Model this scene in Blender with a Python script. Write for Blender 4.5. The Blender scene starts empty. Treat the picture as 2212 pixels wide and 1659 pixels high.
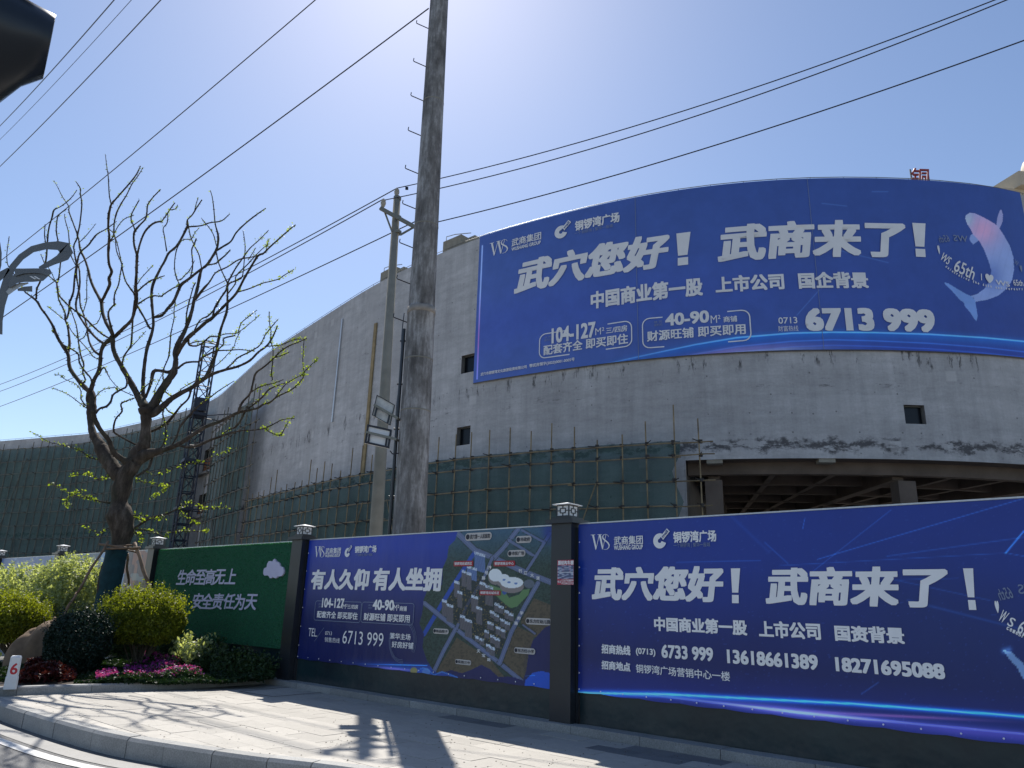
import bpy, math, random
import numpy as np
from mathutils import Vector, Matrix

# ------------------------------------------------------------------ camera, sky, sun, exposure
scn = bpy.context.scene
COL = scn.collection
R_ = math.radians
F, W, H, EYE = 1597.0, 2212.0, 1659.0, 1.5      # focal length and frame in the units everything below was measured in
PITCH, ROLL = 16.7, 1.7
SUN_AZ, SUN_EL = -11.1, 50.0                     # degrees right of +Y, degrees above the horizon
SUN_STRENGTH, SKY_STRENGTH, EXPOSURE = 3.1, 0.070, 1.12

p_, r_ = R_(PITCH), R_(ROLL)
FW = np.array([0, math.cos(p_), math.sin(p_)])
u0 = np.array([0, -math.sin(p_), math.cos(p_)])
x0 = np.array([1.0, 0, 0])
CX = x0 * math.cos(r_) + u0 * math.sin(r_)
CU = -x0 * math.sin(r_) + u0 * math.cos(r_)
CAM = np.array([0, 0, EYE])

cam = bpy.data.cameras.new('camera')
cam.sensor_width = 36.0
cam.lens = F / W * 36.0
cam.clip_start = 0.05
cam.clip_end = 3000
camo = bpy.data.objects.new('camera', cam)
COL.objects.link(camo)
camo.matrix_world = Matrix(((CX[0], CU[0], -FW[0], 0), (CX[1], CU[1], -FW[1], 0), (CX[2], CU[2], -FW[2], EYE), (0, 0, 0, 1)))
scn.camera = camo

world = bpy.data.worlds.new('World')
scn.world = world
world.use_nodes = True
wn = world.node_tree
bg = wn.nodes['Background']
sky = wn.nodes.new('ShaderNodeTexSky')
sky.sky_type = 'NISHITA'
sky.sun_disc = False
sky.sun_elevation = R_(SUN_EL)
sky.sun_rotation = R_(SUN_AZ)
sky.air_density = 1.0
sky.dust_density = 0.36
sky.ozone_density = 2.5
tint = wn.nodes.new('ShaderNodeMix'); tint.data_type = 'RGBA'; tint.blend_type = 'MULTIPLY'; tint.inputs[0].default_value = 1.0
tint.inputs[7].default_value = (0.93, 0.915, 0.93, 1)
wn.links.new(sky.outputs[0], tint.inputs[6])
wn.links.new(tint.outputs[2], bg.inputs[0])
bg.inputs[1].default_value = SKY_STRENGTH

sun = bpy.data.lights.new('sun', 'SUN')
sun.energy = SUN_STRENGTH
sun.angle = R_(0.5)
sun.color = (1.0, 0.95, 0.87)
suno = bpy.data.objects.new('sun', sun)
COL.objects.link(suno)
SUND = Vector((math.sin(R_(SUN_AZ)) * math.cos(R_(SUN_EL)), math.cos(R_(SUN_AZ)) * math.cos(R_(SUN_EL)), math.sin(R_(SUN_EL))))
suno.rotation_euler = SUND.to_track_quat('Z', 'Y').to_euler()
suno.location = (0, 20, 60)

scn.view_settings.view_transform = 'Standard'
scn.view_settings.look = 'None'
scn.view_settings.exposure = EXPOSURE
scn.view_settings.gamma = 1
scn.view_settings.use_curve_mapping = False
scn.cycles.max_bounces = 6
scn.cycles.transparent_max_bounces = 12
scn.cycles.use_denoising = True

rng = random.Random(7)
nrng = np.random.default_rng(7)

# ------------------------------------------------------------------ measuring helpers
S_ = W / 4032.0

def ray(x, y):
    return FW + CX * ((x - W / 2) / F) - CU * ((y - H / 2) / F)

def on_z(x, y, z):
    d = ray(x, y)
    return CAM + d * ((z - EYE) / d[2])

def on_y(x, y, Y):
    d = ray(x, y)
    return CAM + d * (Y / d[1])

def proj(P):
    P = np.asarray(P, float)
    v = P - CAM
    z = v @ FW
    return W / 2 + F * (v @ CX) / z, H / 2 - F * (v @ CU) / z

def crop(ox, oy, k):
    return lambda x, y: ((ox + x * k) * S_, (oy + y * k) * S_)

# fence line: origin at the foot of the big post, RD to the right along it, NC out towards the road
d_ = ray(-774, 1250); d_[2] = 0; d_ /= np.linalg.norm(d_)
FO = on_z(1222, 1558, 0.1)
RD = -d_
NC = np.array([-d_[1], d_[0], 0.0])
if NC @ FO > 0: NC = -NC
UP = np.array([0, 0, 1.0])

def FP(s, z, off=0.0):
    p = FO + RD * s + NC * off
    return np.array([p[0], p[1], z])

def fs(x, y, off=0.0):
    r = ray(x, y)
    t = ((FO - CAM) @ NC + off) / (r @ NC)
    p = CAM + r * t
    return float((p - FO) @ RD), float(p[2])

# ------------------------------------------------------------------ object helpers
def tag(o, label=None, cat=None, group=None, kind=None):
    if label: o['label'] = label
    if cat: o['category'] = cat
    if group: o['group'] = group
    if kind: o['kind'] = kind
    return o

def link(name, me, parent=None):
    o = bpy.data.objects.new(name, me)
    COL.objects.link(o)
    if parent is not None:
        o.parent = parent
        o.matrix_parent_inverse = Matrix.Translation(-Vector(parent.location))
    return o

def empty(name, loc, label, cat, group=None):
    o = bpy.data.objects.new(name, None)
    COL.objects.link(o)
    o.location = Vector([float(c) for c in loc])
    o.empty_display_size = 0.2
    return tag(o, label, cat, group)

def copy_tree(o, delta, parent=None, label=None):
    c = o.copy()
    COL.objects.link(c)
    if parent is None:
        c.location = o.location + Vector([float(v) for v in delta])
        if label: c['label'] = label
    else:
        c.parent = parent; c.matrix_parent_inverse = o.matrix_parent_inverse
    for ch in list(o.children):
        copy_tree(ch, delta, c)
    return c

class MB:
    """collects geometry in world coordinates"""
    def __init__(s):
        s.v, s.f = [], []
    def add(s, verts, faces):
        n = len(s.v)
        s.v.extend([tuple(float(c) for c in p) for p in verts])
        s.f.extend([tuple(i + n for i in f) for f in faces])
        return s
    def box(s, o, ax, ay, az):
        o, ax, ay, az = [np.asarray(q, float) for q in (o, ax, ay, az)]
        v = [o, o + ax, o + ax + ay, o + ay, o + az, o + ax + az, o + ax + ay + az, o + ay + az]
        if np.cross(ax, ay) @ az < 0:
            return s.add(v, [(0, 1, 2, 3), (7, 6, 5, 4), (4, 5, 1, 0), (5, 6, 2, 1), (6, 7, 3, 2), (7, 4, 0, 3)])
        return s.add(v, [(3, 2, 1, 0), (4, 5, 6, 7), (0, 1, 5, 4), (1, 2, 6, 5), (2, 3, 7, 6), (3, 0, 4, 7)])
    def fbox(s, s0, s1, z0, z1, o0, o1):
        return s.box(FP(s0, z0, o0), RD * (s1 - s0), NC * (o1 - o0), UP * (z1 - z0))
    def tube(s, pts, rad, n=6, cap=True):
        pts = [np.asarray(p, float) for p in pts]
        if not hasattr(rad, '__len__'): rad = [rad] * len(pts)
        base = len(s.v)
        prev = None
        for i, p in enumerate(pts):
            t = pts[min(i + 1, len(pts) - 1)] - pts[max(i - 1, 0)]
            t = t / (np.linalg.norm(t) + 1e-9)
            if prev is None:
                a = np.cross(t, [0, 0, 1.0] if abs(t[2]) < 0.9 else [1.0, 0, 0])
            else:
                a = prev - t * (prev @ t)
            a = a / (np.linalg.norm(a) + 1e-9)
            prev = a
            b = np.cross(t, a)
            for k in range(n):
                an = 2 * math.pi * k / n
                s.v.append(tuple(p + (a * math.cos(an) + b * math.sin(an)) * rad[i]))
        for i in range(len(pts) - 1):
            for k in range(n):
                k2 = (k + 1) % n
                s.f.append((base + i * n + k, base + i * n + k2, base + (i + 1) * n + k2, base + (i + 1) * n + k))
        if cap:
            s.f.append(tuple(base + k for k in reversed(range(n))))
            s.f.append(tuple(base + (len(pts) - 1) * n + k for k in range(n)))
        return s
    def lathe(s, o, prof, n=16, up=UP, sx=1.0):
        o = np.asarray(o, float)
        return s.tube([o + np.asarray(up) * z for r, z in prof], [max(r, 1e-4) for r, z in prof], n)
    def build(s, name, mat=None, parent=None, smooth=False):
        me = bpy.data.meshes.new(name)
        me.from_pydata(s.v, [], s.f)
        if mat: me.materials.append(mat)
        if smooth:
            me.polygons.foreach_set('use_smooth', [True] * len(me.polygons))
        me.update()
        return link(name, me, parent)

def grid_obj(name, P, mat, parent=None, col=None, uv=None, smooth=True, keep=None):
    """P: (n,m,3) array of points"""
    n, m = P.shape[:2]
    idx = np.arange(n * m).reshape(n, m)
    q = np.stack([idx[:-1, :-1], idx[1:, :-1], idx[1:, 1:], idx[:-1, 1:]], -1)
    if keep is not None: q = q[keep]
    q = q.reshape(-1, 4)
    me = bpy.data.meshes.new(name)
    me.from_pydata(P.reshape(-1, 3).tolist(), [], q.tolist())
    me.materials.append(mat)
    if smooth: me.polygons.foreach_set('use_smooth', [True] * len(me.polygons))
    if col is not None:
        at = me.color_attributes.new('Print', 'FLOAT_COLOR', 'POINT')
        c = np.ones((n * m, 4), np.float32); c[:, :3] = col.reshape(-1, 3)
        at.data.foreach_set('color', c.ravel())
    if uv is not None:
        ul = me.uv_layers.new(name='UVMap')
        li = np.empty(len(me.loops), np.int32); me.loops.foreach_get('vertex_index', li)
        ul.data.foreach_set('uv', uv.reshape(-1, 2)[li].astype(np.float32).ravel())
    me.update()
    return link(name, me, parent)

# ------------------------------------------------------------------ materials
def lin(c):
    return tuple((v / 255 / 12.92) if v / 255 <= 0.04045 else (((v / 255) + 0.055) / 1.055) ** 2.4 for v in c)

def lina(a):
    a = np.asarray(a, float) / 255
    return np.where(a <= 0.04045, a / 12.92, ((a + 0.055) / 1.055) ** 2.4)

class NT:
    def __init__(s, name):
        s.m = bpy.data.materials.new(name); s.m.use_nodes = True
        s.t = s.m.node_tree; s.b = s.t.nodes['Principled BSDF']; s.out = s.t.nodes['Material Output']
    def n(s, typ, **kw):
        nd = s.t.nodes.new(typ)
        for k, v in kw.items():
            if k.startswith('_'): setattr(nd, k[1:], v)
            else:
                nd.inputs[k.replace('__', ' ')].default_value = v
        return nd
    def l(s, a, b): s.t.links.new(a, b)
    def noise(s, vec, scale, detail=4, rough=0.6, mapscale=None):
        if mapscale:
            mp = s.n('ShaderNodeMapping'); mp.inputs['Scale'].default_value = mapscale
            s.l(vec, mp.inputs[0]); vec = mp.outputs[0]
        nd = s.n('ShaderNodeTexNoise', Scale=scale, Detail=detail, Roughness=rough)
        s.l(vec, nd.inputs['Vector']); return nd.outputs['Fac']
    def ramp(s, fac, stops):
        nd = s.n('ShaderNodeValToRGB'); cr = nd.color_ramp
        while len(cr.elements) < len(stops): cr.elements.new(0.5)
        for e, (p, c) in zip(cr.elements, stops):
            e.position = p; e.color = (c, c, c, 1) if not hasattr(c, '__len__') else (*c[:3], 1)
        s.l(fac, nd.inputs[0]); return nd.outputs[0]
    def mix(s, fac, a, b, mode='MIX'):
        nd = s.n('ShaderNodeMix', _data_type='RGBA', _blend_type=mode)
        for sock, v in ((nd.inputs[0], fac), (nd.inputs[6], a), (nd.inputs[7], b)):
            if hasattr(v, 'links') or hasattr(v, 'is_linked'): s.l(v, sock)
            elif hasattr(v, '__len__'): sock.default_value = (*v[:3], 1)
            else: sock.default_value = v
        return nd.outputs[2]
    def math(s, op, a, b=0.0, c=0.0):
        nd = s.n('ShaderNodeMath', _operation=op)
        for sock, v in zip(nd.inputs, (a, b, c)):
            if hasattr(v, 'is_linked'): s.l(v, sock)
            else: sock.default_value = v
        return nd.outputs[0]
    def bump(s, h, strength=0.3, dist=0.02):
        nd = s.n('ShaderNodeBump', Strength=strength, Distance=dist)
        s.l(h, nd.inputs['Height']); s.l(nd.outputs[0], s.b.inputs['Normal'])

def simple(name, col, rough=0.6, metal=0.0, var=0.12, nscale=6.0, bump=0.0, spec=0.5, coat=0.0):
    t = NT(name)
    tc = t.n('ShaderNodeTexCoord')
    f = t.noise(tc.outputs['Object'], nscale, 5)
    c0 = tuple(c * (1 - var) for c in col); c1 = tuple(min(1, c * (1 + var)) for c in col)
    t.l(t.ramp(f, [(0.3, c0), (0.7, c1)]), t.b.inputs['Base Color'])
    t.b.inputs['Roughness'].default_value = rough
    t.b.inputs['Metallic'].default_value = metal
    t.b.inputs['Specular IOR Level'].default_value = spec
    t.b.inputs['Coat Weight'].default_value = coat
    if bump: t.bump(f, bump)
    return t.m

def leaf_mat(name, c0, c1, trans=0.45):
    t = NT(name)
    g = t.n('ShaderNodeNewGeometry')
    tc = t.n('ShaderNodeTexCoord')
    f = t.noise(tc.outputs['Object'], 3.0, 3)
    ff = t.math('ADD', t.math('MULTIPLY', g.outputs['Random Per Island'], 0.6), t.math('MULTIPLY', f, 0.5))
    c = t.ramp(ff, [(0.15, c0), (0.85, c1)])
    t.l(c, t.b.inputs['Base Color'])
    t.b.inputs['Roughness'].default_value = 0.5
    t.b.inputs['Specular IOR Level'].default_value = 0.35
    tr = t.n('ShaderNodeBsdfTranslucent')
    bc = t.mix(1.0, c, (1.5, 1.5, 0.55), 'MULTIPLY')
    t.l(bc, tr.inputs[0])
    mx = t.n('ShaderNodeMixShader', Fac=trans)
    t.l(t.b.outputs[0], mx.inputs[1]); t.l(tr.outputs[0], mx.inputs[2]); t.l(mx.outputs[0], t.out.inputs[0])
    return t.m

def print_mat(name, rough=0.38, gain=1.0, bumpy=0.22):
    t = NT(name)
    a = t.n('ShaderNodeVertexColor', _layer_name='Print')
    tc = t.n('ShaderNodeTexCoord')
    f = t.noise(tc.outputs['Object'], 0.9, 6, 0.65)
    c = t.mix(1.0, a.outputs[0], t.ramp(f, [(0.3, 0.88 * gain), (0.75, 1.08 * gain)]), 'MULTIPLY')
    t.l(c, t.b.inputs['Base Color'])
    t.b.inputs['Roughness'].default_value = rough
    t.bump(t.noise(tc.outputs['Object'], 1.0, 3, .5, (2.4, 2.4, .7)), bumpy, 0.10)
    return t.m

def concrete_wall_mat():
    t = NT('weathered_concrete')
    uv = t.n('ShaderNodeUVMap'); u = uv.outputs[0]
    sep = t.n('ShaderNodeSeparateXYZ'); t.l(u, sep.inputs[0]); Z = sep.outputs[1]
    big = t.noise(u, 0.12, 6, 0.65)
    streak = t.noise(u, 1.0, 6, 0.7, (1.3, 0.10, 1))
    patch = t.noise(u, 1.0, 7, 0.7, (0.35, 0.9, 1))
    smear = t.noise(u, 1.0, 5, 0.75, (0.8, 3.0, 1))
    fine = t.noise(u, 9.0, 5, 0.7)
    f = t.math('ADD', t.math('MULTIPLY', big, 0.26), t.math('ADD', t.math('MULTIPLY', streak, 0.30), t.math('ADD', t.math('MULTIPLY', patch, 0.26), t.math('MULTIPLY', smear, 0.18))))
    c = t.ramp(f, [(0.37, (0.27, 0.272, 0.275)), (0.5, (0.40, 0.405, 0.41)), (0.62, (0.57, 0.575, 0.58))])
    c = t.mix(1.0, c, t.ramp(fine, [(0.2, 0.86), (0.8, 1.1)]), 'MULTIPLY')
    # cement wash in long pale runs
    run = t.ramp(t.noise(u, 1.0, 4, 0.5, (0.55, 0.035, 1)), [(0.56, 0.0), (0.66, 1.0)])
    c = t.mix(t.math('MULTIPLY', run, t.math('MULTIPLY', patch, 0.9)), c, (0.42, 0.42, 0.42))
    # shuttering panel joints
    br = t.n('ShaderNodeTexBrick', Scale=1.0)
    br.inputs['Color1'].default_value = (1, 1, 1, 1); br.inputs['Color2'].default_value = (0.93, 0.93, 0.94, 1); br.inputs['Mortar'].default_value = (0.72, 0.72, 0.72, 1)
    br.inputs['Brick Width'].default_value = 1.83; br.inputs['Row Height'].default_value = 0.92
    br.inputs['Mortar Size'].default_value = 0.012; br.inputs['Mortar Smooth'].default_value = 1.0
    t.l(u, br.inputs[0])
    c = t.mix(0.35, c, br.outputs[0], 'MULTIPLY')
    # ragged black grout at the slab line (8.75 m) and short drips under the banner (13.1 m)
    wob = t.math('MULTIPLY', t.math('SUBTRACT', t.noise(u, 1.1, 5, 0.7), 0.5), 1.6)
    def band(z0, w, thr, sc):
        dd = t.math('ABSOLUTE', t.math('SUBTRACT', t.math('ADD', Z, wob), z0))
        inside = t.ramp(t.math('DIVIDE', dd, w), [(0.35, 1.0), (1.0, 0.0)])
        return t.math('MULTIPLY', inside, t.ramp(t.noise(u, 1.0, 5, 0.75, sc), [(thr, 0.0), (thr + 0.07, 1.0)]))
    c = t.mix(t.math('MULTIPLY', band(8.72, 0.32, 0.44, (0.6, 1.5, 1)), 0.85), c, (0.045, 0.045, 0.05))
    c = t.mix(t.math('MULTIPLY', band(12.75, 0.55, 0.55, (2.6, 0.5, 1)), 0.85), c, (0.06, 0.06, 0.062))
    c = t.mix(t.math('MULTIPLY', band(11.6, 0.35, 0.58, (0.7, 2.2, 1)), 0.55), c, (0.07, 0.07, 0.07))
    c = t.mix(t.math('MULTIPLY', band(17.2, 0.25, 0.62, (0.5, 2.2, 1)), 0.5), c, (0.08, 0.08, 0.08))
    # tie holes in a grid, small pale mortar patches
    vo = t.n('ShaderNodeTexVoronoi', Scale=1.0); vo.inputs['Randomness'].default_value = 0.12
    mp = t.n('ShaderNodeMapping'); mp.inputs['Scale'].default_value = (1 / .92, 1 / .92, 1); t.l(u, mp.inputs[0]); t.l(mp.outputs[0], vo.inputs['Vector'])
    c = t.mix(t.math('MULTIPLY', t.ramp(vo.outputs['Distance'], [(0.035, 1.0), (0.05, 0.0)]), 0.7), c, (0.10, 0.10, 0.10))
    v2 = t.n('ShaderNodeTexVoronoi', Scale=0.33, _distance='CHEBYCHEV'); t.l(u, v2.inputs['Vector'])
    c = t.mix(t.math('MULTIPLY', t.ramp(v2.outputs['Distance'], [(0.07, 1.0), (0.09, 0.0)]), 0.35), c, (0.62, 0.62, 0.61))
    t.l(c, t.b.inputs['Base Color'])
    t.b.inputs['Roughness'].default_value = 0.85
    t.b.inputs['Specular IOR Level'].default_value = 0.25
    t.bump(t.math('ADD', patch, t.math('MULTIPLY', fine, 0.4)), 0.5, 0.05)
    return t.m

def net_mat():
    t = NT('green_debris_netting')
    uv = t.n('ShaderNodeUVMap'); u = uv.outputs[0]
    f = t.noise(u, 0.5, 6, 0.7, (1.0, 0.5, 1))
    g = t.noise(u, 3.0, 4, 0.6, (1.0, 0.35, 1))
    c = t.ramp(t.math('ADD', t.math('MULTIPLY', f, 0.6), t.math('MULTIPLY', g, 0.4)), [(0.35, (0.045, 0.092, 0.085)), (0.65, (0.085, 0.155, 0.145))])
    br = t.n('ShaderNodeTexBrick', Scale=1.0)
    br.inputs['Color1'].default_value = (1, 1, 1, 1); br.inputs['Color2'].default_value = (0.66, 0.72, 0.72, 1); br.inputs['Mortar'].default_value = (0.5, 0.56, 0.56, 1)
    br.inputs['Brick Width'].default_value = 1.5; br.inputs['Row Height'].default_value = 1.8; br.offset = 0.0
    br.inputs['Mortar Size'].default_value = 0.02; br.inputs['Mortar Smooth'].default_value = 1.0
    t.l(u, br.inputs[0])
    c = t.mix(0.7, c, br.outputs[0], 'MULTIPLY')
    t.l(c, t.b.inputs['Base Color'])
    t.b.inputs['Roughness'].default_value = 0.9
    t.b.inputs['Specular IOR Level'].default_value = 0.1
    t.bump(f, 0.6, 0.15)
    tr = t.n('ShaderNodeBsdfTransparent')
    mx = t.n('ShaderNodeMixShader', Fac=0.30)
    t.l(t.b.outputs[0], mx.inputs[1]); t.l(tr.outputs[0], mx.inputs[2]); t.l(mx.outputs[0], t.out.inputs[0])
    return t.m

def pole_mat():
    t = NT('patchy_concrete_pole')
    tc = t.n('ShaderNodeTexCoord'); u = tc.outputs['Object']
    f1 = t.noise(u, 2.2, 6, 0.7, (1.2, 1.2, 0.5)); f2 = t.noise(u, 7.0, 5, 0.7, (2.0, 2.0, 0.25))
    f = t.math('ADD', t.math('MULTIPLY', f1, .65), t.math('MULTIPLY', f2, .35))
    g = t.noise(u, 14, 5, 0.7)
    c = t.ramp(f, [(0.38, (0.085, 0.078, 0.072)), (0.5, (0.19, 0.18, 0.17)), (0.62, (0.40, 0.39, 0.38))])
    c = t.mix(1.0, c, t.ramp(g, [(0.3, 0.85), (0.75, 1.15)]), 'MULTIPLY')
    t.l(c, t.b.inputs['Base Color']); t.b.inputs['Roughness'].default_value = 0.8
    t.bump(g, 0.25, 0.02)
    return t.m

def granite_mat(name, base, var=0.2, joints=False):
    t = NT(name)
    tc = t.n('ShaderNodeTexCoord'); u = tc.outputs['Object']
    oi = t.n('ShaderNodeObjectInfo')
    f = t.noise(u, 60, 3, 0.8); g = t.noise(u, 1.1, 6, 0.65); h = t.noise(u, 6.0, 5, 0.7)
    c = t.ramp(f, [(0.35, tuple(b * (1 - var) for b in base)), (0.65, tuple(b * (1 + var) for b in base))])
    c = t.mix(1.0, c, t.ramp(g, [(0.3, 0.82), (0.7, 1.1)]), 'MULTIPLY')
    c = t.mix(1.0, c, t.ramp(h, [(0.3, 0.9), (0.7, 1.06)]), 'MULTIPLY')
    c = t.mix(1.0, c, t.ramp(oi.outputs['Random'], [(0.0, 0.86), (1.0, 1.08)]), 'MULTIPLY')
    t.l(c, t.b.inputs['Base Color']); t.b.inputs['Roughness'].default_value = 0.75
    t.bump(f, 0.12, 0.004)
    return t.m

M = {}
M['concrete'] = concrete_wall_mat()
M['net'] = net_mat()
M['pole'] = pole_mat()
M['tile'] = granite_mat('pale_paving_stone', (0.41, 0.385, 0.342), 0.10)
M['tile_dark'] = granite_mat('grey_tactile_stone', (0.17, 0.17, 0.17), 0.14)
M['kerb'] = granite_mat('granite_kerb', (0.30, 0.30, 0.29), 0.22)
M['joint'] = simple('joint_sand', (0.20, 0.19, 0.175), 0.95, nscale=20)
def asphalt():
    t = NT('asphalt')
    tc = t.n('ShaderNodeTexCoord'); u = tc.outputs['Object']
    f = t.noise(u, 90, 2, 0.8); g = t.noise(u, 1.3, 5); v = t.n('ShaderNodeTexVoronoi', Scale=110.0); t.l(u, v.inputs['Vector'])
    c = t.ramp(f, [(0.35, 0.07), (0.60, 0.14), (0.75, 0.30)])
    c = t.mix(1.0, c, t.ramp(g, [(0.3, 0.8), (0.7, 1.2)]), 'MULTIPLY')
    t.l(c, t.b.inputs['Base Color']); t.b.inputs['Roughness'].default_value = 0.7
    t.bump(v.outputs['Distance'], 0.7, 0.01)
    return t.m
M['asphalt'] = asphalt()
M['roadpaint'] = simple('worn_white_road_paint', (0.62, 0.61, 0.58), 0.7, var=0.25, nscale=14, bump=0.1)
M['gutter'] = granite_mat('gutter_concrete', (0.33, 0.32, 0.30), 0.12)
M['soil'] = simple('planting_soil', (0.05, 0.035, 0.024), 0.95, var=0.4, nscale=12, bump=0.6)
M['dirt'] = simple('site_dirt', (0.34, 0.30, 0.26), 0.95, var=0.3, nscale=0.6, bump=0.3)
M['darkmetal'] = simple('dark_grey_painted_steel', (0.020, 0.024, 0.030), 0.34, var=0.2, nscale=2.0, spec=0.5)
def baseboard():
    t = NT('dusty_dark_green_steel_skirting')
    tc = t.n('ShaderNodeTexCoord'); u = tc.outputs['Object']
    sep = t.n('ShaderNodeSeparateXYZ'); t.l(u, sep.inputs[0])
    f = t.noise(u, 1.2, 4); g = t.noise(u, 5.0, 6, .75)
    c = t.ramp(f, [(.3, (.005, .018, .026)), (.7, (.012, .038, .044))])
    hgt = t.math('ADD', sep.outputs[2], t.math('MULTIPLY', t.math('SUBTRACT', g, .5), .35))
    c = t.mix(t.math('MULTIPLY', t.ramp(hgt, [(.10, .7), (.22, 0.0)]), .5), c, (.09, .09, .085))
    c = t.mix(t.math('MULTIPLY', t.ramp(g, [(.60, 0.0), (.74, 1.0)]), .10), c, (.10, .11, .11))
    t.l(c, t.b.inputs['Base Color']); t.b.inputs['Roughness'].default_value = .33
    t.bump(f, .12, .2)
    return t.m
M['baseboard'] = baseboard()
M['galv'] = simple('galvanised_edge', (0.55, 0.56, 0.57), 0.35, 0.6, nscale=20)
M['lettering'] = simple('white_print', (0.88, 0.88, 0.88), 0.4, var=0.04, nscale=3)
M['lettering_high'] = simple('glare_veiled_white_print', (0.74, 0.75, 0.76), 0.5, var=0.06, nscale=1)  # white dulled to imitate glare veiling the high banner
M['lettering_faint'] = simple('faded_pale_blue_print', (0.20, 0.25, 0.38), 0.5, var=0.06, nscale=1)
M['foam'] = simple('white_foam_letter', (0.60, 0.58, 0.74), 0.6, var=0.05, nscale=5)
M['pane'] = simple('opal_lamp_pane', (0.74, 0.74, 0.73), 0.35, var=0.03)
M['rust'] = simple('scaffold_tube', (0.22, 0.17, 0.095), 0.6, 0.2, var=0.5, nscale=1.5)
M['rust_far'] = simple('weathered_scaffold_tube', (0.13, 0.125, 0.10), 0.7, 0.1, var=0.45, nscale=0.8)
M['coupler'] = simple('scaffold_coupler', (0.03, 0.026, 0.024), 0.7)
M['glass_dark'] = simple('dark_window_glass', (0.004, 0.006, 0.010), 0.25, spec=0.3)
M['alu'] = simple('window_frame_metal', (0.12, 0.125, 0.12), 0.5, 0.3)
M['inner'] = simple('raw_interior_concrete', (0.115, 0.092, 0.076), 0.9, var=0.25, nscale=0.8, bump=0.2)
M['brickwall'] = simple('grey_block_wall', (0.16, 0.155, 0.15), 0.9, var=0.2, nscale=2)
M['mast'] = simple('navy_mast_steel', (0.018, 0.026, 0.045), 0.5, nscale=3)
M['orange'] = simple('orange_board', (0.30, 0.10, 0.035), 0.7, nscale=2)
M['wire'] = simple('black_cable_sheath', (0.012, 0.012, 0.02), 0.35)
M['gpole'] = simple('utility_pole_concrete', (0.25, 0.235, 0.19), 0.85, var=0.15, nscale=3, bump=0.1)
M['steel'] = simple('crossarm_steel', (0.20, 0.20, 0.17), 0.5, 0.4)
M['porcelain'] = simple('insulator_porcelain', (0.36, 0.33, 0.27), 0.3, nscale=4)
M['bark'] = None
def bark():
    t = NT('tree_bark')
    tc = t.n('ShaderNodeTexCoord'); u = tc.outputs['Object']
    f = t.noise(u, 7.0, 6, 0.75, (1, 1, 0.35)); g = t.noise(u, 1.6, 4)
    c = t.ramp(f, [(0.32, (0.028, 0.022, 0.018)), (0.52, (0.075, 0.058, 0.045)), (0.72, (0.16, 0.13, 0.105))])
    c = t.mix(t.ramp(g, [(0.5, 0.0), (0.72, 0.7)]), c, (0.05, 0.058, 0.035))
    t.l(c, t.b.inputs['Base Color']); t.b.inputs['Roughness'].default_value = 0.9
    t.b.inputs['Specular IOR Level'].default_value = 0.2
    t.bump(f, 0.9, 0.03)
    return t.m
M['bark'] = bark()
M['wrap'] = simple('teal_trunk_wrap_cloth', (0.006, 0.040, 0.050), 0.9, var=0.3, nscale=9, bump=0.5)
M['stake'] = simple('debarked_wooden_stake', (0.20, 0.125, 0.075), 0.75, var=0.35, nscale=7, bump=0.3)
M['lamp_grey'] = simple('grey_enamel_lamp_body', (0.13, 0.14, 0.145), 0.4, nscale=2)
M['lamp_light'] = simple('pale_enamel', (0.42, 0.44, 0.44), 0.45)
M['signal'] = simple('dark_signal_housing', (0.012, 0.017, 0.024), 0.35, nscale=3, spec=0.5)
M['lens'] = simple('signal_lens', (0.05, 0.01, 0.01), 0.2)
M['rock'] = simple('brown_boulder', (0.17, 0.11, 0.065), 0.85, var=0.35, nscale=3, bump=0.6)
M['whitepaint'] = simple('white_marker_paint', (0.75, 0.74, 0.72), 0.5, var=0.06, nscale=9)
M['redpaint'] = simple('red_marker_paint', (0.55, 0.015, 0.03), 0.5, var=0.1)
M['red_channel'] = simple('red_channel_letter', (0.26, 0.035, 0.035), 0.5)
M['beige'] = simple('beige_cladding', (0.44, 0.39, 0.30), 0.7, nscale=0.5)
M['turf'] = simple('artificial_turf', (0.010, 0.10, 0.045), 0.9, var=0.5, nscale=45, bump=0.8)
M['turf_blade'] = leaf_mat('artificial_turf_blade', (0.004, 0.055, 0.025), (0.04, 0.26, 0.12), 0.25)
M['leaf_gold'] = leaf_mat('golden_privet_leaf', (0.035, 0.06, 0.008), (0.30, 0.33, 0.030), 0.45)
M['leaf_pale'] = leaf_mat('pale_spring_leaf', (0.15, 0.19, 0.08), (0.52, 0.56, 0.34), 0.5)
M['leaf_dark'] = leaf_mat('dark_evergreen_leaf', (0.006, 0.018, 0.012), (0.018, 0.042, 0.028), 0.12)
M['leaf_low'] = leaf_mat('low_shrub_leaf', (0.010, 0.030, 0.014), (0.05, 0.09, 0.03), 0.22)
M['leaf_red'] = leaf_mat('red_loropetalum_leaf', (0.03, 0.006, 0.008), (0.085, 0.014, 0.014), 0.35)
M['petal'] = leaf_mat('magenta_azalea_petal', (0.22, 0.015, 0.20), (0.50, 0.07, 0.42), 0.35)
M['leaf_new'] = leaf_mat('new_yellow_green_leaf', (0.13, 0.20, 0.015), (0.36, 0.44, 0.06), 0.5)
M['grass'] = leaf_mat('bed_grass', (0.008, 0.022, 0.008), (0.022, 0.05, 0.015), 0.2)
M['stem'] = simple('shrub_stem', (0.10, 0.085, 0.06), 0.85)
M['print_low'] = print_mat('banner_vinyl_print', 0.36)
M['print_high'] = print_mat('glare_veiled_banner_print', 0.5)  # carries vertex colours with a glare veil painted in
M['print_map'] = print_mat('map_banner_print', 0.36)

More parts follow.
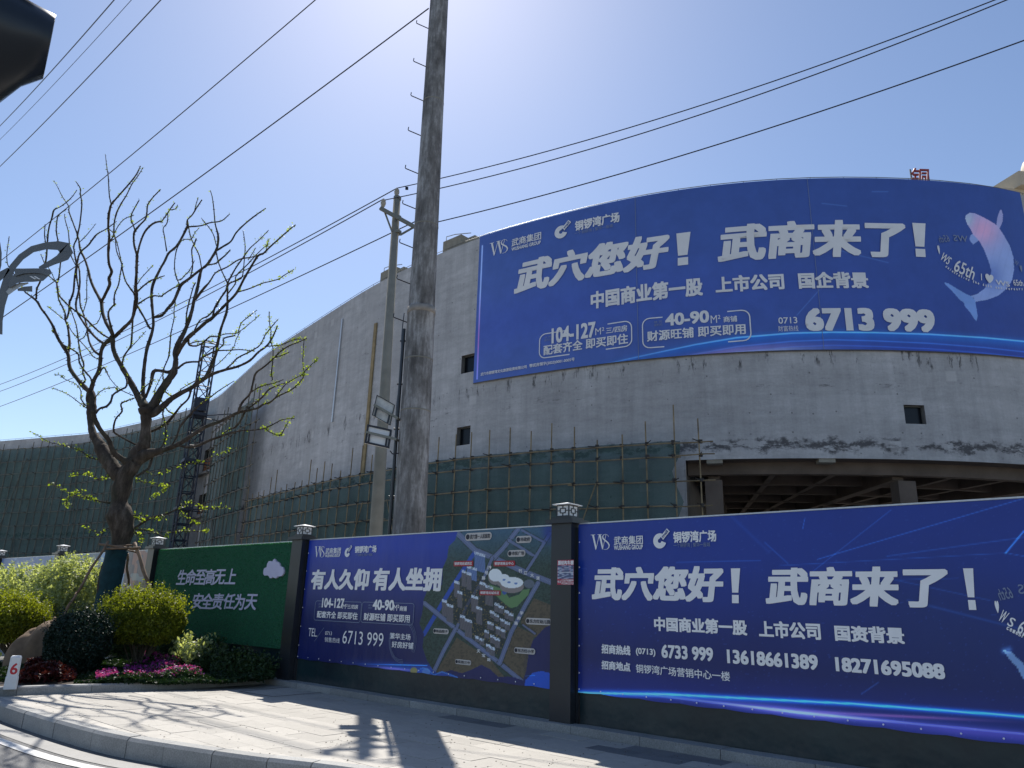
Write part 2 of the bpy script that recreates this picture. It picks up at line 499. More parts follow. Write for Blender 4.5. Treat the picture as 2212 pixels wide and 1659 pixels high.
# ------------------------------------------------------------------ lettering (font outlines turned into mesh)
GLYPH = {}
def glyphs(text):
    if text in GLYPH: return GLYPH[text]
    c = bpy.data.curves.new('t', 'FONT'); c.body = text; c.resolution_u = 3
    o = bpy.data.objects.new('t', c); COL.objects.link(o)
    dg = bpy.context.evaluated_depsgraph_get()
    me = bpy.data.meshes.new_from_object(o.evaluated_get(dg))
    v = np.array([x.co[:2] for x in me.vertices]); f = [tuple(p.vertices) for p in me.polygons]
    bpy.data.objects.remove(o); bpy.data.curves.remove(c); bpy.data.meshes.remove(me)
    GLYPH[text] = (v, f)
    return v, f

def lettering(text, rect, mapper, mat, parent, weight=0.0, shear=0.0, rot=0.0, mirror=False, name='lettering', off=0.006, thick=0.0):
    """rect = (s0, z0, s1, z1) in the surface's own coordinates; mapper(s, z, off) -> world"""
    v, f = glyphs(text)
    v = v.copy(); v[:, 0] += shear * v[:, 1]
    lo, hi = v.min(0) - weight, v.max(0) + weight
    s0, z0, s1, z1 = rect
    sx, sz = (s1 - s0) / (hi[0] - lo[0]), (z1 - z0) / max(hi[1] - lo[1], 1e-6)
    mb = MB()
    rings = [(0.0, 0.0)]
    if weight > 0:
        w_, h_ = weight, weight * .8
        rings += [(w_, h_), (-w_, h_), (w_, -h_), (-w_, -h_), (w_, 0), (-w_, 0), (0, h_), (0, -h_)]
        if weight > 0.035: rings += [(w_ * .5, h_), (-w_ * .5, h_), (w_ * .5, -h_), (-w_ * .5, -h_), (w_, h_ * .5), (w_, -h_ * .5), (-w_, h_ * .5), (-w_, -h_ * .5)]
    cx, cz = (s0 + s1) / 2, (z0 + z1) / 2
    ca, sa = math.cos(rot), math.sin(rot)
    for i, (dx, dy) in enumerate(rings):
        q = (v + [dx, dy] - lo) * [sx, sz] + [s0, z0]
        if mirror: q[:, 0] = 2 * cx - q[:, 0]
        if rot:
            a = q[:, 0] - cx; b = q[:, 1] - cz
            q = np.stack([cx + a * ca - b * sa, cz + a * sa + b * ca], 1)
        mb.add([mapper(a, b, off + 0.00008 * i) for a, b in q], f if not mirror else [tuple(reversed(t)) for t in f])
    o = mb.build(name, mat, parent)
    if thick:
        md = o.modifiers.new('solid', 'SOLIDIFY'); md.thickness = thick; md.offset = 1.0
    return o

def shape(polys, mapper, mat, parent, name='emblem', off=0.006):
    mb = MB()
    for i, pl in enumerate(polys):
        mb.add([mapper(a, b, off + 0.0002 * i) for a, b in pl], [tuple(range(len(pl)))])
    return mb.build(name, mat, parent)

def stroke(pts, widths):
    """a list of quads along a polyline in 2-D"""
    out = []
    pts = [np.array(p, float) for p in pts]
    L, Rr = [], []
    for i, p in enumerate(pts):
        t = pts[min(i + 1, len(pts) - 1)] - pts[max(i - 1, 0)]; t /= np.linalg.norm(t) + 1e-9
        n = np.array([-t[1], t[0]]); w = widths[i] if hasattr(widths, '__len__') else widths
        L.append(p + n * w / 2); Rr.append(p - n * w / 2)
    for i in range(len(pts) - 1):
        out.append([L[i], Rr[i], Rr[i + 1], L[i + 1]])
    return out

def ws_logo(rect, mapper, mat, parent):
    s0, z0, s1, z1 = rect
    U = lambda p: (s0 + p[0] * (s1 - s0), z0 + p[1] * (z1 - z0))
    polys = [[(0.07, .98), (0.17, .98), (0.31, 0.12), (0.25, 0)], [(0.25, 0), (0.285, 0.04), (0.47, .98), (.44, .98)],
             [(.42, .98), (.53, .98), (.66, .1), (.6, 0)], [(.6, 0), (.64, .06), (.82, .96), (.79, .96)],
             [(0, .97), (.24, .97), (.24, 1), (0, 1)], [(.36, .97), (.59, .97), (.59, 1), (.36, 1)]]
    sp = [(.95, .80), (.90, .92), (.78, .99), (.68, .95), (.63, .84), (.66, .70), (.78, .57), (.90, .44), (.97, .28), (.95, .13), (.87, .03), (.76, 0), (.66, .03)]
    sw = [.015, .02, .03, .04, .06, .075, .08, .08, .07, .05, .035, .02, .012]
    polys += stroke(sp, sw)
    return shape([[U(p) for p in pl] for pl in polys], mapper, mat, parent)

def cc_logo(rect, mapper, mat, parent, dark):
    s0, z0, s1, z1 = rect
    h = z1 - z0; R = h * 0.47; cx, cz = s0 + R, z0 + R
    pts = [(cx + R * .64 * math.cos(a), cz + R * .64 * math.sin(a)) for a in np.linspace(R_(42), R_(345), 26)]
    polys = stroke(pts, R * .72)
    T = lambda a, b: (cx + (a * .70 - b * .71) * R, cz + (a * .71 + b * .70) * R)
    polys.append([T(.45, -.30), T(1.95, -.30), T(1.95, .30), T(.45, .30)])
    o = shape(polys, mapper, mat, parent)
    polys = [[T(.25, -.16), T(.52, -.16), T(.52, .16), T(.25, .16)]]
    shape(polys, mapper, dark, parent, off=0.022)
    mid = T(1.25, 0)
    lettering('mall', (mid[0] - .55 * R, mid[1] - .2 * R, mid[0] + .55 * R, mid[1] + .2 * R), mapper, dark, parent, 0.02, 0, R_(45), name='lettering', off=0.022)
    return o

def bang(rect, mapper, mat, parent, lean=.08, grow=0.0):
    s0, z0, s1, z1 = rect; h = z1 - z0; s0 -= (s1 - s0) * grow; s1 += (s1 - s0) * grow; w = s1 - s0
    q = lambda u, v: (s0 + (u * (1 - lean) + v * lean) * w, z0 + v * h)
    return shape([[q(.12, .30), q(.78, .30), q(1.0, 1.0), q(0.0, 1.0)], [q(.10, 0), q(.82, 0), q(.82, .235), q(.10, .235)]], mapper, mat, parent, 'lettering')

def round_rect(rect, r, w):
    s0, z0, s1, z1 = rect
    pts = []
    for cx, cz, a0 in ((s1 - r, z1 - r, 0), (s0 + r, z1 - r, 90), (s0 + r, z0 + r, 180), (s1 - r, z0 + r, 270)):
        for k in range(6):
            a = R_(a0 + 18 * k); pts.append((cx + r * math.cos(a), cz + r * math.sin(a)))
    pts.append(pts[0]); pts.append(pts[1])
    return stroke(pts, w)

# ================================================================== BIG STRUCTURE: the curved building
TOPZ = 22.0
skyline = [(0,953),(198,937),(331,908),(426,880),(473,857),(516,818),(575,764),(713,675),(805,617),(889,575),(949,548),(1030,514),(1153,480),(1318,438),(1483,409),(1646,392),(1740,388),(1850,386),(1969,390),(2037,393),(2165,409),(2205,415)]
plan = np.array([on_z(x, y, TOPZ)[:2] for x, y in skyline])
plan = np.vstack([[plan[0] + (plan[0] - plan[1]) * 1.2], plan, [[30.0, 34.6], [36.0, 39.0], [40.0, 45.0]]])
# resample by arc length and smooth
def resample(P, step):
    d = np.r_[0, np.cumsum(np.linalg.norm(np.diff(P, axis=0), axis=1))]
    t = np.linspace(0, d[-1], int(d[-1] / step) + 1)
    return np.stack([np.interp(t, d, P[:, i]) for i in range(2)], 1)
curve = resample(plan, 0.5)
ker = np.exp(-0.5 * (np.arange(-9, 10) / 3.5) ** 2); ker /= ker.sum()
pad = np.vstack([np.repeat(curve[:1], 9, 0), curve, np.repeat(curve[-1:], 9, 0)])
curve = np.stack([np.convolve(pad[:, i], ker, 'valid') for i in range(2)], 1)
curve = resample(curve, 0.4)
cd = np.r_[0, np.cumsum(np.linalg.norm(np.diff(curve, axis=0), axis=1))]
tang = np.gradient(curve, axis=0); tang /= np.linalg.norm(tang, axis=1)[:, None]
cnorm = np.stack([tang[:, 1], -tang[:, 0]], 1)          # towards the street
caz = np.arctan2(curve[:, 0], curve[:, 1])

def WP(s, z, off=0.0):
    s = np.asarray(s, float)
    x = np.interp(s, cd, curve[:, 0]); y = np.interp(s, cd, curve[:, 1])
    nx = np.interp(s, cd, cnorm[:, 0]); ny = np.interp(s, cd, cnorm[:, 1])
    return np.stack([x + nx * off, y + ny * off, np.broadcast_to(np.asarray(z, float), x.shape)], -1)

def ws(x, y, off=0.0):
    """pixel -> (s, z) on the wall (or on a skin 'off' metres in front of it)"""
    r = ray(x, y); az = math.atan2(r[0], r[1])
    c = curve + cnorm * off
    s = float(np.interp(az, np.arctan2(c[:, 0], c[:, 1]), cd))
    p = WP(s, 0, off)
    t = math.hypot(p[0], p[1]) / math.hypot(r[0], r[1])
    return s, EYE + r[2] * t

# openings in the wall: (s0, s1, z0, z1)
K6 = crop(1800, 600, .6027); K7 = crop(2900, 600, .5424); K5 = crop(2200, 1900, .8282); K4 = crop(1100, 2000, .6173)
KW = crop(3200, 1300, .4823); KF = crop(600, 1350, .4823); KS = crop(2200, 1500, .5425); KP = crop(1300, 700, .904)
def opening(tl, br):
    a, b = ws(*tl), ws(*br)
    return [a[0], b[0], b[1], a[1]]
OPEN = [opening(K6(30, 1330), K6(118, 1428)), opening(KP(553, 1088), KP(608, 1160)), opening(KW(740, 608), KW(930, 768)),
        opening(KF(432, 880), KF(478, 1022)), opening(KF(385, 1245), KF(430, 1382))]
sEnd = ws(1483, 1050)[0]                     # the raw open storey starts here
sb = set(np.arange(0, cd[-1], 0.8).tolist()) | {cd[-1], sEnd}
zb = {0.0, 4.0, 8.1, 12.0, 16.0, 19.0, TOPZ}
for o in OPEN: sb |= {o[0], o[1]}; zb |= {o[2], o[3]}
sb = np.array(sorted(sb)); zb = np.array(sorted(zb))
SS, ZZ = np.meshgrid(sb, zb, indexing='ij')
P = WP(SS, ZZ, 0)
sm, zm = (sb[:-1] + sb[1:]) / 2, (zb[:-1] + zb[1:]) / 2
SM, ZM = np.meshgrid(sm, zm, indexing='ij')
keep = ~((SM > sEnd) & (ZM < 8.1))
for o in OPEN: keep &= ~((SM > o[0]) & (SM < o[1]) & (ZM > o[2]) & (ZM < o[3]))
bld = empty('curved_building', WP(sEnd, 0), 'long curved raw concrete building shell, S shaped in plan, scaffolding at its foot', 'building')
grid_obj('wall', P, M['concrete'], bld, uv=np.stack([SS, ZZ], -1), smooth=True, keep=keep)
# parapet: thickness, flat roof
mb = MB()
n = len(cd)
A = WP(cd, TOPZ, 0.0); B = WP(cd, TOPZ, -0.35); Cc = WP(cd, TOPZ - 1.1, -0.35); Dd = WP(cd, TOPZ - 1.1, -22.0)
mb.add(np.vstack([A, B, Cc]), [(i, i + 1, n + i + 1, n + i) for i in range(n - 1)] + [(n + i, n + i + 1, 2 * n + i + 1, 2 * n + i) for i in range(n - 1)])
mb.build('parapet', M['gpole'], bld)
mb = MB(); mb.add(np.vstack([Cc, Dd]), [(i, i + 1, n + i + 1, n + i) for i in range(n - 1)]); mb.build('roof', M['gpole'], bld)
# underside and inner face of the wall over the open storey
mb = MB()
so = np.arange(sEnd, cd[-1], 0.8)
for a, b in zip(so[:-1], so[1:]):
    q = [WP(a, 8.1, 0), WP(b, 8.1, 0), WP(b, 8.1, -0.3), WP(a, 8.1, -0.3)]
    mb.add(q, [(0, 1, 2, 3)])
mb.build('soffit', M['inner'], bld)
# window recesses
for i, o in enumerate(OPEN):
    s0, s1, z0, z1 = o
    rev = MB(); dep = -0.28
    c = [(s0, z0), (s1, z0), (s1, z1), (s0, z1)]
    for k in range(4):
        (a, b), (e, g) = c[k], c[(k + 1) % 4]
        rev.add([WP(a, b, 0), WP(e, g, 0), WP(e, g, dep), WP(a, b, dep)], [(0, 1, 2, 3)])
    w = rev.build('window', M['brickwall'], bld)
    m2 = MB(); m2.add([WP(s0, z0, dep), WP(s1, z0, dep), WP(s1, z1, dep), WP(s0, z1, dep)], [(0, 1, 2, 3)])
    m2.build('pane', M['glass_dark'], w)
    fr = MB(); ft = 0.05
    T3 = WP(s1, 0, 0) - WP(s0, 0, 0); L3 = np.linalg.norm(T3); T3 /= L3
    nn = -np.cross(T3, UP); nn = nn if nn @ (CAM - WP(s0, 0, 0)) > 0 else -nn
    o3 = WP(s0, z0, dep + .02)
    fr.box(o3, T3 * ft, nn * .06, UP * (z1 - z0)); fr.box(o3 + T3 * (L3 - ft), T3 * ft, nn * .06, UP * (z1 - z0))
    fr.box(o3 + T3 * ft, T3 * (L3 - 2 * ft), nn * .055, UP * ft); fr.box(o3 + T3 * ft + UP * (z1 - z0 - ft), T3 * (L3 - 2 * ft), nn * .055, UP * ft)
    fr.build('frame', M['alu'], w)
    if i >= 3:
        ob = MB(); ob.box(WP(s0 + .12 * 1, z0, -.12), (WP(s1, 0, 0) - WP(s0, 0, 0)) * .9, nn * .04, UP * (z1 - z0) * (.58 if i == 3 else .42))
        ob.build('board', M['orange'], w)
        lg = MB(); lg.box(WP(s0 - .8, z0 - .55, 0.0), WP(s1 + .4, 0, 0) - WP(s0 - .8, 0, 0), nn * .5, UP * .16); lg.build('ledge', M['brickwall'], bld)
# thin earthing rail along the parapet
rail = MB()
rs = np.arange(2, cd[-1], 1.6)
rail.tube([WP(s, TOPZ + .2, -.1) for s in rs], 0.022, 4)
for s in rs: rail.tube([WP(s, TOPZ - .02, -.1), WP(s, TOPZ + .2, -.1)], 0.014, 3)
rail.build('roof_rail', M['alu'], bld)
# stair heads poking over the parapet
for tl, br, hh in (((948, 521), (985, 540), 1.0), ((812, 596), (838, 612), 1.0)):
    a, _ = ws(*tl); b, _ = ws(*br)
    m = MB()
    T3 = WP(b, 0, 0) - WP(a, 0, 0); L3 = np.linalg.norm(T3); T3 /= L3; nn = np.cross(UP, T3); nn = nn if nn @ WP(a, 0, 0) > 0 else -nn
    m.box(WP(a, TOPZ, -.36), T3 * L3, nn * 2.5, UP * (.15 + hh * .85)); m.box(WP(b, TOPZ, -.36), T3 * 1.2, nn * 2.0, UP * hh * .55)
    m.tube([WP(a, TOPZ + hh, -.6), WP(a, TOPZ + hh + .45, -.6), WP(a + .8, TOPZ + hh + .35, -.6), WP(a + 2.2, TOPZ + hh, -.6)], .025, 4)
    m.build('roof_block', M['gpole'], bld)
# open storey: edge beam, floor slab above, ribs, columns, back wall
sC = [ws(1541, 1050)[0], ws(1975, 1060)[0]]; sC = [sC[0], sC[1], 2 * sC[1] - sC[0], 3 * sC[1] - 2 * sC[0]]
eb = MB()
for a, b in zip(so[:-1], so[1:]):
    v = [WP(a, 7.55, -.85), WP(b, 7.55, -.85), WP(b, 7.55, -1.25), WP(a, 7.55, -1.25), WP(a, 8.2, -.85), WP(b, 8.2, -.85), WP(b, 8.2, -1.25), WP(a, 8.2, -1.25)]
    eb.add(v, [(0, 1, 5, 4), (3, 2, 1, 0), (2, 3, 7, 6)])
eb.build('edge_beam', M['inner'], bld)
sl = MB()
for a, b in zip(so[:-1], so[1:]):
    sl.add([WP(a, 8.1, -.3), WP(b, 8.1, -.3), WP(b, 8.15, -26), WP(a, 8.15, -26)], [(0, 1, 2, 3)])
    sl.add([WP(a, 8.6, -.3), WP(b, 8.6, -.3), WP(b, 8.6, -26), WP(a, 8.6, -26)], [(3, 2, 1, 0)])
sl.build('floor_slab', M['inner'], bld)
for dd in (4.2, 7.2, 10.2, 13.2, 16.2, 20.0):
    rb = MB()
    for a, b in zip(so[::2][:-1], so[::2][1:]):
        v = [WP(a, 7.6, -dd), WP(b, 7.6, -dd), WP(b, 7.6, -dd - .3), WP(a, 7.6, -dd - .3), WP(a, 8.14, -dd), WP(b, 8.14, -dd), WP(b, 8.14, -dd - .3), WP(a, 8.14, -dd - .3)]
        rb.add(v, [(0, 1, 5, 4), (3, 2, 1, 0)])
    rb.build('ceiling_rib', M['inner'], bld)
for i, s in enumerate(np.arange(sC[0], cd[-1] - 2, (sC[1] - sC[0]) / 3)):
    a = WP(s, 0, -.9); b = WP(s, 0, -22); dv = b - a; L = np.linalg.norm(dv); dv /= L; sv = np.cross(UP, dv)
    main = i % 3 == 0
    m = MB(); w_ = .5 if main else .28; h_ = .75 if main else .5
    m.box(a + UP * (8.14 - h_) - sv * w_ / 2 + dv * .36, sv * w_, dv * (L - .4), UP * h_)
    m.build('ceiling_beam', M['inner'], bld)
for s in sC + [sC[0] - (sC[1] - sC[0])]:
    a = WP(s, 0, -.9); b = WP(s, 0, -22); dv = b - a; dv /= np.linalg.norm(dv); sv = np.cross(UP, dv)
    for k, off in enumerate((0.0, 8.4, 16.8)):
        m = MB(); m.box(a + dv * off - sv * .38 - dv * .38 - UP * .2, sv * .76, dv * .76, UP * 7.45)
        if s > sEnd - 9: m.build('column', M['inner'], bld)
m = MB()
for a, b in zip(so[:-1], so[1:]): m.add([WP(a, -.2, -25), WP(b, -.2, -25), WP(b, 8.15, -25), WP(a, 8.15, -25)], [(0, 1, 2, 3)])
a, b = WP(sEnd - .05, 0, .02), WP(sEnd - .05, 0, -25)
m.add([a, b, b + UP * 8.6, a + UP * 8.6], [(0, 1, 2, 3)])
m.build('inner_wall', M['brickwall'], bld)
# stub nibs hanging under the wall edge
for px in ((1130, 570), (1950, 565)):
    s, _ = ws(*KS(*px)); m = MB(); q = WP(s - .35, 7.93, -.04); m.box(q, WP(s + .35, 7.93, -.04) - q, (WP(s, 0, -.5) - WP(s, 0, 0)), UP * .165); m.build('nib', M['gpole'], bld)
# two long strips down the bare wall: a yellow rust run and a white pipe
for (x1, y1), (x2, y2), w_, mt, nm in (((811, 700), (782, 1032), .30, 'strip_ochre', 'ochre_strip'), ((740, 690), (719, 912), .12, 'galv', 'drain_pipe')):
    if mt == 'strip_ochre': M[mt] = simple('ochre_timber_strip', (0.26, 0.20, 0.10), 0.8, var=.3, nscale=2)
    sa, za = ws(x1, y1); sb_, zb_ = ws(x2, y2)
    m = MB(); s = (sa + sb_) / 2; q = WP(s, min(za, zb_), .02)
    T3 = WP(s + .5, 0, 0) - WP(s, 0, 0); T3 /= np.linalg.norm(T3); nn = CAM - q; nn[2] = 0; nn -= T3 * (nn @ T3); nn /= np.linalg.norm(nn)
    m.box(q, T3 * w_, nn * .08, UP * abs(za - zb_)); m.build(nm, M[mt], bld)

# the red channel letter standing on the roof edge
a = on_y(*K7(1270, 208), 36.5); b = on_y(*K7(1405, 208), 36.5); top = on_y(*K7(1330, 118), 36.5)
sx_ = b - a; sx_[2] = 0; Lx = np.linalg.norm(sx_); sx_ /= Lx; sn = np.array([sx_[1], -sx_[0], 0]); sn = sn if sn @ CAM - sn @ a > 0 else -sn
Z0, Z1 = 20.4, top[2]
mapL = lambda s, z, off=0: a + sx_ * s + sn * off + UP * (z - a[2])
sg = lettering('铜', (0.0, Z1 - 1.2, Lx, Z1), mapL, M['red_channel'], None, 0.012, 0.18, thick=0.07, name='roof_letter')
tag(sg, 'red rooftop channel letter standing behind the parapet of the curved building', 'sign')
fr = MB(); fr.box(a + UP * (Z1 - 1.2 - a[2]) - sn * .05, sx_ * .07, sn * .05, UP * 1.15); fr.box(a + sx_ * (Lx - .07) + UP * (Z1 - 1.2 - a[2]) - sn * .05, sx_ * .07, sn * .05, UP * 1.1)
fr.box(a + UP * (Z1 - 3.2 - a[2]) + sx_ * .4 - sn * .1, sx_ * .07, sn * .05, UP * 1.6); fr.box(a + UP * (Z1 - 3.2 - a[2]) + sx_ * (Lx - .5) - sn * .1, sx_ * .07, sn * .05, UP * 1.6)
fr.build('frame', M['alu'], sg)

# beige block beyond the right end
e = empty('beige_building', on_y(2180, 700, 62) * [1, 1, 0], 'beige building rising behind the right end of the curved wall', 'building')
m = MB(); q = on_y(2168, 405, 62); q2 = on_y(2300, 330, 66)
m.box([q[0], q[1], 0], [30, 4, 0], [-6, 26, 0], UP * (q[2])); m.build('wall', M['beige'], e)
m = MB(); m.box([q[0] + 1.3, q[1] - .6, q[2]], [30, 4, 0], [-6, 26, 0], UP * 1.5); m.build('cornice', M['beige'], e)
m = MB(); dpos = on_y(2262, 372, 64); m.lathe([dpos[0], dpos[1], q[2] + 1.4], [(2.2, 0), (2.2, 2.2), (2.0, 3.0), (1.3, 3.8), (0.1, 4.1)], 14); m.build('water_tank', M['beige'], e, True)

# ================================================================== GROUND, ROAD, PAVEMENT
KB = crop(0, 2500, .6329)
site = MB(); site.add([(-400, 1, -.26), (400, -5, -.26), (400, 600, -.26), (-400, 600, -.26)], [(0, 1, 2, 3)])
site.add([(-400, -300, -.262), (400, -300, -.262), (400, -5, -.262), (-400, 1, -.262)], [(0, 1, 2, 3)])
tag(site.build('ground', M['dirt']), kind='structure')

kerb_px = [(0,425),(160,478),(340,532),(570,595),(780,640),(1035,680),(1310,722),(1630,768),(1960,800)]
kp = [on_z(*KB(x, y), 0)[:2] for x, y in kerb_px]
t0 = (kp[1] - kp[0]) * .8 + (kp[2] - kp[1]) * .2; t0 /= np.linalg.norm(t0)
pre = [kp[0] - t0 * d - np.array([0.0, -.02]) * d * d * .1 for d in (9, 6, 4, 2, 1)]
tl_ = np.array([0.90, -0.435]); tl_ /= np.linalg.norm(tl_)
post = [kp[-1] + tl_ * d for d in (1, 2.5, 5, 10, 18)]
KC = resample(np.array(pre + kp + post), 0.1)
ker = np.exp(-0.5 * (np.arange(-6, 7) / 3) ** 2); ker /= ker.sum()
pad = np.vstack([np.repeat(KC[:1], 6, 0), KC, np.repeat(KC[-1:], 6, 0)])
KC = np.stack([np.convolve(pad[:, i], ker, 'valid') for i in range(2)], 1)
kd = np.r_[0, np.cumsum(np.linalg.norm(np.diff(KC, axis=0), axis=1))]
kt = np.gradient(KC, axis=0); kt /= np.linalg.norm(kt, axis=1)[:, None]
kn = np.stack([kt[:, 1], -kt[:, 0]], 1)          # towards the road
if kn[60] @ (np.array([0, 0]) - KC[60]) < 0: kn = -kn
def KP_(s, z, off=0.0):
    return np.array([np.interp(s, kd, KC[:, 0]) + np.interp(s, kd, kn[:, 0]) * off, np.interp(s, kd, KC[:, 1]) + np.interp(s, kd, kn[:, 1]) * off, z])

ROADZ = -0.20
rd_ = MB()
ks = np.arange(0, kd[-1], .4)
for a, b in zip(ks[:-1], ks[1:]):
    rd_.add([KP_(a, ROADZ, -.05), KP_(b, ROADZ, -.05), KP_(b, ROADZ, 14), KP_(a, ROADZ, 14)], [(0, 1, 2, 3)])
ro = MB(); ro.add([(-120, -60, ROADZ - .012), (60, -60, ROADZ - .012), (60, 5, ROADZ - .012), (-6.5, 8.5, ROADZ - .012), (-120, 60, ROADZ - .012)], [(0, 1, 2, 3, 4)])
tag(ro.build('road', M['asphalt']), kind='structure')
rs_ = MB()
def strip(mbx, s0, s1, o0, o1, z, step=.3):
    ss = np.arange(s0, s1 + step / 2, step)
    for a, b in zip(ss[:-1], ss[1:]):
        mbx.add([KP_(a, z, o0), KP_(b, z, o0), KP_(b, z, o1), KP_(a, z, o1)], [(0, 1, 2, 3)])
m = MB(); strip(m, 0, kd[-1] - .5, -.05, 5.0, ROADZ - .004); tag(m.build('road_shoulder', M['asphalt']), kind='structure')
m = MB(); strip(m, 0, kd[-1] - .5, .10, .34, ROADZ + .001); tag(m.build('gutter', M['gutter']), kind='structure')
m = MB(); strip(m, 0, kd[-1] - .5, .42, .56, ROADZ + .003); tag(m.build('edge_line', M['roadpaint']), kind='structure')

# kerb stones: each about 0.75 m
ke = MB()
kstart = 0
js = [float(kd[np.argmin(np.linalg.norm(KC - on_z(*KB(x, y), 0)[:2], axis=1))]) for x, y in ((160,478),(340,532),(575,595),(780,640),(1035,680),(1310,722),(1630,768),(1960,800))]
dj = np.mean(np.diff(js))
js = [js[0] - dj * k for k in range(9, 0, -1)] + js + [js[-1] + dj * k for k in range(1, 14)]
js = [j for j in js if 0 < j < kd[-1]]
kroot = empty('kerb', KP_(js[10], 0, 0), 'a', 'a'); 
for key in ('label', 'category'): del kroot[key]
tag(kroot, kind='structure')
for a, b in zip(js[:-1], js[1:]):
    a += .006; b -= .006
    ss = np.linspace(a, b, 4); m = MB(); dz = rng.uniform(-.004, .004); do = rng.uniform(-.005, .005)
    prof = [(.0 + do, ROADZ - .1), (.0 + do, -.028 + dz), (-.028 + do, dz + .004), (-.17, dz + .004), (-.17, ROADZ - .1)]
    V = [KP_(s, z, o) for s in ss for o, z in prof]
    F_ = [(i * 5 + k, (i + 1) * 5 + k, (i + 1) * 5 + k + 1, i * 5 + k + 1) for i in range(3) for k in range(4)]
    F_ += [(0, 1, 2, 3, 4), tuple(15 + k for k in (4, 3, 2, 1, 0))]
    m.add(V, F_); m.build('kerb_stone', M['kerb'], kroot)

# pavement: joint bed + stones laid along the fence line
bedk = [on_z(*KB(x, y), 0)[:2] for x, y in ((0, 380), (640, 357), (1290, 328), (1660, 302))]
bt = (bedk[0] - bedk[1]); bt /= np.linalg.norm(bt)
bedk = [bedk[0] + bt * 9] + bedk                   # front face of the planting-bed kerb, left to right
corner = bedk[-1]
FOFF = 0.24                                         # the kerb strip in front of the fence
def inside_pave(p):
    x, y = p
    # kerb side
    i = int(np.argmin(np.linalg.norm(KC - p, axis=1)))
    if (p - KC[i]) @ kn[i] > -.165: return False
    if (p - FO[:2]) @ NC[:2] < FOFF: return False
    for a, b in zip(bedk[:-1], bedk[1:]):
        t = b - a; L = np.linalg.norm(t); t = t / L; q = p - a
        if -0.02 * 0 <= q @ t <= L or a is bedk[0]:
            nrm = np.array([-t[1], t[0]])
            if q @ t <= L and q @ nrm > -0.0: return False
    return True
m = MB()
ss = np.arange(0, kd[-1], .4)
def bedpt(s, u):
    p = KP_(s, -.012, -.16); q = max((p - FO) @ NC - .1, .05)
    return p - NC * q * u
for a, b in zip(ss[:-1], ss[1:]):
    if (KP_(b, 0, -.16) - FO) @ NC < .3: break
    m.add([bedpt(a, 0), bedpt(b, 0), bedpt(b, 1), bedpt(a, 1)], [(0, 1, 2, 3)])
pavebed = tag(m.build('pavement', M['joint']), kind='structure')
TW, TH = 0.60, 0.30
tiles = []
for j in range(0, 40):
    for i in range(-30, 22):
        s_ = (i + (0.5 if j % 2 else 0)) * TW; o_ = FOFF + .02 + j * TH
        c_ = [np.array(FP(s_ + ds, 0, o_ + do))[:2] for ds, do in ((0, 0), (TW, 0), (TW, TH), (0, TH))]
        ins = [inside_pave(q) for q in c_]
        if not any(ins): continue
        tiles.append((s_, o_, all(ins), c_, j, i))
def clip_tile(s_, o_):
    """cut a boundary tile to the part that lies on the pavement (fine raster of strips)"""
    out = []
    k = 6
    for a in range(k):
        sa, sb2 = s_ + TW * a / k + (.004 if a == 0 else 0), s_ + TW * (a + 1) / k - (.004 if a == k - 1 else 0)
        mid = (sa + sb2) / 2
        lo = hi = None
        for t in np.linspace(0, 1, 25):
            if inside_pave(FP(mid, 0, o_ + .004 + t * (TH - .008))[:2]):
                lo = t if lo is None else lo; hi = t
        if lo is not None and hi > lo: out.append((sa, sb2, o_ + .004 + lo * (TH - .008), o_ + .004 + hi * (TH - .008)))
    return out
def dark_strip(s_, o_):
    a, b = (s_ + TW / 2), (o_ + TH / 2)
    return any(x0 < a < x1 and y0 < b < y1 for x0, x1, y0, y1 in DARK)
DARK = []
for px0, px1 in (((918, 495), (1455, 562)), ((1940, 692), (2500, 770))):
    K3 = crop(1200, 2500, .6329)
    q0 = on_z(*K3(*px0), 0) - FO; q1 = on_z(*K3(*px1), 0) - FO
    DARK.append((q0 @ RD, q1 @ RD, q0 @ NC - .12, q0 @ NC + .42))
tiles.sort(key=lambda t: np.linalg.norm(np.mean(t[3], 0)))
full = [t for t in tiles if t[2]]; edge = [t for t in tiles if not t[2]]
proto = None
rest = {'tile': MB(), 'tile_dark': MB()}
cnt = 0
for (s_, o_, al, c_, j, i) in full:
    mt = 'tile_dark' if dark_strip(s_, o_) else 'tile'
    x, y = proj(np.array([*np.mean(c_, 0), 0]))
    inview = -60 < x < W + 60 and y < H + 70
    if inview and cnt < 298:
        if mt == 'tile':
            if proto is None:
                mm = MB(); mm.box([.002, .002, -.03], [TW - .004, 0, 0], [0, TH - .004, 0], [0, 0, .03]); proto = mm.build('paving_stone', M['tile'], pavebed).data
                o = bpy.data.objects[-1] if False else [ob for ob in pavebed.children][-1]
                first = o
            else:
                o = bpy.data.objects.new('paving_stone', proto); COL.objects.link(o); o.parent = pavebed
            dz = rng.uniform(-.0025, .0025)
            o.matrix_parent_inverse = Matrix.Identity(4)
            p0 = FP(s_, dz, o_)
            o.matrix_basis = Matrix(((RD[0], NC[0], 0, p0[0]), (RD[1], NC[1], 0, p0[1]), (0, 0, 1, p0[2]), (0, 0, 0, 1)))
        else:
            mm = MB(); mm.fbox(s_ + .002, s_ + TW - .002, -.03, rng.uniform(-.003, .002), o_ + .002, o_ + TH - .002); mm.build('paving_stone', M[mt], pavebed)
        cnt += 1
    else:
        rest[mt].fbox(s_ + .002, s_ + TW - .002, -.03, rng.uniform(-.0025, .002), o_ + .002, o_ + TH - .002)
